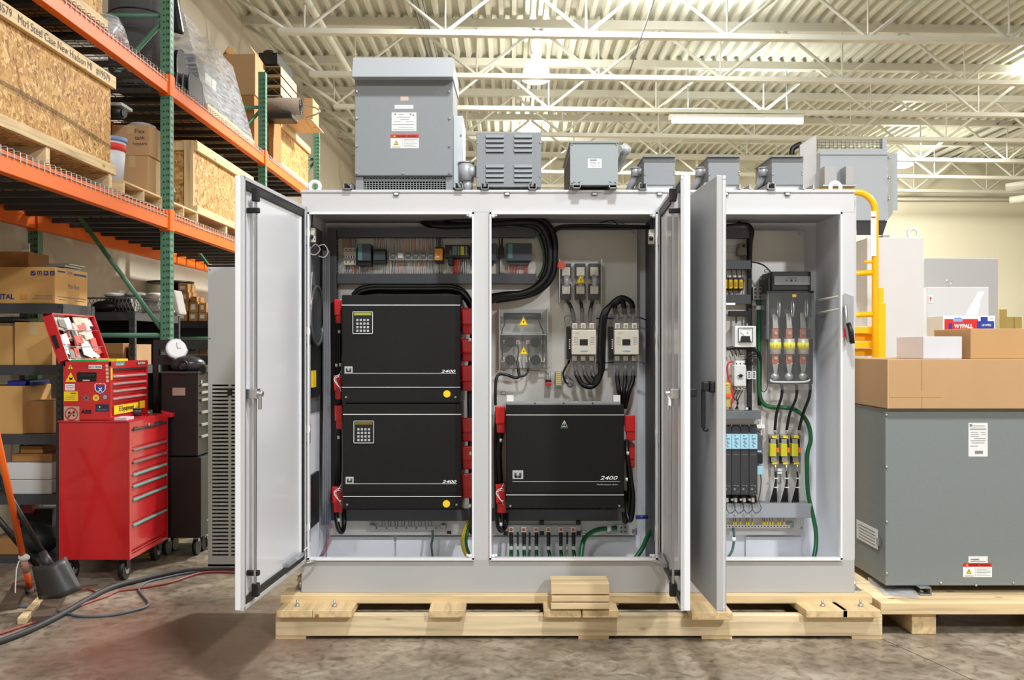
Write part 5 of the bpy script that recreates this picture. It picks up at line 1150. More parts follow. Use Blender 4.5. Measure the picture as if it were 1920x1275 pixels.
for x, l in ((1395, 'between the middle and right small boxes'), (1514, 'right of the right small box')):
    m = MB(); xx = X(x, 4.98); m.box(xx-.03, 4.96, zt, xx+.03, 5.3, zt+.006); m.box(xx-.03, 4.96, zt, xx-.024, 5.3, zt+.03); m.box(xx+.024, 4.96, zt, xx+.03, 5.3, zt+.03)
    tag(m.to('strut_channel', GALV), 'open steel channel on the roof '+l, 'channel')

# ================================================================ pallet under the enclosure
Pt = T('equipment_pallet', 'rough pine shipping pallet under the large enclosure', 'pallet', (X(1085, 4.9), 5.2, 0))
d1, d2 = 4.93, 4.82
def beam(x0, z0, x1, z1, y0, y1, name='deck_board', m=PINEX, b_=.004): return MB().box(x0, y0, z0, x1, y1, z1).to(name, m, Pt, bev=b_)
bx0, bx1 = X(516, d2), X(1655, d2); zb1 = Z(1153, d2)
beam(bx0, .015, bx1, zb1, d2, d2+.055, 'stringer', PINEG, .006); beam(bx0, .0, bx1, zb1+.018, 5.58, 5.70, 'stringer', PINEG)  # rear stringer raised to keep light from behind out of the gap
for xa in (bx0+.0, 1.0, 0.35, bx1-.16): MB().box(xa, d2+.005, 0, xa+.16, d2+.05, .016).to('skid_foot', PINEX, Pt)
zd0, zd1 = Z(1130, d1), ZB
beam(X(527, d1), zd0, X(1633, d1), zd1, d1-.02, d1+.14, 'deck_board', PINEX); beam(X(527, d1), zd0, X(1633, d1), zd1, 5.30, 5.45, 'deck_board', PINEX); beam(X(527, d1), zd0, X(1633, d1), zd1, 5.55, 5.70, 'deck_board', PINEX)
zl = Z(1139, d1)
for (a_, c_) in ((527, 592), (593, 660), (806, 870), (1022, 1160), (1305, 1362), (1508, 1567), (1569, 1632)):
    beam(X(a_, d1), zb1+.02, X(c_, d1), zd0-.001, d1-.01, 5.70, 'cross_block', PINEY)
fb = ((518, 585), (586, 659), (804, 872), (1020, 1090), (1092, 1160), (1297, 1374), (1512, 1590), (1580, 1652))
for i, (a_, c_) in enumerate(fb):
    dz = .004*(i % 2)
    yf = 4.76 if i not in (5,) else 4.72
    x0_, x1_ = X(a_, yf), X(c_, yf)
    m = MB(); sh = .03 if i > 5 else (-.01 if i < 2 else 0)
    z0_ = zb1-.002; z1_ = Z(1139.5, d1-.03)+dz-.022
    z0b = z1_-.038
    m.hexa([(x0_, yf, zb1+.002), (x1_, yf, zb1+.002), (x1_-sh, d1+.3, zb1+.002), (x0_-sh, d1+.3, zb1+.002)], [(x0_, yf, zb1+.042), (x1_, yf, zb1+.042), (x1_-sh, d1+.3, zb1+.042), (x0_-sh, d1+.3, zb1+.042)]); m.to('short_board', PINEY, Pt, bev=.004)
    if i in (0, 1, 6, 7):
        xm = (x0_+x1_)/2+(.0 if i != 7 else .02); bt = MB().cyl((xm, yf+.07, zb1+.042), (xm, yf+.07, zb1+.075), .007, 8).cyl((xm, yf+.07, zb1+.042), (xm, yf+.07, zb1+.054), .013, 6).to('anchor_bolt', SIL, Pt)
for i, (y0_, y1_, dx) in enumerate(((1094, 1115, 0), (1117, 1129, 1), (1130.5, 1143, 0))):
    o = MB().box(X(1033+dx, 4.74), 4.74, Z(y1_, 4.74), X(1143, 4.74), 4.90, Z(y0_, 4.74)).to('wood_offcut', PINEX, None, bev=.004)
    tag(o, ['topmost, thick', 'middle, thin', 'lowest'][i]+' pine offcut stacked on the front of the pallet', 'wood block', 'stacked offcuts')
for sx, xx in ((0, XL-.03), (1, XRr+.005)):
    a = MB().box(xx-.01, 4.985, ZB, xx+.045, 5.05, ZB+.006).to('foot_clip', GALV, E); MB().cyl((xx+.015, 5.01, ZB), (xx+.015, 5.01, ZB+.05), .008, 8).to('foot_bolt', SIL, E)
m = MB(); pts_ = [(1.95, 4.82), (2.05, 4.5), (2.12, 4.25), (2.22, 3.9), (2.4, 3.3)]
m.tube([(a_, b_, -.0015) for a_, b_ in pts_], .003, 5, 3); structure(m.to('floor_crack_1', mat((60, 52, 46), .9, name='crack_dark')))  # dark crack line in the floor slab
# ================================================================ pallet rack, left
RX = -2.75; RB = -3.80; frames = [4.5, 7.3, 10.1, 12.9]; ZL = 2.60; ZU = 3.67
R = T('pallet_rack', 'tall pallet rack with green posts and orange beams along the left wall', 'pallet rack', (-3.27, 8.7, 0))
DWL = mat((178, 172, 168), .4, .4, name='deck_wire'); DWD = mat((84, 84, 86), .5, .4, name='deck_wire_dark')
HOLE = mat((24, 34, 30), .6, name='post_hole')
def cpost(x, y, sgn):
    w_ = .078; o = MB()
    o.box(x-w_/2, y-w_/2, 0, x+w_/2, y-w_/2+.004, 4.56); o.box(x-w_/2, y-w_/2, 0, x-w_/2+.004, y+w_/2, 4.56); o.box(x+w_/2-.004, y-w_/2, 0, x+w_/2, y+w_/2, 4.56); o.box(x-w_/2, y+w_/2-.004, 0, x+w_/2, y+w_/2, 4.56)
    p_ = o.to('upright_post', RGRN, R, bev=.002)
    m = MB(); z = .3
    while z < 4.5:
        yy = y-w_/2-.0008
        for dx, ww in ((-.012, .006), (.014, .004), (.028, .004)): m.box(x+dx-ww, yy, z, x+dx+ww, yy+.002, z+(.012 if dx < 0 else .020))
        if sgn > 0: m.box(x+w_/2-.001, y-.018, z, x+w_/2+.0008, y-.010, z+.02); m.box(x+w_/2-.001, y+.010, z, x+w_/2+.0008, y+.018, z+.02)
        z += .0508
    m.to('slot_pattern', HOLE, p_, kind='stuff')
for y in frames:
    cpost(RX, y, 1); cpost(RB, y, 0)
    for a_, b_ in (((RB, .3), (RX, .3)), ((RB, 1.63), (RX, 1.63)), ((RB, 4.18), (RX, 4.18)), ((RX-.02, 4.15), (RB, 3.0)), ((RB, 3.05), (RX, 1.62)), ((RX, .9), (RB, 1.6)), ((RB, .35), (RX, .9))):
        MB().tube([(a_[0], y, a_[1]), (b_[0], y, b_[1])], .019, 8, 1).to('brace', RGRN, R)
    for x, s1 in ((RX, 1), (RB, 0)):
        for zt_ in (ZL, ZU): MB().box(x-.045, y-.05, zt_-.14, x+.045, y+.05, zt_+.03).to('beam_connector', ORG, R, bev=.003)
for i in range(3):
    y0_, y1_ = frames[i]+.05, frames[i+1]-.05
    for zt_ in (ZL, ZU):
        for x in (RX, RB):
            xo = x+(.0 if x == RX else 0)
            m = MB(); m.box(xo-.03, y0_, zt_-.125, xo+.03, y1_, zt_-.02); m.box(xo-.03, y0_, zt_-.022, xo+.012, y1_, zt_)
            m.to('beam', ORG, R, bev=.003)
        m = MB().use(DWL); y = y0_+.05
        while y < y1_:
            m.tube([(RX+.036, y, zt_-.045), (RX+.036, y, zt_+.012), (RX+.028, y, zt_+.018), (RX-.02, y, zt_+.016), (RX-.09, y, zt_+.012)], .0032, 4, 1, caps=False); m.use(DWD).box(RB, y, zt_+.006, RX-.09, y+.005, zt_+.011); m.use(DWL); y += .065
        m.use(DWD)
        for k in range(13): x = RX-.05-k*.083; m.box(x, y0_+.03, zt_, x+.005, y1_-.03, zt_+.005)
        m.use(DWL).tube([(RX+.036, y0_+.05, zt_-.03), (RX+.036, y1_-.02, zt_-.03)], .003, 4, 1)
        m.to('wire_deck', mat((178, 172, 168), .4, .4, name='deck_wire'), R, kind='stuff')
        for k in range(9):
            y = y0_+.15+k*(y1_-y0_-.3)/8; MB().box(RB+.03, y, zt_-.045, RX-.03, y+.035, zt_-.003).to('support_channel', mat((70, 70, 72), .5, .3, name='channel_grey'), R)
    MB().box(-3.75, y0_+.02, ZL-.0, -2.8, y1_-.02, ZL+.002) if 0 else None
def W3(px, X_, py=None):   # depth from pixel column on a plane of constant X
    return X_*FPX/(px-CX)
def crate(name, label, x0, y0, z0, x1, y1, z1, skid=0, wr=None):
    t = T('plywood_crate', label, 'crate', ((x0+x1)/2, (y0+y1)/2, z0))
    zb = z0+skid
    MB().box(x0+.02, y0+.02, zb, x1-.02, y1-.02, z1-.005).to('osb_panel', OSB, t)
    rl = .085
    for a_ in ((x1-.02, y0, z1-rl, x1+.012, y1, z1), (x1-.02, y0, zb-.0, x1+.012, y1, zb+rl*.8)): MB().box(*a_).to('side_rail', PINEY, t, bev=.003)
    for a_ in ((x0, y0-.0, z1-rl, x1-.02, y0+.02, z1), (x0, y0-.0, zb, x1-.02, y0+.02, zb+rl), (x1-.105, y0-.012, zb, x1-.021, y0+.02, z1), (x0, y0-.012, zb, x0+.08, y0+.02, z1)): MB().box(*a_).to('end_rail', PINEZ, t, bev=.003)
    MB().box(x0+.0, y0+.0, z1-.004, x1, y1, z1+.006).to('lid', OSB, t)
    if skid:
        n = max(2, int((y1-y0)/.75)+1)
        for k in range(n):
            yy = y0+(y1-y0-.09)*k/(n-1); MB().box(x0, yy, z0, x1, yy+.05, zb).to('skid_runner', PINEX, t, bev=.002)
    return t
zdk = ZL+.02; zdu = ZU+.02
cA = crate('', 'big OSB crate with handwriting on its top rail, lower rack level, far left', -3.8, 4.62, zdk, -2.79, 6.43, 3.43, .12)
PEN = mat((60, 56, 60), .7, name='marker_ink')
text('#28579   Mtrl Steel Case New Hudson MI   #19579', 0, 0, 0, 0, PEN, cA, face='X', loc=(-2.777, 5.60, 3.385), width=1.45, hpx=None)
m = MB()
for z_ in (2.90, 2.895, 2.905, 2.885): m.tube([(-2.800, 4.7, z_+.10), (-2.800, 5.6, z_+.085), (-2.800, 6.4, z_+.035)], .0012, 4, 3)
m.to('strap_lines', PEN, cA, kind='stuff')
crate('', 'OSB crate on the lower rack level beside the post, above the left door', -3.75, 8.09, zdk, -2.79, 9.85, 3.36, .10)
crate('', 'OSB crate cut by the top edge, upper rack level at left', -3.8, 4.62, zdu, -2.80, 6.32, 4.7, .03)
cD = crate('', 'OSB crate at the far end of the upper rack level', -3.7, 11.15, zdu, -2.82, 12.78, 4.31, .04)
# low slatted plywood trays
def lowtray(y0, y1, label):
    t = T('plywood_tray', label, 'pallet', (-3.1, (y0+y1)/2, zdk), 'low plywood trays')
    xa, xb = -3.5, -2.765
    MB().box(xa, y0, zdk+.09, xb, y1, zdk+.105).to('top_board', PINEY, t, bev=.002); MB().box(xa, y0, zdk, xb, y1, zdk+.015).to('bottom_board', PINEY, t, bev=.002)
    for k in range(3): yy = y0+(y1-y0-.016)*k/2; MB().box(xa, yy, zdk+.015, xb, yy+.016, zdk+.09).to('divider', PINEX, t)
lowtray(6.52, 7.24, 'low open plywood tray under the cardboard boxes, left of the post'); lowtray(7.38, 8.05, 'low open plywood tray right of the post under the dark wrapped things')
zb_ = zdk+.105
def carton(label, x0, y0, z0, x1, y1, z1, m=CBD, tape=True, flaps=False, grp=None, name='cardboard_box'):
    t = T(name, label, 'box', ((x0+x1)/2, (y0+y1)/2, z0), grp)
    MB().box(x0, y0, z0, x1, y1, z1).to('carton', m, t, bev=.004)
    if tape:
        c = mat((196, 168, 124), .25, name='packing_tape'); xm = (x0+x1)/2; w_ = min(.03, (x1-x0)*.1)
        MB().box(xm-w_, y0-.001, z1-(z1-z0)*.3, xm+w_, y1+.001, z1+.001).to('tape', c, t)
        MB().box(xm-.002, y0+.004, z1-.001, xm+.002, y1-.004, z1+.0018).to('flap_seam', CBD3, t)
    if flaps:
        h = (x1-x0)*.45
        MB().hexa([(x0, y0, z1), (x0+.008, y0, z1), (x0+.008, y1, z1), (x0, y1, z1)], [(x0+h*.35, y0+.02, z1+h*.6), (x0+h*.35+.008, y0+.02, z1+h*.6), (x0+h*.35+.008, y1-.02, z1+h*.6), (x0+h*.35, y1-.02, z1+h*.6)]).to('flap', CBD3, t)
        MB().hexa([(x1-.008, y0, z1), (x1, y0, z1), (x1, y1, z1), (x1-.008, y1, z1)], [(x1-h*.5-.008, y0+.02, z1+h*.75), (x1-h*.5, y0+.02, z1+h*.75), (x1-h*.5, y1-.02, z1+h*.75), (x1-h*.5-.008, y1-.02, z1+h*.75)]).to('flap', m, t)
    return t
b1 = carton('upper of two stacked tan boxes left of the green post, with pen writing', -3.12, 7.14, 3.03, -2.825, 7.60, 3.27)
text('Flex', 0, 0, 0, 7.14, PEN, b1, loc=(-2.90, 7.138, 3.22), width=.08); text('tank', 0, 0, 0, 7.14, PEN, b1, loc=(-2.90, 7.138, 3.17), width=.08); text('hoppers', 0, 0, 0, 7.14, PEN, b1, loc=(-2.90, 7.138, 3.12), width=.11)
carton('lower of two stacked tan boxes left of the green post', -3.09, 7.14, zb_, -2.835, 7.56, 3.028)
t = T('plastic_tub', 'pale grey plastic tub with blue lid beside the big crate', 'tub', (-2.94, 6.68, zb_))
MB().cyl((-2.94, 6.68, zb_), (-2.94, 6.68, 3.03), .095, 20, .118).to('tub', mat((196, 200, 208), .4, name='tub_grey'), t); MB().cyl((-2.94, 6.68, 3.03), (-2.94, 6.68, 3.06), .127, 20).to('lid', mat((120, 140, 190), .4, name='lid_blue'), t); MB().cyl((-2.94, 6.68, 2.96), (-2.94, 6.68, 3.02), .1165, 20).to('red_band', PRR, t)
tag(MB().cyl((-3.08, 6.9, 3.31), (-2.91, 6.86, 3.29), .042, 14).cyl((-2.912, 6.86, 3.29), (-2.90, 6.858, 3.289), .034, 14).to('black_tube', BLK), 'black round tube poking out above the tub', 'tube')
tag(MB().box(-3.1, 6.85, 3.345, -2.92, 7.05, 3.37).to('grey_tray', LG2, bev=.004), 'pale grey flat tray above the black tube', 'tray')
tag(MB().sph((-2.95, 7.3, 3.29), .09, 12, 6, (1.2, 1.4, .35)).to('plastic_bag', mat((200, 200, 204), .15, alpha=.6, name='clear_bag')), 'crumpled clear bag on top of the tan boxes', 'bag')
tag(MB().sph((-3.0, 7.75, zb_+.12), .14, 12, 8, (1.1, 1, .9)).to('dark_bag', mat((26, 26, 28), .25, name='dark_bag')), 'dark bag on the low tray right of the green post', 'bag')
# upper level
FELT = mat((88, 88, 92), .95, 0, .1, 60, bump=.2, name='charcoal_felt')
t = T('felt_drum', 'tall charcoal felt-covered drum on the upper rack level', 'drum', (-3.13, 7.68, zdu))
MB().cyl((-3.13, 7.68, zdu), (-3.13, 7.68, 4.8), .235, 32).to('body', FELT, t); MB().ring((-3.13, 7.68, 4.30), .236, .006, 'Z', 32, 6).to('seam', BLK, t)
t = T('moulded_seat', 'glossy dark moulded shape right of the green post, cut by the top edge', 'equipment', (-2.98, 8.3, zdu+.5), None)
MB().hexa([(-3.05, 7.94, 4.3), (-2.85, 7.94, 4.25), (-2.85, 8.0, 4.25), (-3.05, 8.0, 4.3)], [(-3.15, 7.9, 4.95), (-2.90, 7.9, 4.6), (-2.90, 8.0, 4.6), (-3.15, 8.0, 4.95)]).to('shell', mat((40, 40, 43), .3, name='dark_gloss'), t, bev=.03, seg=3)
MB().cyl((-2.97, 7.95, 4.52), (-2.90, 7.95, 4.66), .05, 12).to('knob', BLK, t, bev=.01); MB().box(-3.05, 7.94, zdu, -3.02, 7.97, 4.3).to('stand', BLK, t); MB().box(-3.12, 7.94, zdu, -3.09, 7.97, 4.3).to('stand', BLK, t)
SG = mat((74, 76, 80), .6, name='panel_grey'); SE = mat((150, 150, 152), .5, name='panel_edge')
def rplate(x, y0, y1, z0, z1, r, th=.006, lean=0):
    pts = [(x, y0, z0), (x, y1, z0)]
    for k in range(6): a = math.pi/2*k/5; pts.append((x+lean*(z1-z0), y1-r+r*math.cos(a), z1-r+r*math.sin(a)))
    for k in range(6): a = math.pi/2+math.pi/2*k/5; pts.append((x+lean*(z1-z0), y0+r+r*math.cos(a), z1-r+r*math.sin(a)))
    return pts
for k in range(4):
    x = -2.81-k*.045; t = T('rounded_panel', ['front', 'second', 'third', 'rearmost'][k]+' of four low rounded grey panels standing by the orange beam', 'panel', (x, 8.1, zdu), 'rounded grey panels')
    MB().prism(rplate(x, 7.96-k*.02, 8.32-k*.02, zdu, 3.93, .07), (-.01, 0, 0)).to('sheet', SG, t)
    q = rplate(x+.001, 7.96-k*.02, 8.32-k*.02, zdu, 3.93, .07); MB().tube(q, .004, 5, 1, True).to('pale_edge', SE, t)
for k in range(5):
    x = -2.93-k*.03; t = T('curved_panel', ['first', 'second', 'third', 'fourth', 'fifth'][k]+' from the right of five upright dark curved panels behind the green post', 'panel', (x, 8.05, zdu), 'upright curved panels')
    MB().prism(rplate(x, 8.0-k*.02, 8.30-k*.02, zdu, 4.17-k*.01, .12), (-.008, 0, 0)).to('sheet', mat((44, 44, 48), .3, name='dark_gloss_panel'), t)
    MB().tube(rplate(x+.001, 8.0-k*.02, 8.30-k*.02, zdu, 4.17-k*.01, .12), .004, 5, 1, True).to('edge', mat((96, 96, 100), .3, name='edge_grey'), t)
t = T('wrapped_panel_stack', 'stack of grey panels in clear stretch wrap on the upper rack level', 'wrapped load', (-3.2, 9.1, zdu))
MB().box(-3.7, 8.42, zdu, -2.80, 9.95, zdu+.09).to('pallet_deck', PINEY, t, bev=.004)
for k in range(3):
    yy = 8.50+k*.46
    MB().hexa([(-3.6, yy, zdu+.09), (-2.86, yy, zdu+.09), (-2.86, yy+.45, zdu+.09), (-3.6, yy+.45, zdu+.09)], [(-3.55, yy-.12, 4.22), (-2.90, yy-.12, 4.22), (-2.90, yy+.33, 4.22), (-3.55, yy+.33, 4.22)]).to('grey_panel', mat((92, 100, 106), .45, name='slate_panel'), t, bev=.004)
MB().pb(0, 0, 1, 1, 5, 5.1) if 0 else None
MB().box(-2.898, 8.60, 4.02, -2.882, 8.78, 4.12).to('white_label', LBL, t); MB().box(-2.898, 8.80, 4.02, -2.882, 8.92, 4.12).to('white_label', LBL, t)
def wrap_mat():
    m = mat((226, 226, 232), .12, 0, 0, 5, alpha=.42, coat=.6, name='stretch_wrap').copy(); nt = m.node_tree; n = nt.nodes; L = nt.links; b = n['Principled BSDF']
    tc = n.new('ShaderNodeTexCoord'); mp = n.new('ShaderNodeMapping'); mp.inputs['Rotation'].default_value = (.8, 0, 0); mp.inputs['Scale'].default_value = (3, 3, 26); no = n.new('ShaderNodeTexNoise'); no.inputs['Scale'].default_value = 2; no.inputs['Detail'].default_value = 4
    L.new(tc.outputs['Object'], mp.inputs[0]); L.new(mp.outputs[0], no.inputs['Vector']); bp = n.new('ShaderNodeBump'); bp.inputs['Strength'].default_value = .8; bp.inputs['Distance'].default_value = .03
    L.new(no.outputs[0], bp.inputs['Height']); L.new(bp.outputs[0], b.inputs['Normal'])
    mr = n.new('ShaderNodeMapRange'); mr.inputs[1].default_value = .35; mr.inputs[2].default_value = .7; mr.inputs[3].default_value = .18; mr.inputs[4].default_value = .75; L.new(no.outputs[0], mr.inputs[0]); L.new(mr.outputs[0], b.inputs['Alpha'])
    return m
WR = wrap_mat()
m = MB(); v = [m.v(p) for p in ((-2.80, 8.42, zdu+.03), (-2.80, 9.98, zdu+.03), (-2.87, 9.42, 4.42), (-2.87, 8.0, 4.46), (-3.72, 8.42, zdu+.03), (-3.72, 9.98, zdu+.03), (-3.6, 9.42, 4.42), (-3.6, 8.0, 4.46))]
for q in ((0, 1, 2, 3), (0, 3, 7, 4), (1, 5, 6, 2), (3, 2, 6, 7)): m.f([v[i] for i in q])
m.to('stretch_wrap', WR, t, label='shiny clear stretch wrap')
carton('large tan carton with open flaps, upper rack level, behind the wrapped panels', -3.22, 10.2, 4.345, -2.86, 10.62, 4.80, flaps=True, tape=False)
carton('dark brown carton under the open-flapped carton on the upper rack level', -3.24, 10.2, zdu, -2.87, 10.65, 4.34, CBD3, tape=False)
carton('narrow tan carton right of the second green post, upper level', -2.86, 10.75, zdu, -2.80, 11.1, 4.22, CBD3, tape=False)
for k in range(3):
    t = T('file_tray', ['top', 'middle', 'bottom'][k]+' pale file tray of the stack above the carpet roll', 'tray', (-2.75, 10.9, 4.44+.12*(2-k)), 'stacked file trays')
    z_ = 4.45+.118*(2-k); x0_, x1_, y0_, y1_ = -2.90, -2.68, 10.62, 11.4
    TRM = mat((188, 170, 140), .7, name='tray_board')
    m = MB(); m.box(x0_, y0_, z_, x1_, y1_, z_+.008); m.box(x0_, y0_, z_+.1, x1_, y1_, z_+.108); m.box(x0_, y0_, z_, x0_+.008, y1_, z_+.1); m.box(x1_-.008, y0_, z_, x1_, y1_, z_+.1); m.to('shell', TRM, t)
    m = MB(); m.tube([(x0_+.01, y0_+.02, z_+.01), ((x0_+x1_)/2, y0_+.02, z_+.09), (x1_-.01, y0_+.02, z_+.01)], .006, 5, 1); m.to('brace', mat((110, 100, 88), .6, name='brace_brown'), t)
tag(MB().box(-2.92, 10.55, 4.80, -2.70, 11.3, 4.93).sph((-2.81, 10.6, 4.94), .06, 10, 6, (1.3, 1, .5)).to('black_case', BLK, bev=.02), 'black case lying on top of the file trays', 'case')
t = T('carpet_roll', 'rolled brown grey carpet sticking out of the upper rack level', 'carpet roll', (-2.7, 10.7, 4.24))
MB().cyl((-3.3, 10.66, 4.335), (-2.46, 10.66, 4.335), .10, 22).to('roll', mat((118, 104, 92), .95, 0, .15, 40, bump=.3, name='carpet'), t)
m = MB()
for r_ in (.02, .045, .07, .09): m.ring((-2.456, 10.66, 4.335), r_, .004, 'X', 20, 4)
m.to('spiral_end', BLK, t, kind='stuff')
tag(MB().box(-2.86, 10.5, 4.16, -2.52, 10.8, 4.225).to('black_pad', BLK, bev=.02), 'black padded thing under the carpet roll', 'pad')
carton('small tan box behind the carpet roll end', -2.62, 11.5, 4.33, -2.50, 11.85, 4.66, CBD, tape=False)
tag(MB().box(-2.9, 11.2, 4.315, -2.45, 11.9, 4.327).to('board', PINEY), 'thin board carrying the small tan box on the far crate', 'board')
tag(MB().tube([(-2.62, 11.2, 4.52), (-2.40, 11.2, 4.46), (-2.36, 11.2, 4.40), (-2.52, 11.2, 4.34)], .010, 6, 4).to('wire_hook', GALV), 'bent metal loop right of the carpet roll', 'hook')
tag(MB().tube([(-2.95, 6.45, zdu+.01), (-2.9, 6.6, zdu+.15), (-2.86, 6.8, zdu+.02)], [.14, .10, .03], 10, 4).to('plastic_wrap', WR), 'clump of clear plastic beside the upper left crate', 'plastic')

# ================================================================ steel shelving under the rack
def shelving(label, x0, x1, y0, y1, top, levels, m, name='steel_shelving'):
    t = T(name, label, 'shelving', ((x0+x1)/2, (y0+y1)/2, 0))
    for x in (x0, x1-.045):
        for y in (y0, y1-.045):
            mb_ = MB(); mb_.box(x, y, 0, x+.045, y+.004, top+.0); xx = x if x == x0 else x+.041; mb_.box(xx, y, 0, xx+.004, y+.045, top)
            p_ = mb_.to('post', m, t)
            h_ = MB(); z = .06
            while z < top-.01: h_.box(x+.016, y-.0008, z, x+.028, y+.001, z+.018); h_.box(xx+.0032, y+.014, z, xx+.0048, y+.026, z+.018); z += .05
            h_.to('slot_pattern', HOLE, p_, kind='stuff')
    for z in levels:
        MB().box(x0+.002, y0+.002, z-.07, x1-.002, y0+.02, z).to('shelf_edge', m, t); MB().box(x1-.02, y0+.02, z-.07, x1-.002, y1-.002, z).to('shelf_edge', m, t); MB().box(x0+.004, y0+.02, z-.02, x1-.02, y1-.004, z-.002).to('shelf_board', m, t)
    return t
dS = 6.5
xa1 = X(117, dS)
shelving('dark steel shelving unit at the far left holding the yellow printed box', -4.12, xa1, dS, 7.0, 1.845, [1.845, Z(685, dS), Z(815, dS), Z(928, dS), Z(1046, dS)], GSHELF)
zA = 1.847
pf = T('printed_box', 'yellow printed cardboard box on top of the far left shelving', 'box', (-3.6, 6.8, zA))
px1 = X(103, 6.52)
MB().box(-3.98, 6.52, zA, px1, 7.02, 2.108).to('carton', CBD2, pf, bev=.004)
text('DIGITAL', 0, 24, 556, 6.518, PRB, pf, loc=(X(2, 6.52), 6.518, Z(556, 6.52)), width=.19, bold=.03)
text('MADE IN JAPAN', 66, 98, 555, 6.518, PRB, pf, hpx=2.2); text('PRINTED IN JAPAN', 62, 98, 560, 6.518, PRB, pf, hpx=2.2)
for k in range(4):
    x = 57.5+k*12; a = MB().pb(x, 508, x+9, 516.5, 6.518, 6.52).to('shipping_mark', PRB, pf)
    m = MB()
    if k == 0: m.tube([P(x+2, 512, 6.517), P(x+4, 515, 6.517), P(x+7, 509.5, 6.517)], .002, 4, 1)
    elif k == 1: m.pb(x+2, 510, x+3.2, 515, 6.5165, 6.518); m.pb(x+5.6, 510, x+6.8, 515, 6.5165, 6.518); m.pb(x+1, 515, x+8, 515.7, 6.5165, 6.518)
    elif k == 2: m.prism([P(x+1.5, 512.5, 6.5178), P(x+4.5, 509.5, 6.5178), P(x+7.5, 512.5, 6.5178)], (0, -.001, 0)); m.pb(x+4.2, 512.5, x+4.8, 515.5, 6.5165, 6.518)
    else: m.pb(x+1.5, 513.5, x+7.5, 514.5, 6.5165, 6.518); m.pb(x+2.5, 511, x+6.5, 512.3, 6.5165, 6.518)
    m.to('mark_symbol', CBD2, a)
MB().pb(37, 551, 50, 561, 6.517, 6.52).to('tape_patch', mat((204, 140, 70), .4, name='tape_patch'), pf)
text('Pro-face', 0, 0, 0, 0, PRB, pf, face='X', loc=(px1, 6.80, 1.985), width=.17)
m = MB(); m.box(px1, 6.56, 2.075, px1+.001, 6.67, 2.088); m.box(px1, 6.80, 2.068, px1+.001, 7.0, 2.084); m.box(px1, 6.56, 1.897, px1+.001, 7.0, 1.901); m.box(px1, 6.58, 1.878, px1+.001, 6.68, 1.882); m.box(px1, 6.82, 1.878, px1+.001, 6.97, 1.882); m.to('blue_bars', PRB, pf)
text('Digital', 0, 0, 0, 0, PRB, pf, face='X', loc=(px1, 6.735, 2.08), width=.09)
carton('open brown carton standing on the yellow printed box', X(-20, 6.7), 6.68, 2.11, X(56, 6.7), 6.98, 2.235, CBD3, False, name='open_carton')
tag(MB().box(X(0, 6.7), 6.99, 2.11, X(16, 6.7), 7.0, 2.33).to('white_paper', PRW), 'white curled paper behind the open brown carton', 'paper')
tag(MB().box(-3.52, 6.75, 2.11, -3.30, 6.98, 2.125).box(-3.44, 6.70, 2.126, -3.27, 6.95, 2.14).box(-3.40, 6.72, 2.141, -3.25, 6.98, 2.15).to('metal_frames', GALV, bev=.002), 'flat metal frames lying on the yellow printed box', 'metal parts')
# contents of shelf A
zs = [Z(v, dS) for v in (685, 815, 928, 1046)]
carton('tan carton at the left edge on the second shelf', -3.95, 6.54, zs[0], X(23, 6.54), 6.95, Z(611, 6.54), CBD2, False)
carton('tan taped carton beside the red lid on the second shelf', X(27, 6.54), 6.54, zs[0], X(98, 6.54)-.0, 6.95, Z(604, 6.54), CBD2)
tag(MB().box(-3.95, 6.56, zs[0]+.31, -3.56, 6.9, zs[0]+.345).to('black_tray', BLK, bev=.01), 'black moulded tray lying on the cartons of the second shelf', 'tray')
carton('tan carton at the left edge on the third shelf', -3.95, 6.54, zs[1], X(42, 6.54), 6.95, Z(724, 6.54), CBD2, False)
carton('dark brown carton on the third shelf behind the toolbox', X(44, 6.6), 6.6, zs[1], X(100, 6.6), 6.95, Z(752, 6.6), CBD3, False)
tag(MB().box(X(14, 6.62), 6.62, Z(722, 6.62), X(56, 6.62), 6.9, Z(714, 6.62)).prism([(X(46, 6.62), 6.62, Z(722, 6.62)), (X(60, 6.62), 6.62, Z(722, 6.62)), (X(52, 6.62), 6.62, Z(712, 6.62))], (0, .25, 0)).to('blue_bin', mat((40, 60, 190), .4, name='bin_blue')), 'blue plastic bin rim lying over the cartons on the third shelf', 'bin')
carton('flat brown box on the white boxes of the fourth shelf', X(22, 6.58), 6.58, Z(867.5, 6.54), X(98, 6.58), 6.92, Z(851, 6.58), CBD3, False)
carton('small brown box on top of the flat brown box', X(38, 6.6), 6.6, Z(850.5, 6.58), X(80, 6.6), 6.9, Z(836, 6.6), CBD3, False)
carton('upper white box on the fourth shelf', X(9, 6.54), 6.54, Z(899, 6.54), X(97, 6.54), 6.94, Z(868, 6.54), mat((214, 212, 214), .6, name='white_card'), False)
carton('lower white box on the fourth shelf', X(12, 6.54), 6.54, zs[2], X(97, 6.54), 6.94, Z(900, 6.54), mat((206, 204, 204), .6, name='white_card2'), False)
tag(MB().sph(P(70, 1010, 6.7), .125, 12, 8, (1.35, 1, .9)).to('black_bag', mat((38, 38, 42), .5, bump=.3, name='bag_cloth')), 'dark cloth bag on the bottom shelf', 'bag')
carton('dark box behind the cloth bag on the bottom shelf', X(40, 6.85), 6.85, zs[3], X(98, 6.85), 6.98, Z(955, 6.85), mat((44, 38, 34), .8, name='dark_card'), False)
tag(MB().pb(38, 949, 60, 962, 6.8, 6.9).to('red_bin', mat((150, 24, 28), .4, name='dark_red')), 'dark red object at the back above the bottom shelf', 'equipment')
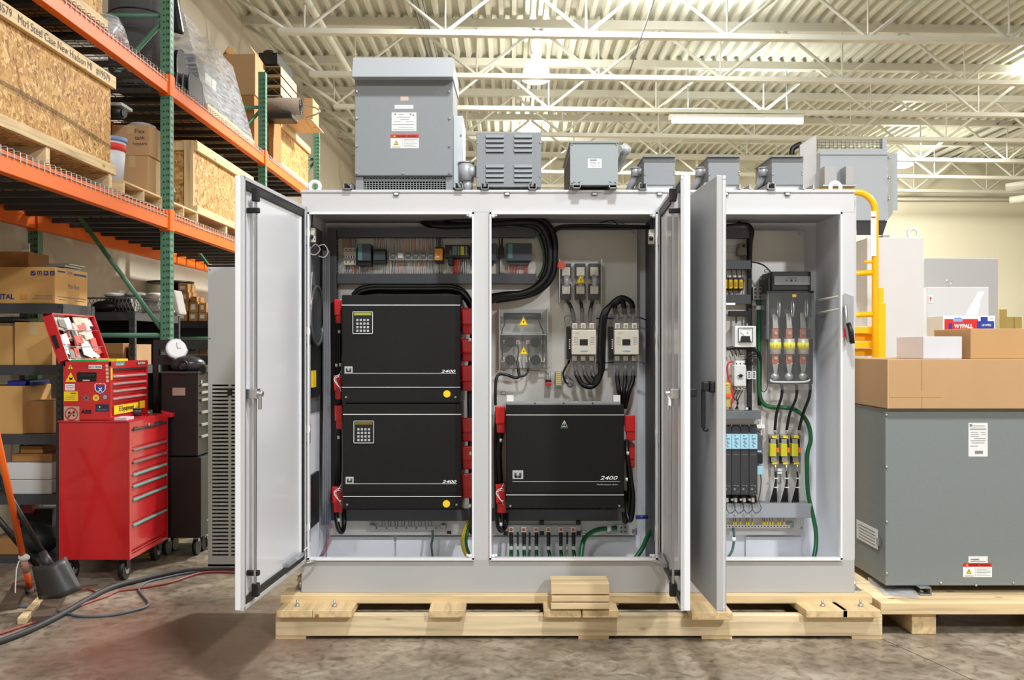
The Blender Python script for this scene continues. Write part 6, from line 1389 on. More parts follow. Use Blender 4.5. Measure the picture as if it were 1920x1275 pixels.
carton('small brown box at the left of the bottom shelf', X(-10, 6.6), 6.6, zs[3], X(34, 6.6), 6.9, Z(1010, 6.6), CBD3, False)
# shelf B
dS2 = 7.66; xb1 = X(252, dS2)
shB = shelving('grey steel shelving unit behind the red toolbox', -4.12, xb1, dS2, 8.72, 1.83, [1.83, 1.38, .95], GSHELF)
MB().box(-4.11, 8.70, .05, xb1-.004, 8.715, 1.80).to('back_sheet', BLK, shB)  # added black sheet that darkens the view through this unit
carton('brown box in the grey shelving under the green brace', -3.55, 7.72, 1.382, -3.28, 8.0, 1.57, CBD3, False)
t_ = carton('small white-labelled box in the grey shelving', -3.26, 7.78, 1.382, -3.19, 8.1, 1.56, CBD, False)
carton('pale flat box up in the grey shelving', -3.5, 8.1, 1.64, -3.0, 8.4, 1.70, mat((214, 206, 190), .7, name='pale_card'), False) if 0 else None
tag(MB().box(-3.6, 7.75, 1.832, -3.25, 8.1, 1.845).cyl((-3.40, 7.9, 1.845), (-3.40, 7.9, 1.96), .13, 18, .10).to('black_reel', BLK), 'black cable reel on the grey shelving beside the yellow box', 'reel')
t = T('wire_basket', 'grey expanded-mesh basket on top of the grey shelving', 'basket', (-3.1, 8.1, 1.832))
m = MB(); MG = mat((120, 122, 126), .4, .4, name='mesh_grey')
x0_, x1_, y0_, y1_, z0_, z1_ = -3.30, -2.98+.0, 7.72, 8.6, 1.835, 1.95
x1_ = xb1-.01
for k in range(30):
    y = y0_+(y1_-y0_)*k/30; m.tube([(x1_, y, z0_), (x1_, y+.06, z1_)], .003, 4, 1); m.tube([(x1_, y+.06, z0_), (x1_, y, z1_)], .003, 4, 1)
for k in range(14):
    x = -3.6+(x1_+3.6)*k/14; m.tube([(x, y0_, z0_), (x+.05, y0_, z1_)], .003, 4, 1); m.tube([(x+.05, y0_, z0_), (x, y0_, z1_)], .003, 4, 1)
m.to('expanded_mesh', MG, t, kind='stuff'); MB().tube([(-3.6, y0_, z1_), (x1_, y0_, z1_), (x1_, y1_, z1_)], .007, 6, 1).to('rim', MG, t)
m = MB()
for k in range(7): m.sph((-3.45+k*.06, 7.95+.1*(k % 3), 1.985+.01*(k % 2)), .07, 8, 6, (1.3, 1.5, .35))
tag(m.to('white_bags', mat((224, 220, 222), .6, bump=.4, ns=20, name='white_film')), 'crumpled white plastic bags on the wire basket', 'bags')
tag(MB().sph((-3.44, 7.72, 1.88), .07, 10, 8, (1.5, .6, .7)).to('cloth_bundle', BLK), 'black and white bundle on the front of the grey shelving', 'bundle')
t = T('paper_roll', 'pale cloth hanging beside the green post', 'cloth', (-3.05, 8.3, 1.84))
MB().hexa([(-3.07, 8.3, 1.84), (-3.01, 8.3, 1.83), (-3.01, 8.5, 1.83), (-3.07, 8.5, 1.84)], [(-3.13, 8.3, 2.04), (-3.06, 8.3, 2.06), (-3.06, 8.5, 2.06), (-3.13, 8.5, 2.04)]).to('cloth', mat((168, 162, 156), .8, bump=.4, ns=18, name='off_white_cloth'), t, bev=.02)
tag(MB().tube([(-3.02, 8.2, 1.86), (-2.9, 7.6, 1.66), (-2.58, 7.0, 1.58)], .003, 5, 4).to('cord', LBL), 'thin pale cord hanging down to the wall clock', 'cord')
# shelf C far with small boxes
dS3 = 10.4
shC = shelving('far black shelving unit carrying many small cartons', -4.1, X(412, dS3), dS3, 10.9, Z(603, dS3), [Z(603, dS3), 1.25, .8, .35], BSHELF)
MB().box(-4.09, 10.88, .05, X(412, dS3)-.004, 10.895, Z(603, dS3)-.02).to('back_sheet', BLK, shC)  # black sheet added here too, hiding the bright wall behind
zC = Z(603, dS3); zi = 0
SMB = mat((176, 128, 76), .8, name='small_carton'); SML = mat((222, 222, 224), .6, name='carton_label')
lst = [(330, 584, 350, 602), (354, 586, 370, 602), (372, 586, 388, 602), (390, 584, 404, 602), (331, 566, 353, 583.5), (355, 566, 371, 585.5), (373, 568, 387, 585.5), (332, 548, 354, 565.5), (334, 532, 352, 547.5), (357, 556, 369, 565.5), (286, 582, 306, 602), (308, 584, 328, 602)]
wl = ['leftmost of the bottom row', 'second of the bottom row', 'third of the bottom row', 'fourth of the bottom row', 'at the left of the second row', 'in the middle of the second row', 'at the right of the second row', 'on the third row', 'topmost, on the third row box', 'flat one perched on the second row', 'half hidden left of the post', 'half hidden right of the post']
for k, (a_, b_, c_, e_) in enumerate(lst):
    t = T('small_carton', 'small labelled tan carton on the far black shelving, '+wl[k], 'box', P((a_+c_)/2, e_, dS3+.1), 'small cartons on the far shelving')
    MB().pb(a_, b_, c_, e_, dS3+.04, dS3+.3).to('carton', SMB, t, bev=.003)
    if e_-b_ > 12: MB().pb(a_+3, b_+4, c_-5, e_-5, dS3+.038, dS3+.041).to('paper_label', SML, t)
t = T('spool', 'large black empty reel standing above the far cartons', 'reel', (-3.85, 10.6, zC))
cc = P(320, 530, 10.65)
MB().cyl((cc.x, cc.y, cc.z-.012), (cc.x, cc.y, cc.z+.012), .26, 28).to('flange', BLK, t); MB().cyl((cc.x, cc.y, zC+.02), (cc.x, cc.y, cc.z), .10, 16).to('core', BLK, t); MB().cyl((cc.x, cc.y, zC+.0), (cc.x, cc.y, zC+.02), .24, 28).to('flange', BLK, t)
carton('grey white box left of the small cartons, under the reel', X(286, 10.0), 10.0, Z(580, 10.0), X(305, 10.0), 10.25, Z(535, 10.0), LBL, False) if 0 else None
for k, (a_, b_, c_, e_, mm, lb) in enumerate(((350, 642, 372, 667, mat((178, 160, 136), .8, name='kraft'), 'kraft bag with a round blue stamp'), (373, 650, 388, 667.5, CBD, 'tan box behind the clock'))):
    o = tag(MB().pb(a_, b_, c_, e_-.3, 7.10, 7.2).to('stored_box', mm, bev=.004), lb, 'box')
    if k == 0: MB().ring(P(361, 653, 7.098), .02, .004, 'Y', 16, 4).to('round_stamp', PRB, o)
hx0, hx1 = X(286, 7.0), X(402, 7.0)
hu = shelving('black hutch shelving behind the clock, between red toolbox and cooling unit', hx0, hx1, 7.0, 7.245, Z(637, 7.0), [Z(637, 7.0), Z(668, 7.0)+.005, .9, .2], BSHELF)
MB().box(hx0+.002, 7.238, .1, hx1-.002, 7.244, Z(640, 7.0)).to('back_sheet', BLK, hu)
MB().box(hx0+.001, 7.01, .1, hx0+.006, 7.24, Z(700, 7.0)).to('side_panel', BLK, hu)
carton('small white box beside the clock in the black hutch', X(301, 7.05), 7.06, Z(667.5, 7.0)+.006, X(312, 7.05), 7.2, Z(646, 7.05), LBL, False)
# wall clock leaning
t = T('wall_clock', 'round white wall clock leaning on the black cabinet', 'clock', P(332, 672, 7.0))
M_ = Matrix.Translation(P(331, 655, 6.98)) @ Matrix.Rotation(.55, 4, 'Z') @ Matrix.Rotation(-.35, 4, 'X')
MB(M_).cyl((0, -.02, 0), (0, .02, 0), .082, 32).to('rim', mat((190, 194, 214), .3, name='clock_rim'), t, bev=.006); MB(M_).cyl((0, -.024, 0), (0, -.02, 0), .070, 32).to('face', mat((240, 240, 238), .4, name='clock_face'), t)
MB(M_).box(-.002, -.027, 0, .002, -.0245, .045).box(0, -.027, -.002, .028, -.0245, .002).to('hands', GRY, t)
# black tool cabinet
dk = 6.72
t = T('black_tool_cabinet', 'tall black rolling tool cabinet behind the red toolbox', 'tool cabinet', P(346, 1002, dk+.1))
xk0, xk1 = X(302, dk), X(371, dk); yk1 = 6.99
MB().box(xk0, dk, Z(855, dk), xk1, yk1, Z(700, dk)).to('upper_cabinet', BLK, t, bev=.004); MB().box(xk0-.0, dk-.02, .14, xk1+.03, yk1, Z(857, dk)).to('lower_cabinet', BLK, t, bev=.004)
MB().box(xk0-.005, dk-.01, Z(700, dk), xk1+.008, yk1, Z(696.5, dk)).to('top_rim', mat((64, 64, 68), .3, name='rim_dark'), t)
MB().pb(323, 727, 347, 742, dk-.004, dk+.002).to('side_handle', mat((172, 160, 158), .3, .5, name='handle_silver'), t, bev=.002)
for k, (y0_, h_) in enumerate(((719, 1), (733, 1), (747, 1), (770, 1), (793, 1), (815, 1))):
    z = 1.54-(y0_-650)*(dk+.1)/FPX; MB().box(xk1+.001, dk+.05, z-.02, xk1+.016, yk1-.03, z).to('drawer_handle', SIL, t, bev=.003)
MB().box(xk1-.0, dk+.06, 1.27, xk1+.004, dk+.09, 1.29).to('lock', SIL, t)
for x in (xk0+.02, xk1-.03):
    for y in (dk+.06, yk1-.07): MB().cyl((x-.015, y, .06), (x+.015, y, .06), .06, 16).to('caster', RUB, t); MB().box(x-.02, y-.02, .1, x+.02, y+.02, .14).to('caster_fork', GALV, t)
MB().box(xk1+.03, dk+.1, .24, xk1+.034, yk1-.05, .25).to('trim_line', GALV, t)
t = T('welding_helmet', 'dark moulded welding helmet lying on the black tool cabinet', 'helmet', P(352, 697, 6.8))
hc = P(353, 684, 6.84)
MB().sph(hc, .105, 20, 12, (1.2, 1.05, .66)).to('shell', mat((52, 52, 56), .3, 0, .05, name='helmet_grey'), t); MB().ring(hc+Vector((.0, -.108, .0)), .030, .008, 'Y', 16, 6).to('knob', BLK, t); MB().box(hc.x+.08, hc.y-.05, hc.z-.06, hc.x+.15, hc.y+.08, hc.z+.0).to('visor', BLK, t, bev=.01)
MB().tube([hc+Vector((-.14, -.04, -.06)), hc+Vector((0, -.12, -.065)), hc+Vector((.13, -.04, -.06))], .012, 6, 4).to('rim', BLK, t)

# ================================================================ red toolbox
d = 6.0; xR = X(243, d); yR = d*717/645; xL2 = X(110, d)
t = T('red_tool_chest', 'red rolling tool cabinet with teal and chrome drawer pulls', 'tool chest', (-2.75, 6.3, 0))
z0_, z1_ = Z(1050, d), Z(792, d)
MB().box(xL2, d, z0_, xR-.012, yR, z1_).to('body', TRED, t, bev=.003)
for a_ in ((xR-.012, d, z0_, xR, d+.035, z1_), (xR-.012, yR-.035, z0_, xR, yR, z1_), (xR-.012, d+.035, z0_, xR, yR-.035, z0_+.035), (xR-.012, d+.035, z1_-.10, xR, yR-.035, z1_)): MB().box(*a_).to('front_frame', TRED, t)
MB().hexa([(xL2-.004, d-.006, z1_), (xR+.004, d-.006, z1_), (xR+.004, yR, z1_), (xL2-.004, yR, z1_)], [(xL2-.004, d-.006, z1_+.012), (xR-.02, d-.006, z1_+.012), (xR-.02, yR, z1_+.012), (xL2-.004, yR, z1_+.012)]).to('top_tray', TRED, t, bev=.002)
MB().hexa([(xR-.02, yR, z1_-.02), (xR+.03, yR, z1_-.02), (xR+.03, yR+.05, z1_-.02), (xR-.02, yR+.05, z1_-.02)], [(xR-.06, yR, z1_+.03), (xR+.03, yR, z1_+.01), (xR+.03, yR+.06, z1_+.01), (xR-.06, yR+.06, z1_+.03)]).to('push_handle', TRED, t, bev=.006)
TL = mat((110, 184, 176), .3, .2, name='teal_pull'); DKP = mat((60, 58, 60), .3, .4, name='dark_pull'); SVP = mat((150, 130, 132), .3, .5, name='chrome_pull')
# drawers: pull pixel y on near edge (x=247)
pulls = [(807, 0), (846, 2), (869.5, 2), (893, 1), (915, 1), (940, 1), (988, 1)]
zz = [Z(v, d) for v, _ in pulls]; bots = [zz[i+1]+.022 for i in range(6)]+[z0_+.06]
for i, (v, c) in enumerate(pulls):
    f = MB().box(xR-.011, d+.04, bots[i], xR-.002, yR-.04, zz[i]+.014).to('drawer', TRED, t, bev=.003)
    o_ = MB().box(xR-.002, d+.045, zz[i]-.008, xR+.012, yR-.045, zz[i]+.008).to('drawer_pull', [DKP, TL, SVP][c], f, bev=.004, label=['dark pull', 'teal pull', 'chrome pull'][c])
MB().box(xR-.001, d+.06, z1_-.055, xR+.003, d+.12, z1_-.035).to('badge', DKP, t); MB().box(xR-.001, d+.42, z1_-.055, xR+.003, d+.56, z1_-.032).to('badge', DKP, t); MB().cyl((xR, d+.3, z1_-.04), (xR+.012, d+.3, z1_-.04), .010, 10).to('key_lock', SIL, t)
MB().box(xR-.004, d+.04, z0_+.03, xR+.0, yR-.04, z0_+.045).to('bottom_ridge', TRED, t)
for x in (xL2+.06, xR-.06):
    for y in (d+.06, yR-.07):
        c = MB().cyl((x-.018, y, .068), (x+.018, y, .068), .066, 20).to('caster_wheel', RUB, t); MB().cyl((x+.0185, y, .068), (x+.022, y, .068), .03, 14).to('hub', GALV, c); MB().hexa([(x-.026, y-.02, .07), (x+.026, y-.02, .07), (x+.026, y+.02, .07), (x-.026, y+.02, .07)], [(x-.03, y-.035, z0_), (x+.03, y-.035, z0_), (x+.03, y+.035, z0_), (x-.03, y+.035, z0_)]).to('caster_fork', BLK, t)
# top chest
zb2 = z1_+.014; xt0, xt1 = X(119, d+.02), X(207, d+.02); dt = d+.02; zt2 = Z(678, dt); yt1 = xt1*FPX/(277-CX)
t = T('red_top_chest', 'red top tool chest with stickers and open lid on the rolling cabinet', 'tool chest', (-2.8, 6.3, zb2))
MB().box(xt0, dt, zb2, xt1-.012, yt1, zt2-.03).to('body', TRED, t, bev=.003); 
for a_ in ((xt0, dt, zt2-.03, xt1, dt+.012, zt2), (xt0, yt1-.012, zt2-.03, xt1, yt1, zt2), (xt0, dt, zt2-.03, xt0+.012, yt1, zt2), (xt1-.012, dt, zt2-.06, xt1, yt1, zt2), (xt1-.012, dt, zb2, xt1, dt+.03, zt2-.06), (xt1-.012, yt1-.03, zb2, xt1, yt1, zt2-.06), (xt1-.012, dt+.03, zb2, xt1, yt1-.03, zb2+.02)): MB().box(*a_).to('frame', TRED, t)
for i, v in enumerate((706, 720, 734, 748)):
    z = Z(v, dt); f = MB().box(xt1-.011, dt+.035, z-.03, xt1-.003, yt1-.035, z+.012).to('drawer', TRED, t, bev=.002); MB().box(xt1-.003, dt+.04, z-.010, xt1+.008, yt1-.04, z+.004).to('drawer_pull', mat((214, 190, 190), .25, .5, name='pale_pull'), f, bev=.003)
MB().box(xt1-.003, dt+.035, Z(692, dt)-.008, xt1+.008, yt1-.035, Z(692, dt)+.004).to('drawer_pull', DKP, t)
# front stickers
f = MB().box(xt1-.004, dt+.06, Z(779, dt), xt1-.0015, yt1-.16, Z(762, dt)).to('yellow_sticker', YEL, t); text('Eaton', 0, 0, 0, 0, PRK, f, face='X', loc=(xt1-.001, dt+.22, Z(770, dt)), width=.14, bold=.02) if 0 else text('E Equipment', 0, 0, 0, 0, PRK, f, face='X', loc=(xt1-.001, (dt+.06+yt1-.16)/2, Z(770.5, dt)), width=.24, bold=.02)
MB().box(xt1-.003, yt1-.14, Z(775, dt), xt1-.001, yt1-.05, Z(760, dt)).to('yellow_sticker', YEL, t); f = MB().box(xt1, dt+.07, zt2-.03, xt1+.001, dt+.22, zt2-.005).to('teal_sticker', mat((60, 130, 130), .5, name='teal_print'), t); text('Free Stuff', 0, 0, 0, 0, PRW, f, face='X', loc=(xt1+.001, dt+.145, zt2-.018), width=.11)
f = MB().box(xt1, dt+.42, zt2-.03, xt1+.001, dt+.58, zt2-.006).to('dark_badge', DKP, t); text('CRAFTSMAN', 0, 0, 0, 0, PRW, f, face='X', loc=(xt1+.001, dt+.50, zt2-.018), width=.13)
MB().box(xt1, dt+.005, Z(712, dt), xt1+.001, dt+.03, Z(690, dt)).to('yellow_strip', YEL, t)
# side stickers (face the camera)
q = dt
h = MB().pb(144, 698, 181, 716, q-.002, q).to('side_handle_recess', BLK, t, bev=.002); MB().pb(149, 700, 177, 707, q-.012, q-.002).to('grip', mat((30, 34, 36), .3, name='grip_dark'), h, bev=.003); MB().pb(155, 712, 168, 714.5, q-.003, q-.002).to('tiny_label', mat((214, 180, 180), .5, name='pinkish'), h)
text('BAD TO THE BONE', 167, 190, 688, q, PRK, t, hpx=5) if 0 else None
a = MB().pb(166, 684.5, 191, 691.5, q-.001, q).to('white_sticker', PRW, t); text('BAD TO THE BONE', 167, 190, 688, q-.001, PRK, a, hpx=4.6, bold=.02)
def ytri(cx, cy, r):
    a = MB().prism([P(cx, cy-r, q), P(cx+r, cy+r*.8, q), P(cx-r, cy+r*.8, q)], (0, -.001, 0)).to('warning_sticker', YEL, t); text('!', cx-.8, cx+.8, cy+r*.12, q-.001, PRK, a, bold=.03) if r < 7 else MB().prism([P(cx-3, cy-1, q-.001), P(cx+1, cy+1, q-.001), P(cx+4, cy-2, q-.001), P(cx+3, cy+4, q-.001), P(cx-2, cy+5, q-.001)], (0, -.0006, 0)).to('crush_symbol', PRK, a)
ytri(132, 688, 4.6); ytri(132.5, 708, 10)
for k in range(5): MB().disc(200.5+k*.3, 686+k*7, q, 2.9, .001, 14).to('round_sticker', mat((226, 190, 170), .5, name='peach_print'), t)
a = MB().pb(122, 720, 140, 732, q-.001, q).to('white_sticker', PRW, t); MB().pb(124, 723, 138, 724, q-.0015, q).pb(124, 726, 138, 727, q-.0015, q).pb(124, 729, 136, 730, q-.0015, q).to('red_print', PRR, a)
a = MB().pb(120, 734, 146, 752, q-.001, q).to('yellow_sticker', YEL, t); text('WARNING', 132, 142, 737.5, q-.001, PRK, a, bold=.02, hpx=3); MB().pb(123, 742, 141, 742.8, q-.0015, q).pb(123, 745, 139, 745.8, q-.0015, q).pb(123, 748, 140, 748.8, q-.0015, q).to('fine_print', GRY, a)
m = MB(); sh = [(177.5, 721), (181, 718.5), (184, 720), (188, 718), (192, 720), (195, 718.5), (198.5, 721), (198, 730), (194, 735), (188, 738), (182, 735), (178, 730)]
a = MB().prism([P(x, y, q) for x, y in sh], (0, -.001, 0)).to('shield_sticker', PRW, t)
b_ = MB().prism([P(188+(x-188)*.84, 728+(y-728)*.84+.5, q-.001) for x, y in sh if y > 720.5], (0, -.0005, 0)).to('blue_field', mat((36, 60, 150), .5, name='shield_blue'), a); MB().pb(179.5, 720, 196.5, 723, q-.0022, q).to('red_field', PRR, a); text('X', 183.5, 192.5, 730.5, q-.0018, PRW, a, bold=.04, hpx=8)
m = MB(); pts = []
for k in range(20): r_ = 7 if k % 2 == 0 else 3.2; pts.append(P(162+r_*math.sin(k*.314), 746-r_*math.cos(k*.314), q))
a = m.prism(pts, (0, -.001, 0)).to('bullet_hole_sticker', mat((120, 110, 112), .4, name='grey_splash'), t); MB().disc(162, 746, q-.001, 1.6).to('hole', PRK, a)
a = MB().disc(180, 746, q, 6, .001, 20).to('yellow_round_sticker', YEL, t); MB().disc(180, 746, q-.001, 2.4, .0006, 12).to('grey_centre', GRY, a)
a = MB().disc(197, 744.5, q, 6, .001, 20).to('grey_round_sticker', mat((90, 90, 110), .5, name='slate_print'), t); MB().disc(197, 744.5, q-.001, 3.8, .0006, 12).to('pink_centre', mat((200, 150, 156), .5, name='pink'), a)
a = MB().pb(179, 758, 204, 772, q-.001, q).to('navy_sticker', mat((40, 42, 70), .5, name='navy_print'), t); text('A United Award', 181, 201, 768, q-.001, mat((140, 170, 200), .5, name='pale_print'), a, hpx=2.6); MB().disc(187, 763, q-.001, 2, .0005, 4).to('gold_star', YEL, a)
a = MB().pb(120, 762, 148.5, 789, q-.001, q).to('no_step_sticker', mat((196, 160, 144), .5, name='beige_print'), t); cc = P(134, 776, q-.002); MB().ring(cc, 11.5*s_(q), 1.1*s_(q), 'Y', 24, 4).tube([P(127, 784, q-.002), P(141, 768, q-.002)], .004, 4, 1).to('red_circle', PRR, a); MB().disc(130, 774, q-.001, 2.6, .0005, 10).disc(129.5, 780, q-.001, 1.9, .0005, 10).disc(138, 773, q-.001, 2.6, .0005, 10).disc(138, 779, q-.001, 1.9, .0005, 10).to('foot_prints', PRK, a)
text('ABB', 151.5, 172, 772, q-.0005, PRK, t, bold=.05, hpx=8)
# lid (hinged at the far left, leaning back, inside faces right/up)
lid0 = Vector((xt0+.015, dt, zt2)); lu = Vector((-.105, 0, .30)).normalized(); lh = .335; ln = Vector((lu.z, 0, -lu.x))
M_ = Matrix(((0, lu.x, ln.x, lid0.x), (1, lu.y, ln.y, lid0.y), (0, lu.z, ln.z, lid0.z), (0, 0, 0, 1)))
LW = yt1-dt
lid = MB(M_).box(0, 0, -.05, LW, lh, -.04).to('lid', TRED, t, bev=.002, label='open red lid stuffed with parts bags')
for a_ in ((0, 0, -.04, .012, lh, .02), (LW-.012, 0, -.04, LW, lh, .02), (0, lh-.012, -.04, LW, lh, .02), (0, 0, -.04, LW, .012, .02)): MB(M_).box(*a_).to('lid_rim', TRED, lid, bev=.003)
for k in range(2): MB(M_).tube([(.02, .10+k*.12, .012), (LW-.02, .10+k*.12, .012)], .0025, 5, 1).to('retaining_wire', SIL, lid)
MB(M_).box(-.004, .10, -.035, .0, .19, -.005).to('lid_handle', BLK, lid)
rr = random.Random(5); cols = [(238, 236, 234), (226, 214, 196), (196, 60, 50), (240, 240, 240), (206, 190, 170), (120, 118, 116), (230, 226, 222), (70, 66, 66), (236, 210, 190)]
for k in range(64):
    a_, b_ = rr.uniform(.015, LW-.12), rr.uniform(.015, lh-.06); w_, h_ = rr.uniform(.06, .14), rr.uniform(.04, .10); c_ = rr.choice(cols); an = rr.uniform(-.5, .5)
    dx, dy = math.cos(an), math.sin(an); zz_ = rr.uniform(-.03, .005)
    p4 = [(a_, b_, zz_), (a_+w_*dx, b_+w_*dy*.5, zz_+rr.uniform(-.008, .012)), (a_+w_*dx-h_*dy*.3, b_+h_+w_*dy*.3, zz_+rr.uniform(-.008, .012)), (a_-h_*dy*.3, b_+h_, zz_)]
    p4 = [(min(max(x, .015), LW-.015), min(max(y, .014), lh-.014), z) for x, y, z in p4]
    MB(M_).prism(p4, (0, 0, .006)).to('parts_bag', mat(c_, .4, 0, .1, 30, bump=.4, name='parts_bag'), lid)
tag(MB().box(xt1-.30, dt+.03, zt2-.012, xt1-.10, dt+.20, zt2+.012).to('green_tray', mat((30, 170, 80), .4, name='green_plastic'), bev=.003), 'bright green tray in the open top chest', 'tray')
tag(MB().box(xt1-.28, dt+.24, zt2-.012, xt1-.06, dt+.42, zt2+.014).to('yellow_tray', mat((240, 214, 20), .4, name='yellow_plastic'), bev=.003), 'bright yellow tray in the open top chest', 'tray')
tag(MB().cyl((xR-.13, d+.42, z1_+.013), (xR-.13, d+.42, z1_+.06), .035, 18).cyl((xR-.13, d+.42, z1_+.06), (xR-.13, d+.42, z1_+.066), .039, 18).to('parts_tin', mat((66, 60, 60), .4, .3, name='tin_dark')), 'small dark round tin on the ledge of the red tool cabinet', 'tin')
tag(MB().box(xR-.11, d+.02, z1_+.013, xR-.03, d+.14, z1_+.03).to('folded_paper', mat((214, 200, 220), .6, name='lilac_paper')), 'folded pale paper on the ledge of the red tool cabinet', 'paper')
tag(MB().cyl((-2.95, 7.0, 1.25), (-2.95, 7.0, 1.33), .04, 14).to('blue_can', mat((40, 60, 160), .3, name='can_blue')), 'blue can behind the red top chest', 'can') if 0 else None

# ================================================================ floor clutter at the left
gl = [(P(y[0], y[1], 1.54*FPX/(y[1]-650))) for y in ((0, 0), )] if 0 else None
def G(px, py, z=0): d_ = (EYE-z)*FPX/(py-CY); return Vector(((px-CX)*d_/FPX, d_, z))
def hose(pts, r, m, label, name='hose', sub=6):
    return tag(MB().tube([G(a_, b_, r+(c[0] if c else 0)) for a_, b_, *c in pts], r, 8, sub).to(name, m), label, 'hose' if name == 'hose' else 'cable')
hose([(-40, 1216), (40, 1188), (100, 1160), (150, 1132), (200, 1105), (250, 1090), (330, 1073), (390, 1068), (450, 1068), (520, 1072)], .017, mat((52, 52, 56), .6, 0, .1, 20, name='hose_black'), 'thick black hose crossing the floor towards the cooling unit')
hose([(-30, 1136), (60, 1138), (100, 1143), (150, 1155), (210, 1153), (262, 1142), (278, 1132), (266, 1115), (260, 1104), (275, 1092), (310, 1083), (350, 1075), (400, 1070), (450, 1071)], .0075, mat((92, 98, 112), .5, name='cable_blue_grey'), 'blue grey cable looping over the floor in front of the toolbox', 'floor_cable')
RH = mat((150, 72, 66), .5, name='hose_red')
hose([(-30, 1198), (40, 1175), (90, 1158), (140, 1140), (170, 1128), (200, 1118), (222, 1108), (260, 1103), (320, 1092), (380, 1074), (450, 1073)], .008, RH, 'dull red air hose running beside the black hose')
hose([(150, 1127), (175, 1120), (182, 1112), (165, 1104), (150, 1104), (110, 1088), (60, 1086), (28, 1092), (30, 1102), (70, 1106)], .006, RH, 'dull red hose loop near the shovel')
hose([(400, 998), (350, 1003), (318, 1006), (300, 1008), (306, 1020), (318, 1026), (300, 1035), (240, 1044)], .006, mat((232, 196, 30), .4, name='cord_yellow'), 'upper yellow cord on the floor behind the toolbox', 'floor_cable')
hose([(420, 1001), (360, 1007), (325, 1010), (295, 1012)], .006, mat((232, 196, 30), .4, name='cord_yellow'), 'lower yellow cord on the floor behind the toolbox', 'floor_cable')
t = T('orange_pole', 'orange fibreglass pole leaning at the left edge with white rag', 'pole', G(58, 1120))
a_ = P(-22, 740, 5.1); b_ = G(58, 1112, .0)
c_ = a_.lerp(b_, .80)
MB().cyl(a_, c_, .019, 12).to('orange_shaft', mat((246, 104, 20), .35, name='orange_gloss'), t); MB().cyl(c_, a_.lerp(b_, .88), .020, 12).to('taped_grip', mat((206, 150, 140), .6, var=.3, ns=60, name='tape_pink'), t); MB().cyl(a_.lerp(b_, .88), a_.lerp(b_, .97), .019, 12).to('lower_shaft', mat((226, 90, 24), .4, name='orange_gloss2'), t); MB().cyl(a_.lerp(b_, .97), b_, .021, 12).to('tip', GRY, t)
MB().sph(c_+Vector((.01, -.01, .0)), .03, 8, 5, (1.3, .6, .8)).to('rag_knot', LBL, t); MB().tube([c_, c_+Vector((-.03, -.02, -.07)), c_+Vector((-.04, -.02, -.35))], .004, 5, 3).to('string', LBL, t)
t = T('black_shovel', 'black long-handled scoop shovel standing blade down by the toolbox', 'shovel', G(105, 1135))
SHV = mat((50, 48, 48), .45, 0, .15, 20, name='worn_black')
MB().cyl(P(-12, 880, 5.45), P(82, 1040, 5.5), .019, 10).to('handle', BLK, t); MB().tube([P(80, 1036, 5.5), P(92, 1062, 5.46)], [.024, .034], 10, 1).to('socket', SHV, t)
bl = MB(); rows = []
for i in range(7):
    u_ = i/6; row = []
    for j in range(9):
        v_ = j/8-.5; cx_ = 92+u_*22; cy_ = 1060+u_*62; wd = 34+u_*10
        dep = 5.44-.10*math.cos(v_*3.1)*(1-.3*u_)-u_*.05; pxx = cx_+v_*2*wd*.9; pyy = cy_-v_*18+abs(v_)*-14
        row.append(bl.v(P(pxx, min(pyy, 1132), dep)))
    rows.append(row)
for i in range(6):
    for j in range(8): bl.f([rows[i][j], rows[i][j+1], rows[i+1][j+1], rows[i+1][j]], True)
o = bl.to('scoop_blade', SHV, t); md = o.modifiers.new('thick', 'SOLIDIFY'); md.thickness = .006
t = T('dark_pole', 'second dark pole leaning low at the left edge', 'pole', G(80, 1080)); MB().cyl(P(-10, 965, 5.6), P(70, 1062, 5.8), .018, 10).to('shaft', BLK, t)
for k, (p0, p1, w_, lb) in enumerate((((0, 1145), (22, 1110), .09, 'left weathered wood piece on the floor, dark'), ((32, 1172), (78, 1122), .045, 'pale wood batten under the orange pole'), ((60, 1170), (90, 1124), .10, 'dark weathered board beside the pale batten'))):
    A_, B_ = G(*p0), G(*p1); u_ = (B_-A_).normalized(); s__ = Vector((u_.y, -u_.x, 0))*w_
    o = MB().hexa([A_, A_+s__, B_+s__, B_], [A_+Vector((0, 0, .04)), A_+s__+Vector((0, 0, .04)), B_+s__+Vector((0, 0, .04)), B_+Vector((0, 0, .04))]).to('wood_scrap', PINEX if k == 1 else mat((84, 66, 54), .8, 0, .2, 12, name='weathered_wood'), None, bev=.004)
    tag(o, lb, 'wood')
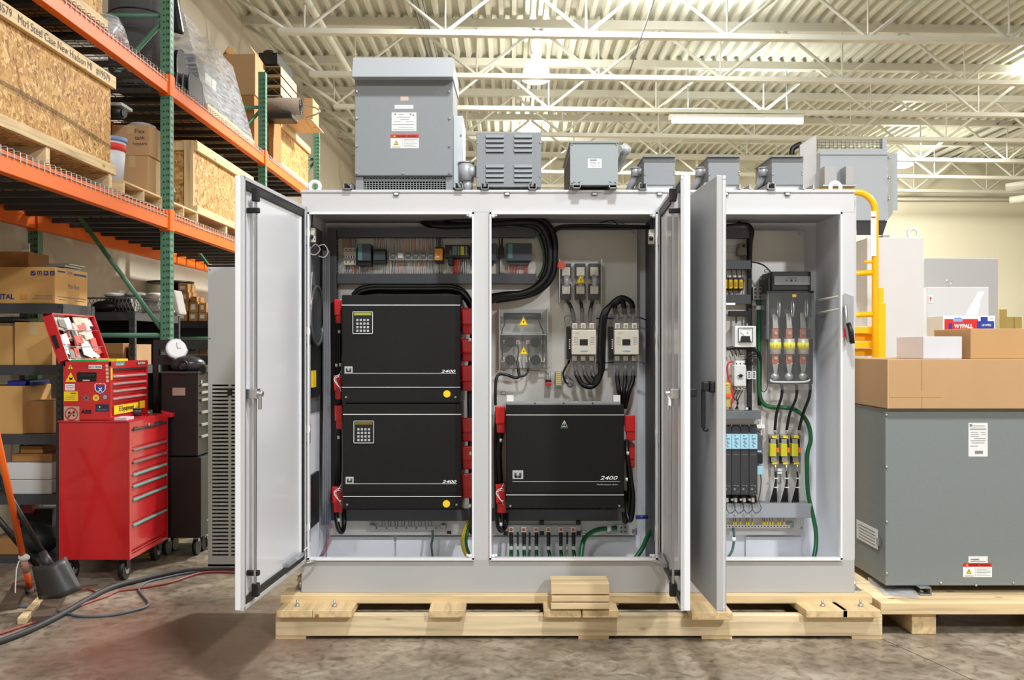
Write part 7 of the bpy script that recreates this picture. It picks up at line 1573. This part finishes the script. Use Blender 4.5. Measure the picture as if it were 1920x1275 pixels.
# ================================================================ right side
dT = 5.04
t = T('floor_transformer', 'large dark grey floor transformer on a plywood pallet at right', 'transformer', (X(1850, dT), dT+.4, Z(1098, dT)))
xT0 = X(1660, dT); xT1 = xT0+1.22; zT0, zT1 = Z(1098, dT), Z(766, dT)
MB().box(xT0, dT, zT0, xT1, dT+.012, zT1).to('front_cover', TG2, t, bev=.003); MB().box(xT0+.004, dT+.014, zT0, xT1-.004, dT+.80, zT1-.002).to('case', TG2, t, bev=.003)
for x, y in ((1662.5, 778), (1662.5, 876), (1662.5, 978), (1662.5, 1075), (1764, 1093), (1900, 1093), (1830, 1097)): MB().sph(P(x, y, dT-.003), .008, 8, 6).to('cover_bolt', SIL, t)
a = MB().pb(1816, 793, 1852, 856, dT-.001, dT).to('rating_plate', LBL, t, label='white rating plate'); m = MB()
for y0_, x0_, x1_ in ((798, 1824, 1846), (802, 1819, 1849), (805, 1819, 1849), (810, 1820, 1834), (810, 1838, 1848), (814, 1820, 1836), (814, 1840, 1849), (818, 1820, 1836), (822, 1826, 1848), (826, 1820, 1848), (830, 1822, 1846), (836, 1819, 1834)): m.pb(x0_, y0_, x1_, y0_+1, dT-.0018, dT)
m.pb(1828, 845, 1843, 851, dT-.0018, dT); m.pb(1818, 795, 1823, 800, dT-.0018, dT); m.to('plate_print', GRY, a)
danger(1806, 1056, 1860, 1082, dT, t)
a = MB().pb(1816, 1043, 1852, 1055.5, dT-.001, dT).to('white_sticker', LBL, t); text('WARNING', 1820, 1836, 1049, dT-.001, PRK, a, bold=.02, hpx=3); m = MB().pb(1820, 1052, 1848, 1053, dT-.0016, dT); m.to('print', GRY, a)
ys0 = dT+.05
a = MB().hexa([(xT0-.001, dT+.10, .40), (xT0+.001, dT+.10, .40), (xT0+.001, dT+.42, .40), (xT0-.001, dT+.42, .40)], [(xT0-.001, dT+.10, .51), (xT0+.001, dT+.10, .51), (xT0+.001, dT+.42, .51), (xT0-.001, dT+.42, .51)]).to('side_plate', LBL, t, label='printed plate on the left side')
m = MB()
for k in range(5): m.box(xT0-.0018, dT+.14, .415+k*.018, xT0, dT+.38, .420+k*.018)
m.to('side_print', GRY, a)
MB().box(xT0-.012, dT+.06, .43, xT0, dT+.10, .47).to('side_latch', SIL, t)
for x0_ in (1722, 2140):
    xx = X(x0_, 5.02); zz = .182
    m = MB(); m.box(xx, 5.0, zz, xx+.062, dT+.75, zz+.005); m.box(xx, 5.0, zT0-.006, xx+.062, dT+.75, zT0-.001); m.box(xx+.057, 5.0, zz, xx+.062, dT+.75, zT0-.001); m.to('foot_channel', GALV, t, bev=.001)
    MB().cyl((xx+.03, 5.05, zz), (xx+.03, 5.05, zz+.08), .007, 8).cyl((xx+.03, 5.05, zz+.005), (xx+.03, 5.05, zz+.018), .014, 6).to('anchor_bolt', SIL, t)
p2 = T('plywood_pallet', 'pale plywood-topped pallet under the floor transformer', 'pallet', (2.7, 5.3, 0))
dp = 4.86
MB().box(X(1652, dp), dp, .118, 3.9, 5.95, .180).to('top_board', PINEX, p2, bev=.004)
for xx in (X(1710, 4.9), X(2080, 4.9)): MB().box(xx, 4.90, 0, xx+.13, 5.9, .117).to('runner', PINEY, p2, bev=.004)
MB().box(X(1690, 5.3), 5.3, 0, X(1760, 5.3), 5.4, .02).to('bottom_board', PINEX, p2)
tag(MB().hexa([(X(1645, 5.1), 5.0, .182), (X(1700, 5.1), 4.92, .182), (X(1720, 5.1), 5.2, .182), (X(1640, 5.2), 5.3, .182)], [(X(1645, 5.1), 5.0, .188), (X(1700, 5.1), 4.92, .186), (X(1720, 5.1), 5.2, .200), (X(1640, 5.2), 5.3, .205)]).to('plastic_film', WR), 'clear plastic film lying on the plywood pallet edge', 'film')
# cartons above
zc0 = zT1+.001; dc = 5.0
c1 = carton('long flat tan carton lying on the floor transformer', X(1664, dc), dc, zc0, X(1664, dc)+1.3, dc+.84, Z(673.5, dc), CBD, False)
MB().box(X(1664, dc)+.01, dc-.0012, Z(745, dc), X(1765, dc), dc, Z(733, dc)).to('clear_tape', mat((190, 152, 108), .15, name='tape_clear'), c1); MB().box(X(1728, dc), dc-.001, zc0+.005, X(1729, dc), dc, Z(675, dc)).to('fold_line', CBD3, c1)
MB().box(X(1664, dc)+.001, dc-.0012, zc0+.001, X(1664, dc)+.004, dc+.001, Z(675, dc)).to('fold_line', mat((222, 180, 134), .7, name='light_card'), c1)
zc1 = Z(673.5, dc)+.001
t = T('white_box', 'small white carton standing on the long tan carton', 'box', P(1755, 672, 5.1)); MB().box(X(1731, 5.05), 5.05, zc1, X(1804, 5.05), 5.40, Z(631, 5.05)).to('carton', mat((206, 206, 212), .6, name='white_card3'), t, bev=.003)
MB().box(X(1731, 5.05)-.0006, 5.06, zc1+.002, X(1731, 5.05)+.002, 5.39, Z(631, 5.05)-.002).to('end_flap', mat((236, 226, 226), .6, name='pink_white'), t)
t = carton('tan carton at the right edge on the long tan carton', X(1820, 5.06), 5.06, zc1, X(1820, 5.06)+.5, 5.5, Z(616, 5.06), mat((190, 148, 100), .8, 0, .06, 5, name='cardboard_dark'), False)
t = T('wipes_box', 'white, red and blue box of wipes with a tissue sticking out', 'box', P(1815, 640, 5.6)); dw = 5.62
MB().pb(1768, 592, 1866, 672, dw, dw+.22).to('carton', PRW, t, bev=.003)
MB().pb(1771, 598, 1834, 622, dw-.001, dw).to('red_panel', PRR, t); MB().pb(1779, 606, 1785, 630, dw-.002, dw).to('blue_panel', mat((30, 60, 160), .5, name='box_blue'), t)
MB().pb(1832, 602, 1864, 616, dw-.0015, dw).to('blue_panel', mat((30, 60, 160), .5, name='box_blue'), t); MB().pb(1839, 594, 1852, 604, dw-.002, dw).to('blue_panel', mat((30, 60, 160), .5, name='box_blue'), t)
a = MB().prism([P(x, y, dw-.001) for x, y in ((1786, 599), (1790, 596), (1800, 595), (1806, 599), (1804, 604), (1788, 604))], (0, -.001, 0)).to('blue_crest', mat((120, 150, 210), .5, name='crest_blue'), t); text('WORKHORSE', 1788, 1803, 600, dw-.002, PRW, a, hpx=2.5)
text('WYPALL', 1789, 1824, 611.5, dw-.001, PRW, t, bold=.04, hpx=8, shear=.1); text('L40 WIPERS', 1841, 1858, 609.5, dw-.0015, PRW, t, bold=.02, hpx=4); text('KC', 1857, 1863, 597, dw-.001, GRY, t, hpx=4)
m = MB(); pr = [(1811, 591), (1822, 568), (1832, 551), (1838, 546), (1846, 547), (1842, 556), (1838, 562), (1838, 572), (1833, 590)]
m.prism([P(x, y, dw+.10+.01*math.sin(i*2)) for i, (x, y) in enumerate(pr)], (0, .012, 0)); m.to('tissue', mat((244, 242, 246), .8, name='tissue_white'), t, bev=.002)
# small far cartons
for k, (a_, b_, c_, e_, lb) in enumerate(((1874, 580, 1888, 640, 'leftmost and tallest'), (1888, 594, 1901, 640, 'middle'), (1902, 594, 1916, 640, 'rightmost'))):
    dq = 9.2
    tag(MB().pb(a_, b_, c_, e_, dq, dq+.2).to('far_carton', mat((176, 150, 84), .8, 0, .1, name='olive_card')), lb+' of three olive tan cartons far behind the wipes box', 'box', 'far cartons')
tag(MB().box(X(1866, 9.15), 9.15, 0, X(1990, 9.15), 9.6, Z(640, 9.2)).to('far_table', LG2), 'pale grey far cupboard carrying the olive cartons', 'cupboard')
# background cabinets
LGB = mat((218, 218, 220), .45, 0, .02, 3, name='spare_light_grey')
def cab(label, px0, pyt, px1, d_, dep, m=LG):
    t = T('spare_enclosure', label, 'electrical cabinet', (X((px0+px1)/2, d_), d_+dep/2, 0), 'closed grey enclosures behind')
    MB().box(X(px0, d_), d_, .10, X(px1, d_), d_+.02, Z(pyt, d_)).to('door_panel', m, t, bev=.006); MB().box(X(px0, d_)+.003, d_+.022, .0, X(px1, d_)-.003, d_+dep, Z(pyt, d_)-.004).to('body', m, t, bev=.004)
    return t
t = cab('tall light grey closed enclosure behind the yellow ladder', 1626, 445, 1733, 6.9, .62, LGB)
for x in (1712,): MB().ring(P(x, 438, 7.0), .038, .012, 'Y', 20, 8).cyl(P(x, 450, 7.0), P(x, 446, 7.0), .02, 10).to('lifting_eye', WHT, t)
t = cab('low light grey enclosure with red arrow sticker', 1738, 538, 1854, 7.62, .4, LGB)
MB().ring(P(1780, 529, 7.75), .022, .007, 'Y', 18, 8).to('lifting_eye', GALV, t); MB().cyl(P(1780, 540, 7.75), P(1780, 533, 7.75), .008, 8).to('eye_shank', GALV, t)
q = 7.618; a = MB().pb(1741, 554, 1749, 568, q-.001, q).to('arrow_sticker', PRW, t); MB().pb(1744.3, 559, 1745.7, 565, q-.002, q).prism([P(1745, 556, q-.001), P(1747.5, 560, q-.001), P(1742.5, 560, q-.001)], (0, -.001, 0)).to('red_arrow', PRR, a); MB().pb(1740, 598, 1757, 604, q-.001, q).to('yellow_sticker', YEL, t)
t = cab('wide grey enclosure against the wall behind the low one', 1734, 484, 1872, 8.3, .6, LG2)
# grey roof unit on the tall rear enclosure
d_ = 7.1
t = T('roof_heat_unit', 'big grey sheet-metal unit with wire basket on top, on the rear enclosure', 'transformer', P(1620, 445, d_+.2))
UM = mat((170, 176, 182), .45, 0, .03, 4, name='unit_grey')
MB().pb(1538, 284, 1664, 413, d_, d_+.62).to('case', UM, t, bev=.004)
MB().hexa([P(1664, 413, d_), P(1674, 400, d_+.15), P(1674, 400, d_+.6), P(1664, 413, d_+.62)], [P(1664, 284, d_), P(1674, 290, d_+.15), P(1674, 290, d_+.6), P(1664, 284, d_+.62)]).to('bevel_side', UM, t)
MB().pb(1673, 287, 1683, 394, d_+.2, d_+.215).to('side_flange', UM, t, bev=.002); MB().hexa([P(1538, 290, d_-.01), P(1664, 290, d_-.01), P(1664, 290, d_+.6), P(1538, 290, d_+.6)], [P(1533, 279, d_+.02), P(1660, 279, d_+.02), P(1660, 279, d_+.55), P(1533, 279, d_+.55)]).to('shoulder', UM, t)
m = MB()
for k in range(18): x = 1533+k*7.4; m.tube([P(x, 262, d_+.05), P(x, 279, d_+.05)], .003, 4, 1)
for y in (262, 267, 272, 277): m.tube([P(1531, y, d_+.05), P(1660, y, d_+.05)], .003, 4, 1)
m.to('wire_basket', GRY, t, kind='stuff'); MB().pb(1655, 258, 1663, 284, d_+.03, d_+.1).to('corner_post', UM, t)
MB().prism([P(1500, 365, d_+.02), P(1500, 272, d_+.02), P(1531, 252, d_+.02), P(1531, 330, d_+.02), P(1536, 365, d_+.02)], (0, .03, 0)).to('left_plate', mat((190, 190, 192), .45, name='plate_pale'), t, bev=.003)
MB().hexa([P(1608, 413, d_+.02), P(1664, 413, d_+.02), P(1664, 413, d_+.6), P(1608, 413, d_+.6)][::1], [P(1608, 413, d_), P(1664, 413, d_), P(1664, 413, d_+.6), P(1608, 413, d_+.6)]) if 0 else None
MB().hexa([P(1606, 441, d_+.08), P(1655, 441, d_+.08), P(1655, 441, d_+.5), P(1606, 441, d_+.5)], [P(1606, 414, d_+.02), P(1664, 414, d_+.02), P(1664, 414, d_+.55), P(1606, 414, d_+.55)]).to('tapered_base', mat((70, 72, 74), .5, name='base_dark'), t, label='dark tapered base')
for x0_, x1_ in ((1546, 1569), (1586, 1601)): MB().pb(x0_, 311, x1_, 346, d_-.12, d_-.001).to('small_box', LG2, t, bev=.003)
MB().pb(1543, 346, 1606, 349, d_-.14, d_-.001).to('bracket', GALV, t); MB().pb(1544, 350, 1604, 372, d_-.10, d_-.001).to('white_plate', LG, t)
for y in (296, 334, 373): MB().sph(P(1667, y, d_-.005), .012, 8, 6).to('bolt', SIL, t)
MB().tube([P(1484, 290, d_+.1), P(1487, 278, d_+.1), P(1502, 270, d_+.1)], .022, 10, 5).to('black_hose', CAB, t)
MB().pb(1655, 441, 1668, 445, d_+.0, d_+.4).to('strut_foot', GALV, t)
# yellow ladder
dl = 6.15
t = T('rolling_ladder', 'yellow tubular rolling ladder behind the enclosure', 'ladder', P(1630, 700, dl))
r_ = 6.2*s_(dl)
MB().tube([P(1160, 360, dl), P(1604, 360, dl)]+[P(1604+37*math.sin(q*math.pi/16), 397-37*math.cos(q*math.pi/16), dl) for q in range(1, 9)]+[(P(1641, 400, dl).x, dl, .15)], r_, 12, 1).to('handrail', YPIPE, t)
MB().tube([P(1170, 360, dl+.0), (X(1170, dl), dl, .15)], r_, 10, 1).to('rear_post', YPIPE, t)
MB().pb(1633, 396, 1643, 480, dl-.026, dl-.02).to('instruction_label', PRW, t, label='white instruction label with red heading'); MB().pb(1633.5, 406, 1642, 409, dl-.027, dl-.0262).to('red_heading', PRR, t)
for y, a0, a1 in ((512, 1560, 1636), (590, 1560, 1636)): MB().tube([P(a0, y+3, dl+.05), P(a1, y-1, dl)], .019, 10, 1).to('cross_rail', YPIPE, t)
MB().tube([P(1620, 491, dl), P(1638, 491, dl)], .010, 8, 1).to('hook', YPIPE, t)
MB().pb(1648, 540, 1657, 585, dl, dl+.03).to('inner_tube', YPIPE, t); MB().box(X(1646, dl), dl-.01, .15, X(1660, dl), dl+.04, Z(568, dl)).to('side_tube', YPIPE, t, bev=.003)
for k, y in enumerate((612, 626, 640, 654)): MB().pb(1540, y, 1640, y+13.5, dl+.03+(k%2)*.05, dl+.3).to('step', YPIPE, t, bev=.003)
for k in range(3): MB().box(X(1540, dl), dl+.02+.05*k, 1.1-.3*k, X(1640, dl), dl+.3, 1.14-.3*k).to('step', YPIPE, t, bev=.003)
for x in (1540, 1650, 1175): MB().cyl((X(x, dl)-.02, dl+.02, .07), (X(x, dl)+.02, dl+.02, .07), .07, 16).to('wheel', RUB, t)
MB().tube([(X(1540, dl), dl+.02, .1), (X(1540, dl), dl+.02, 2.1)], .02, 8, 1).to('post', YPIPE, t)
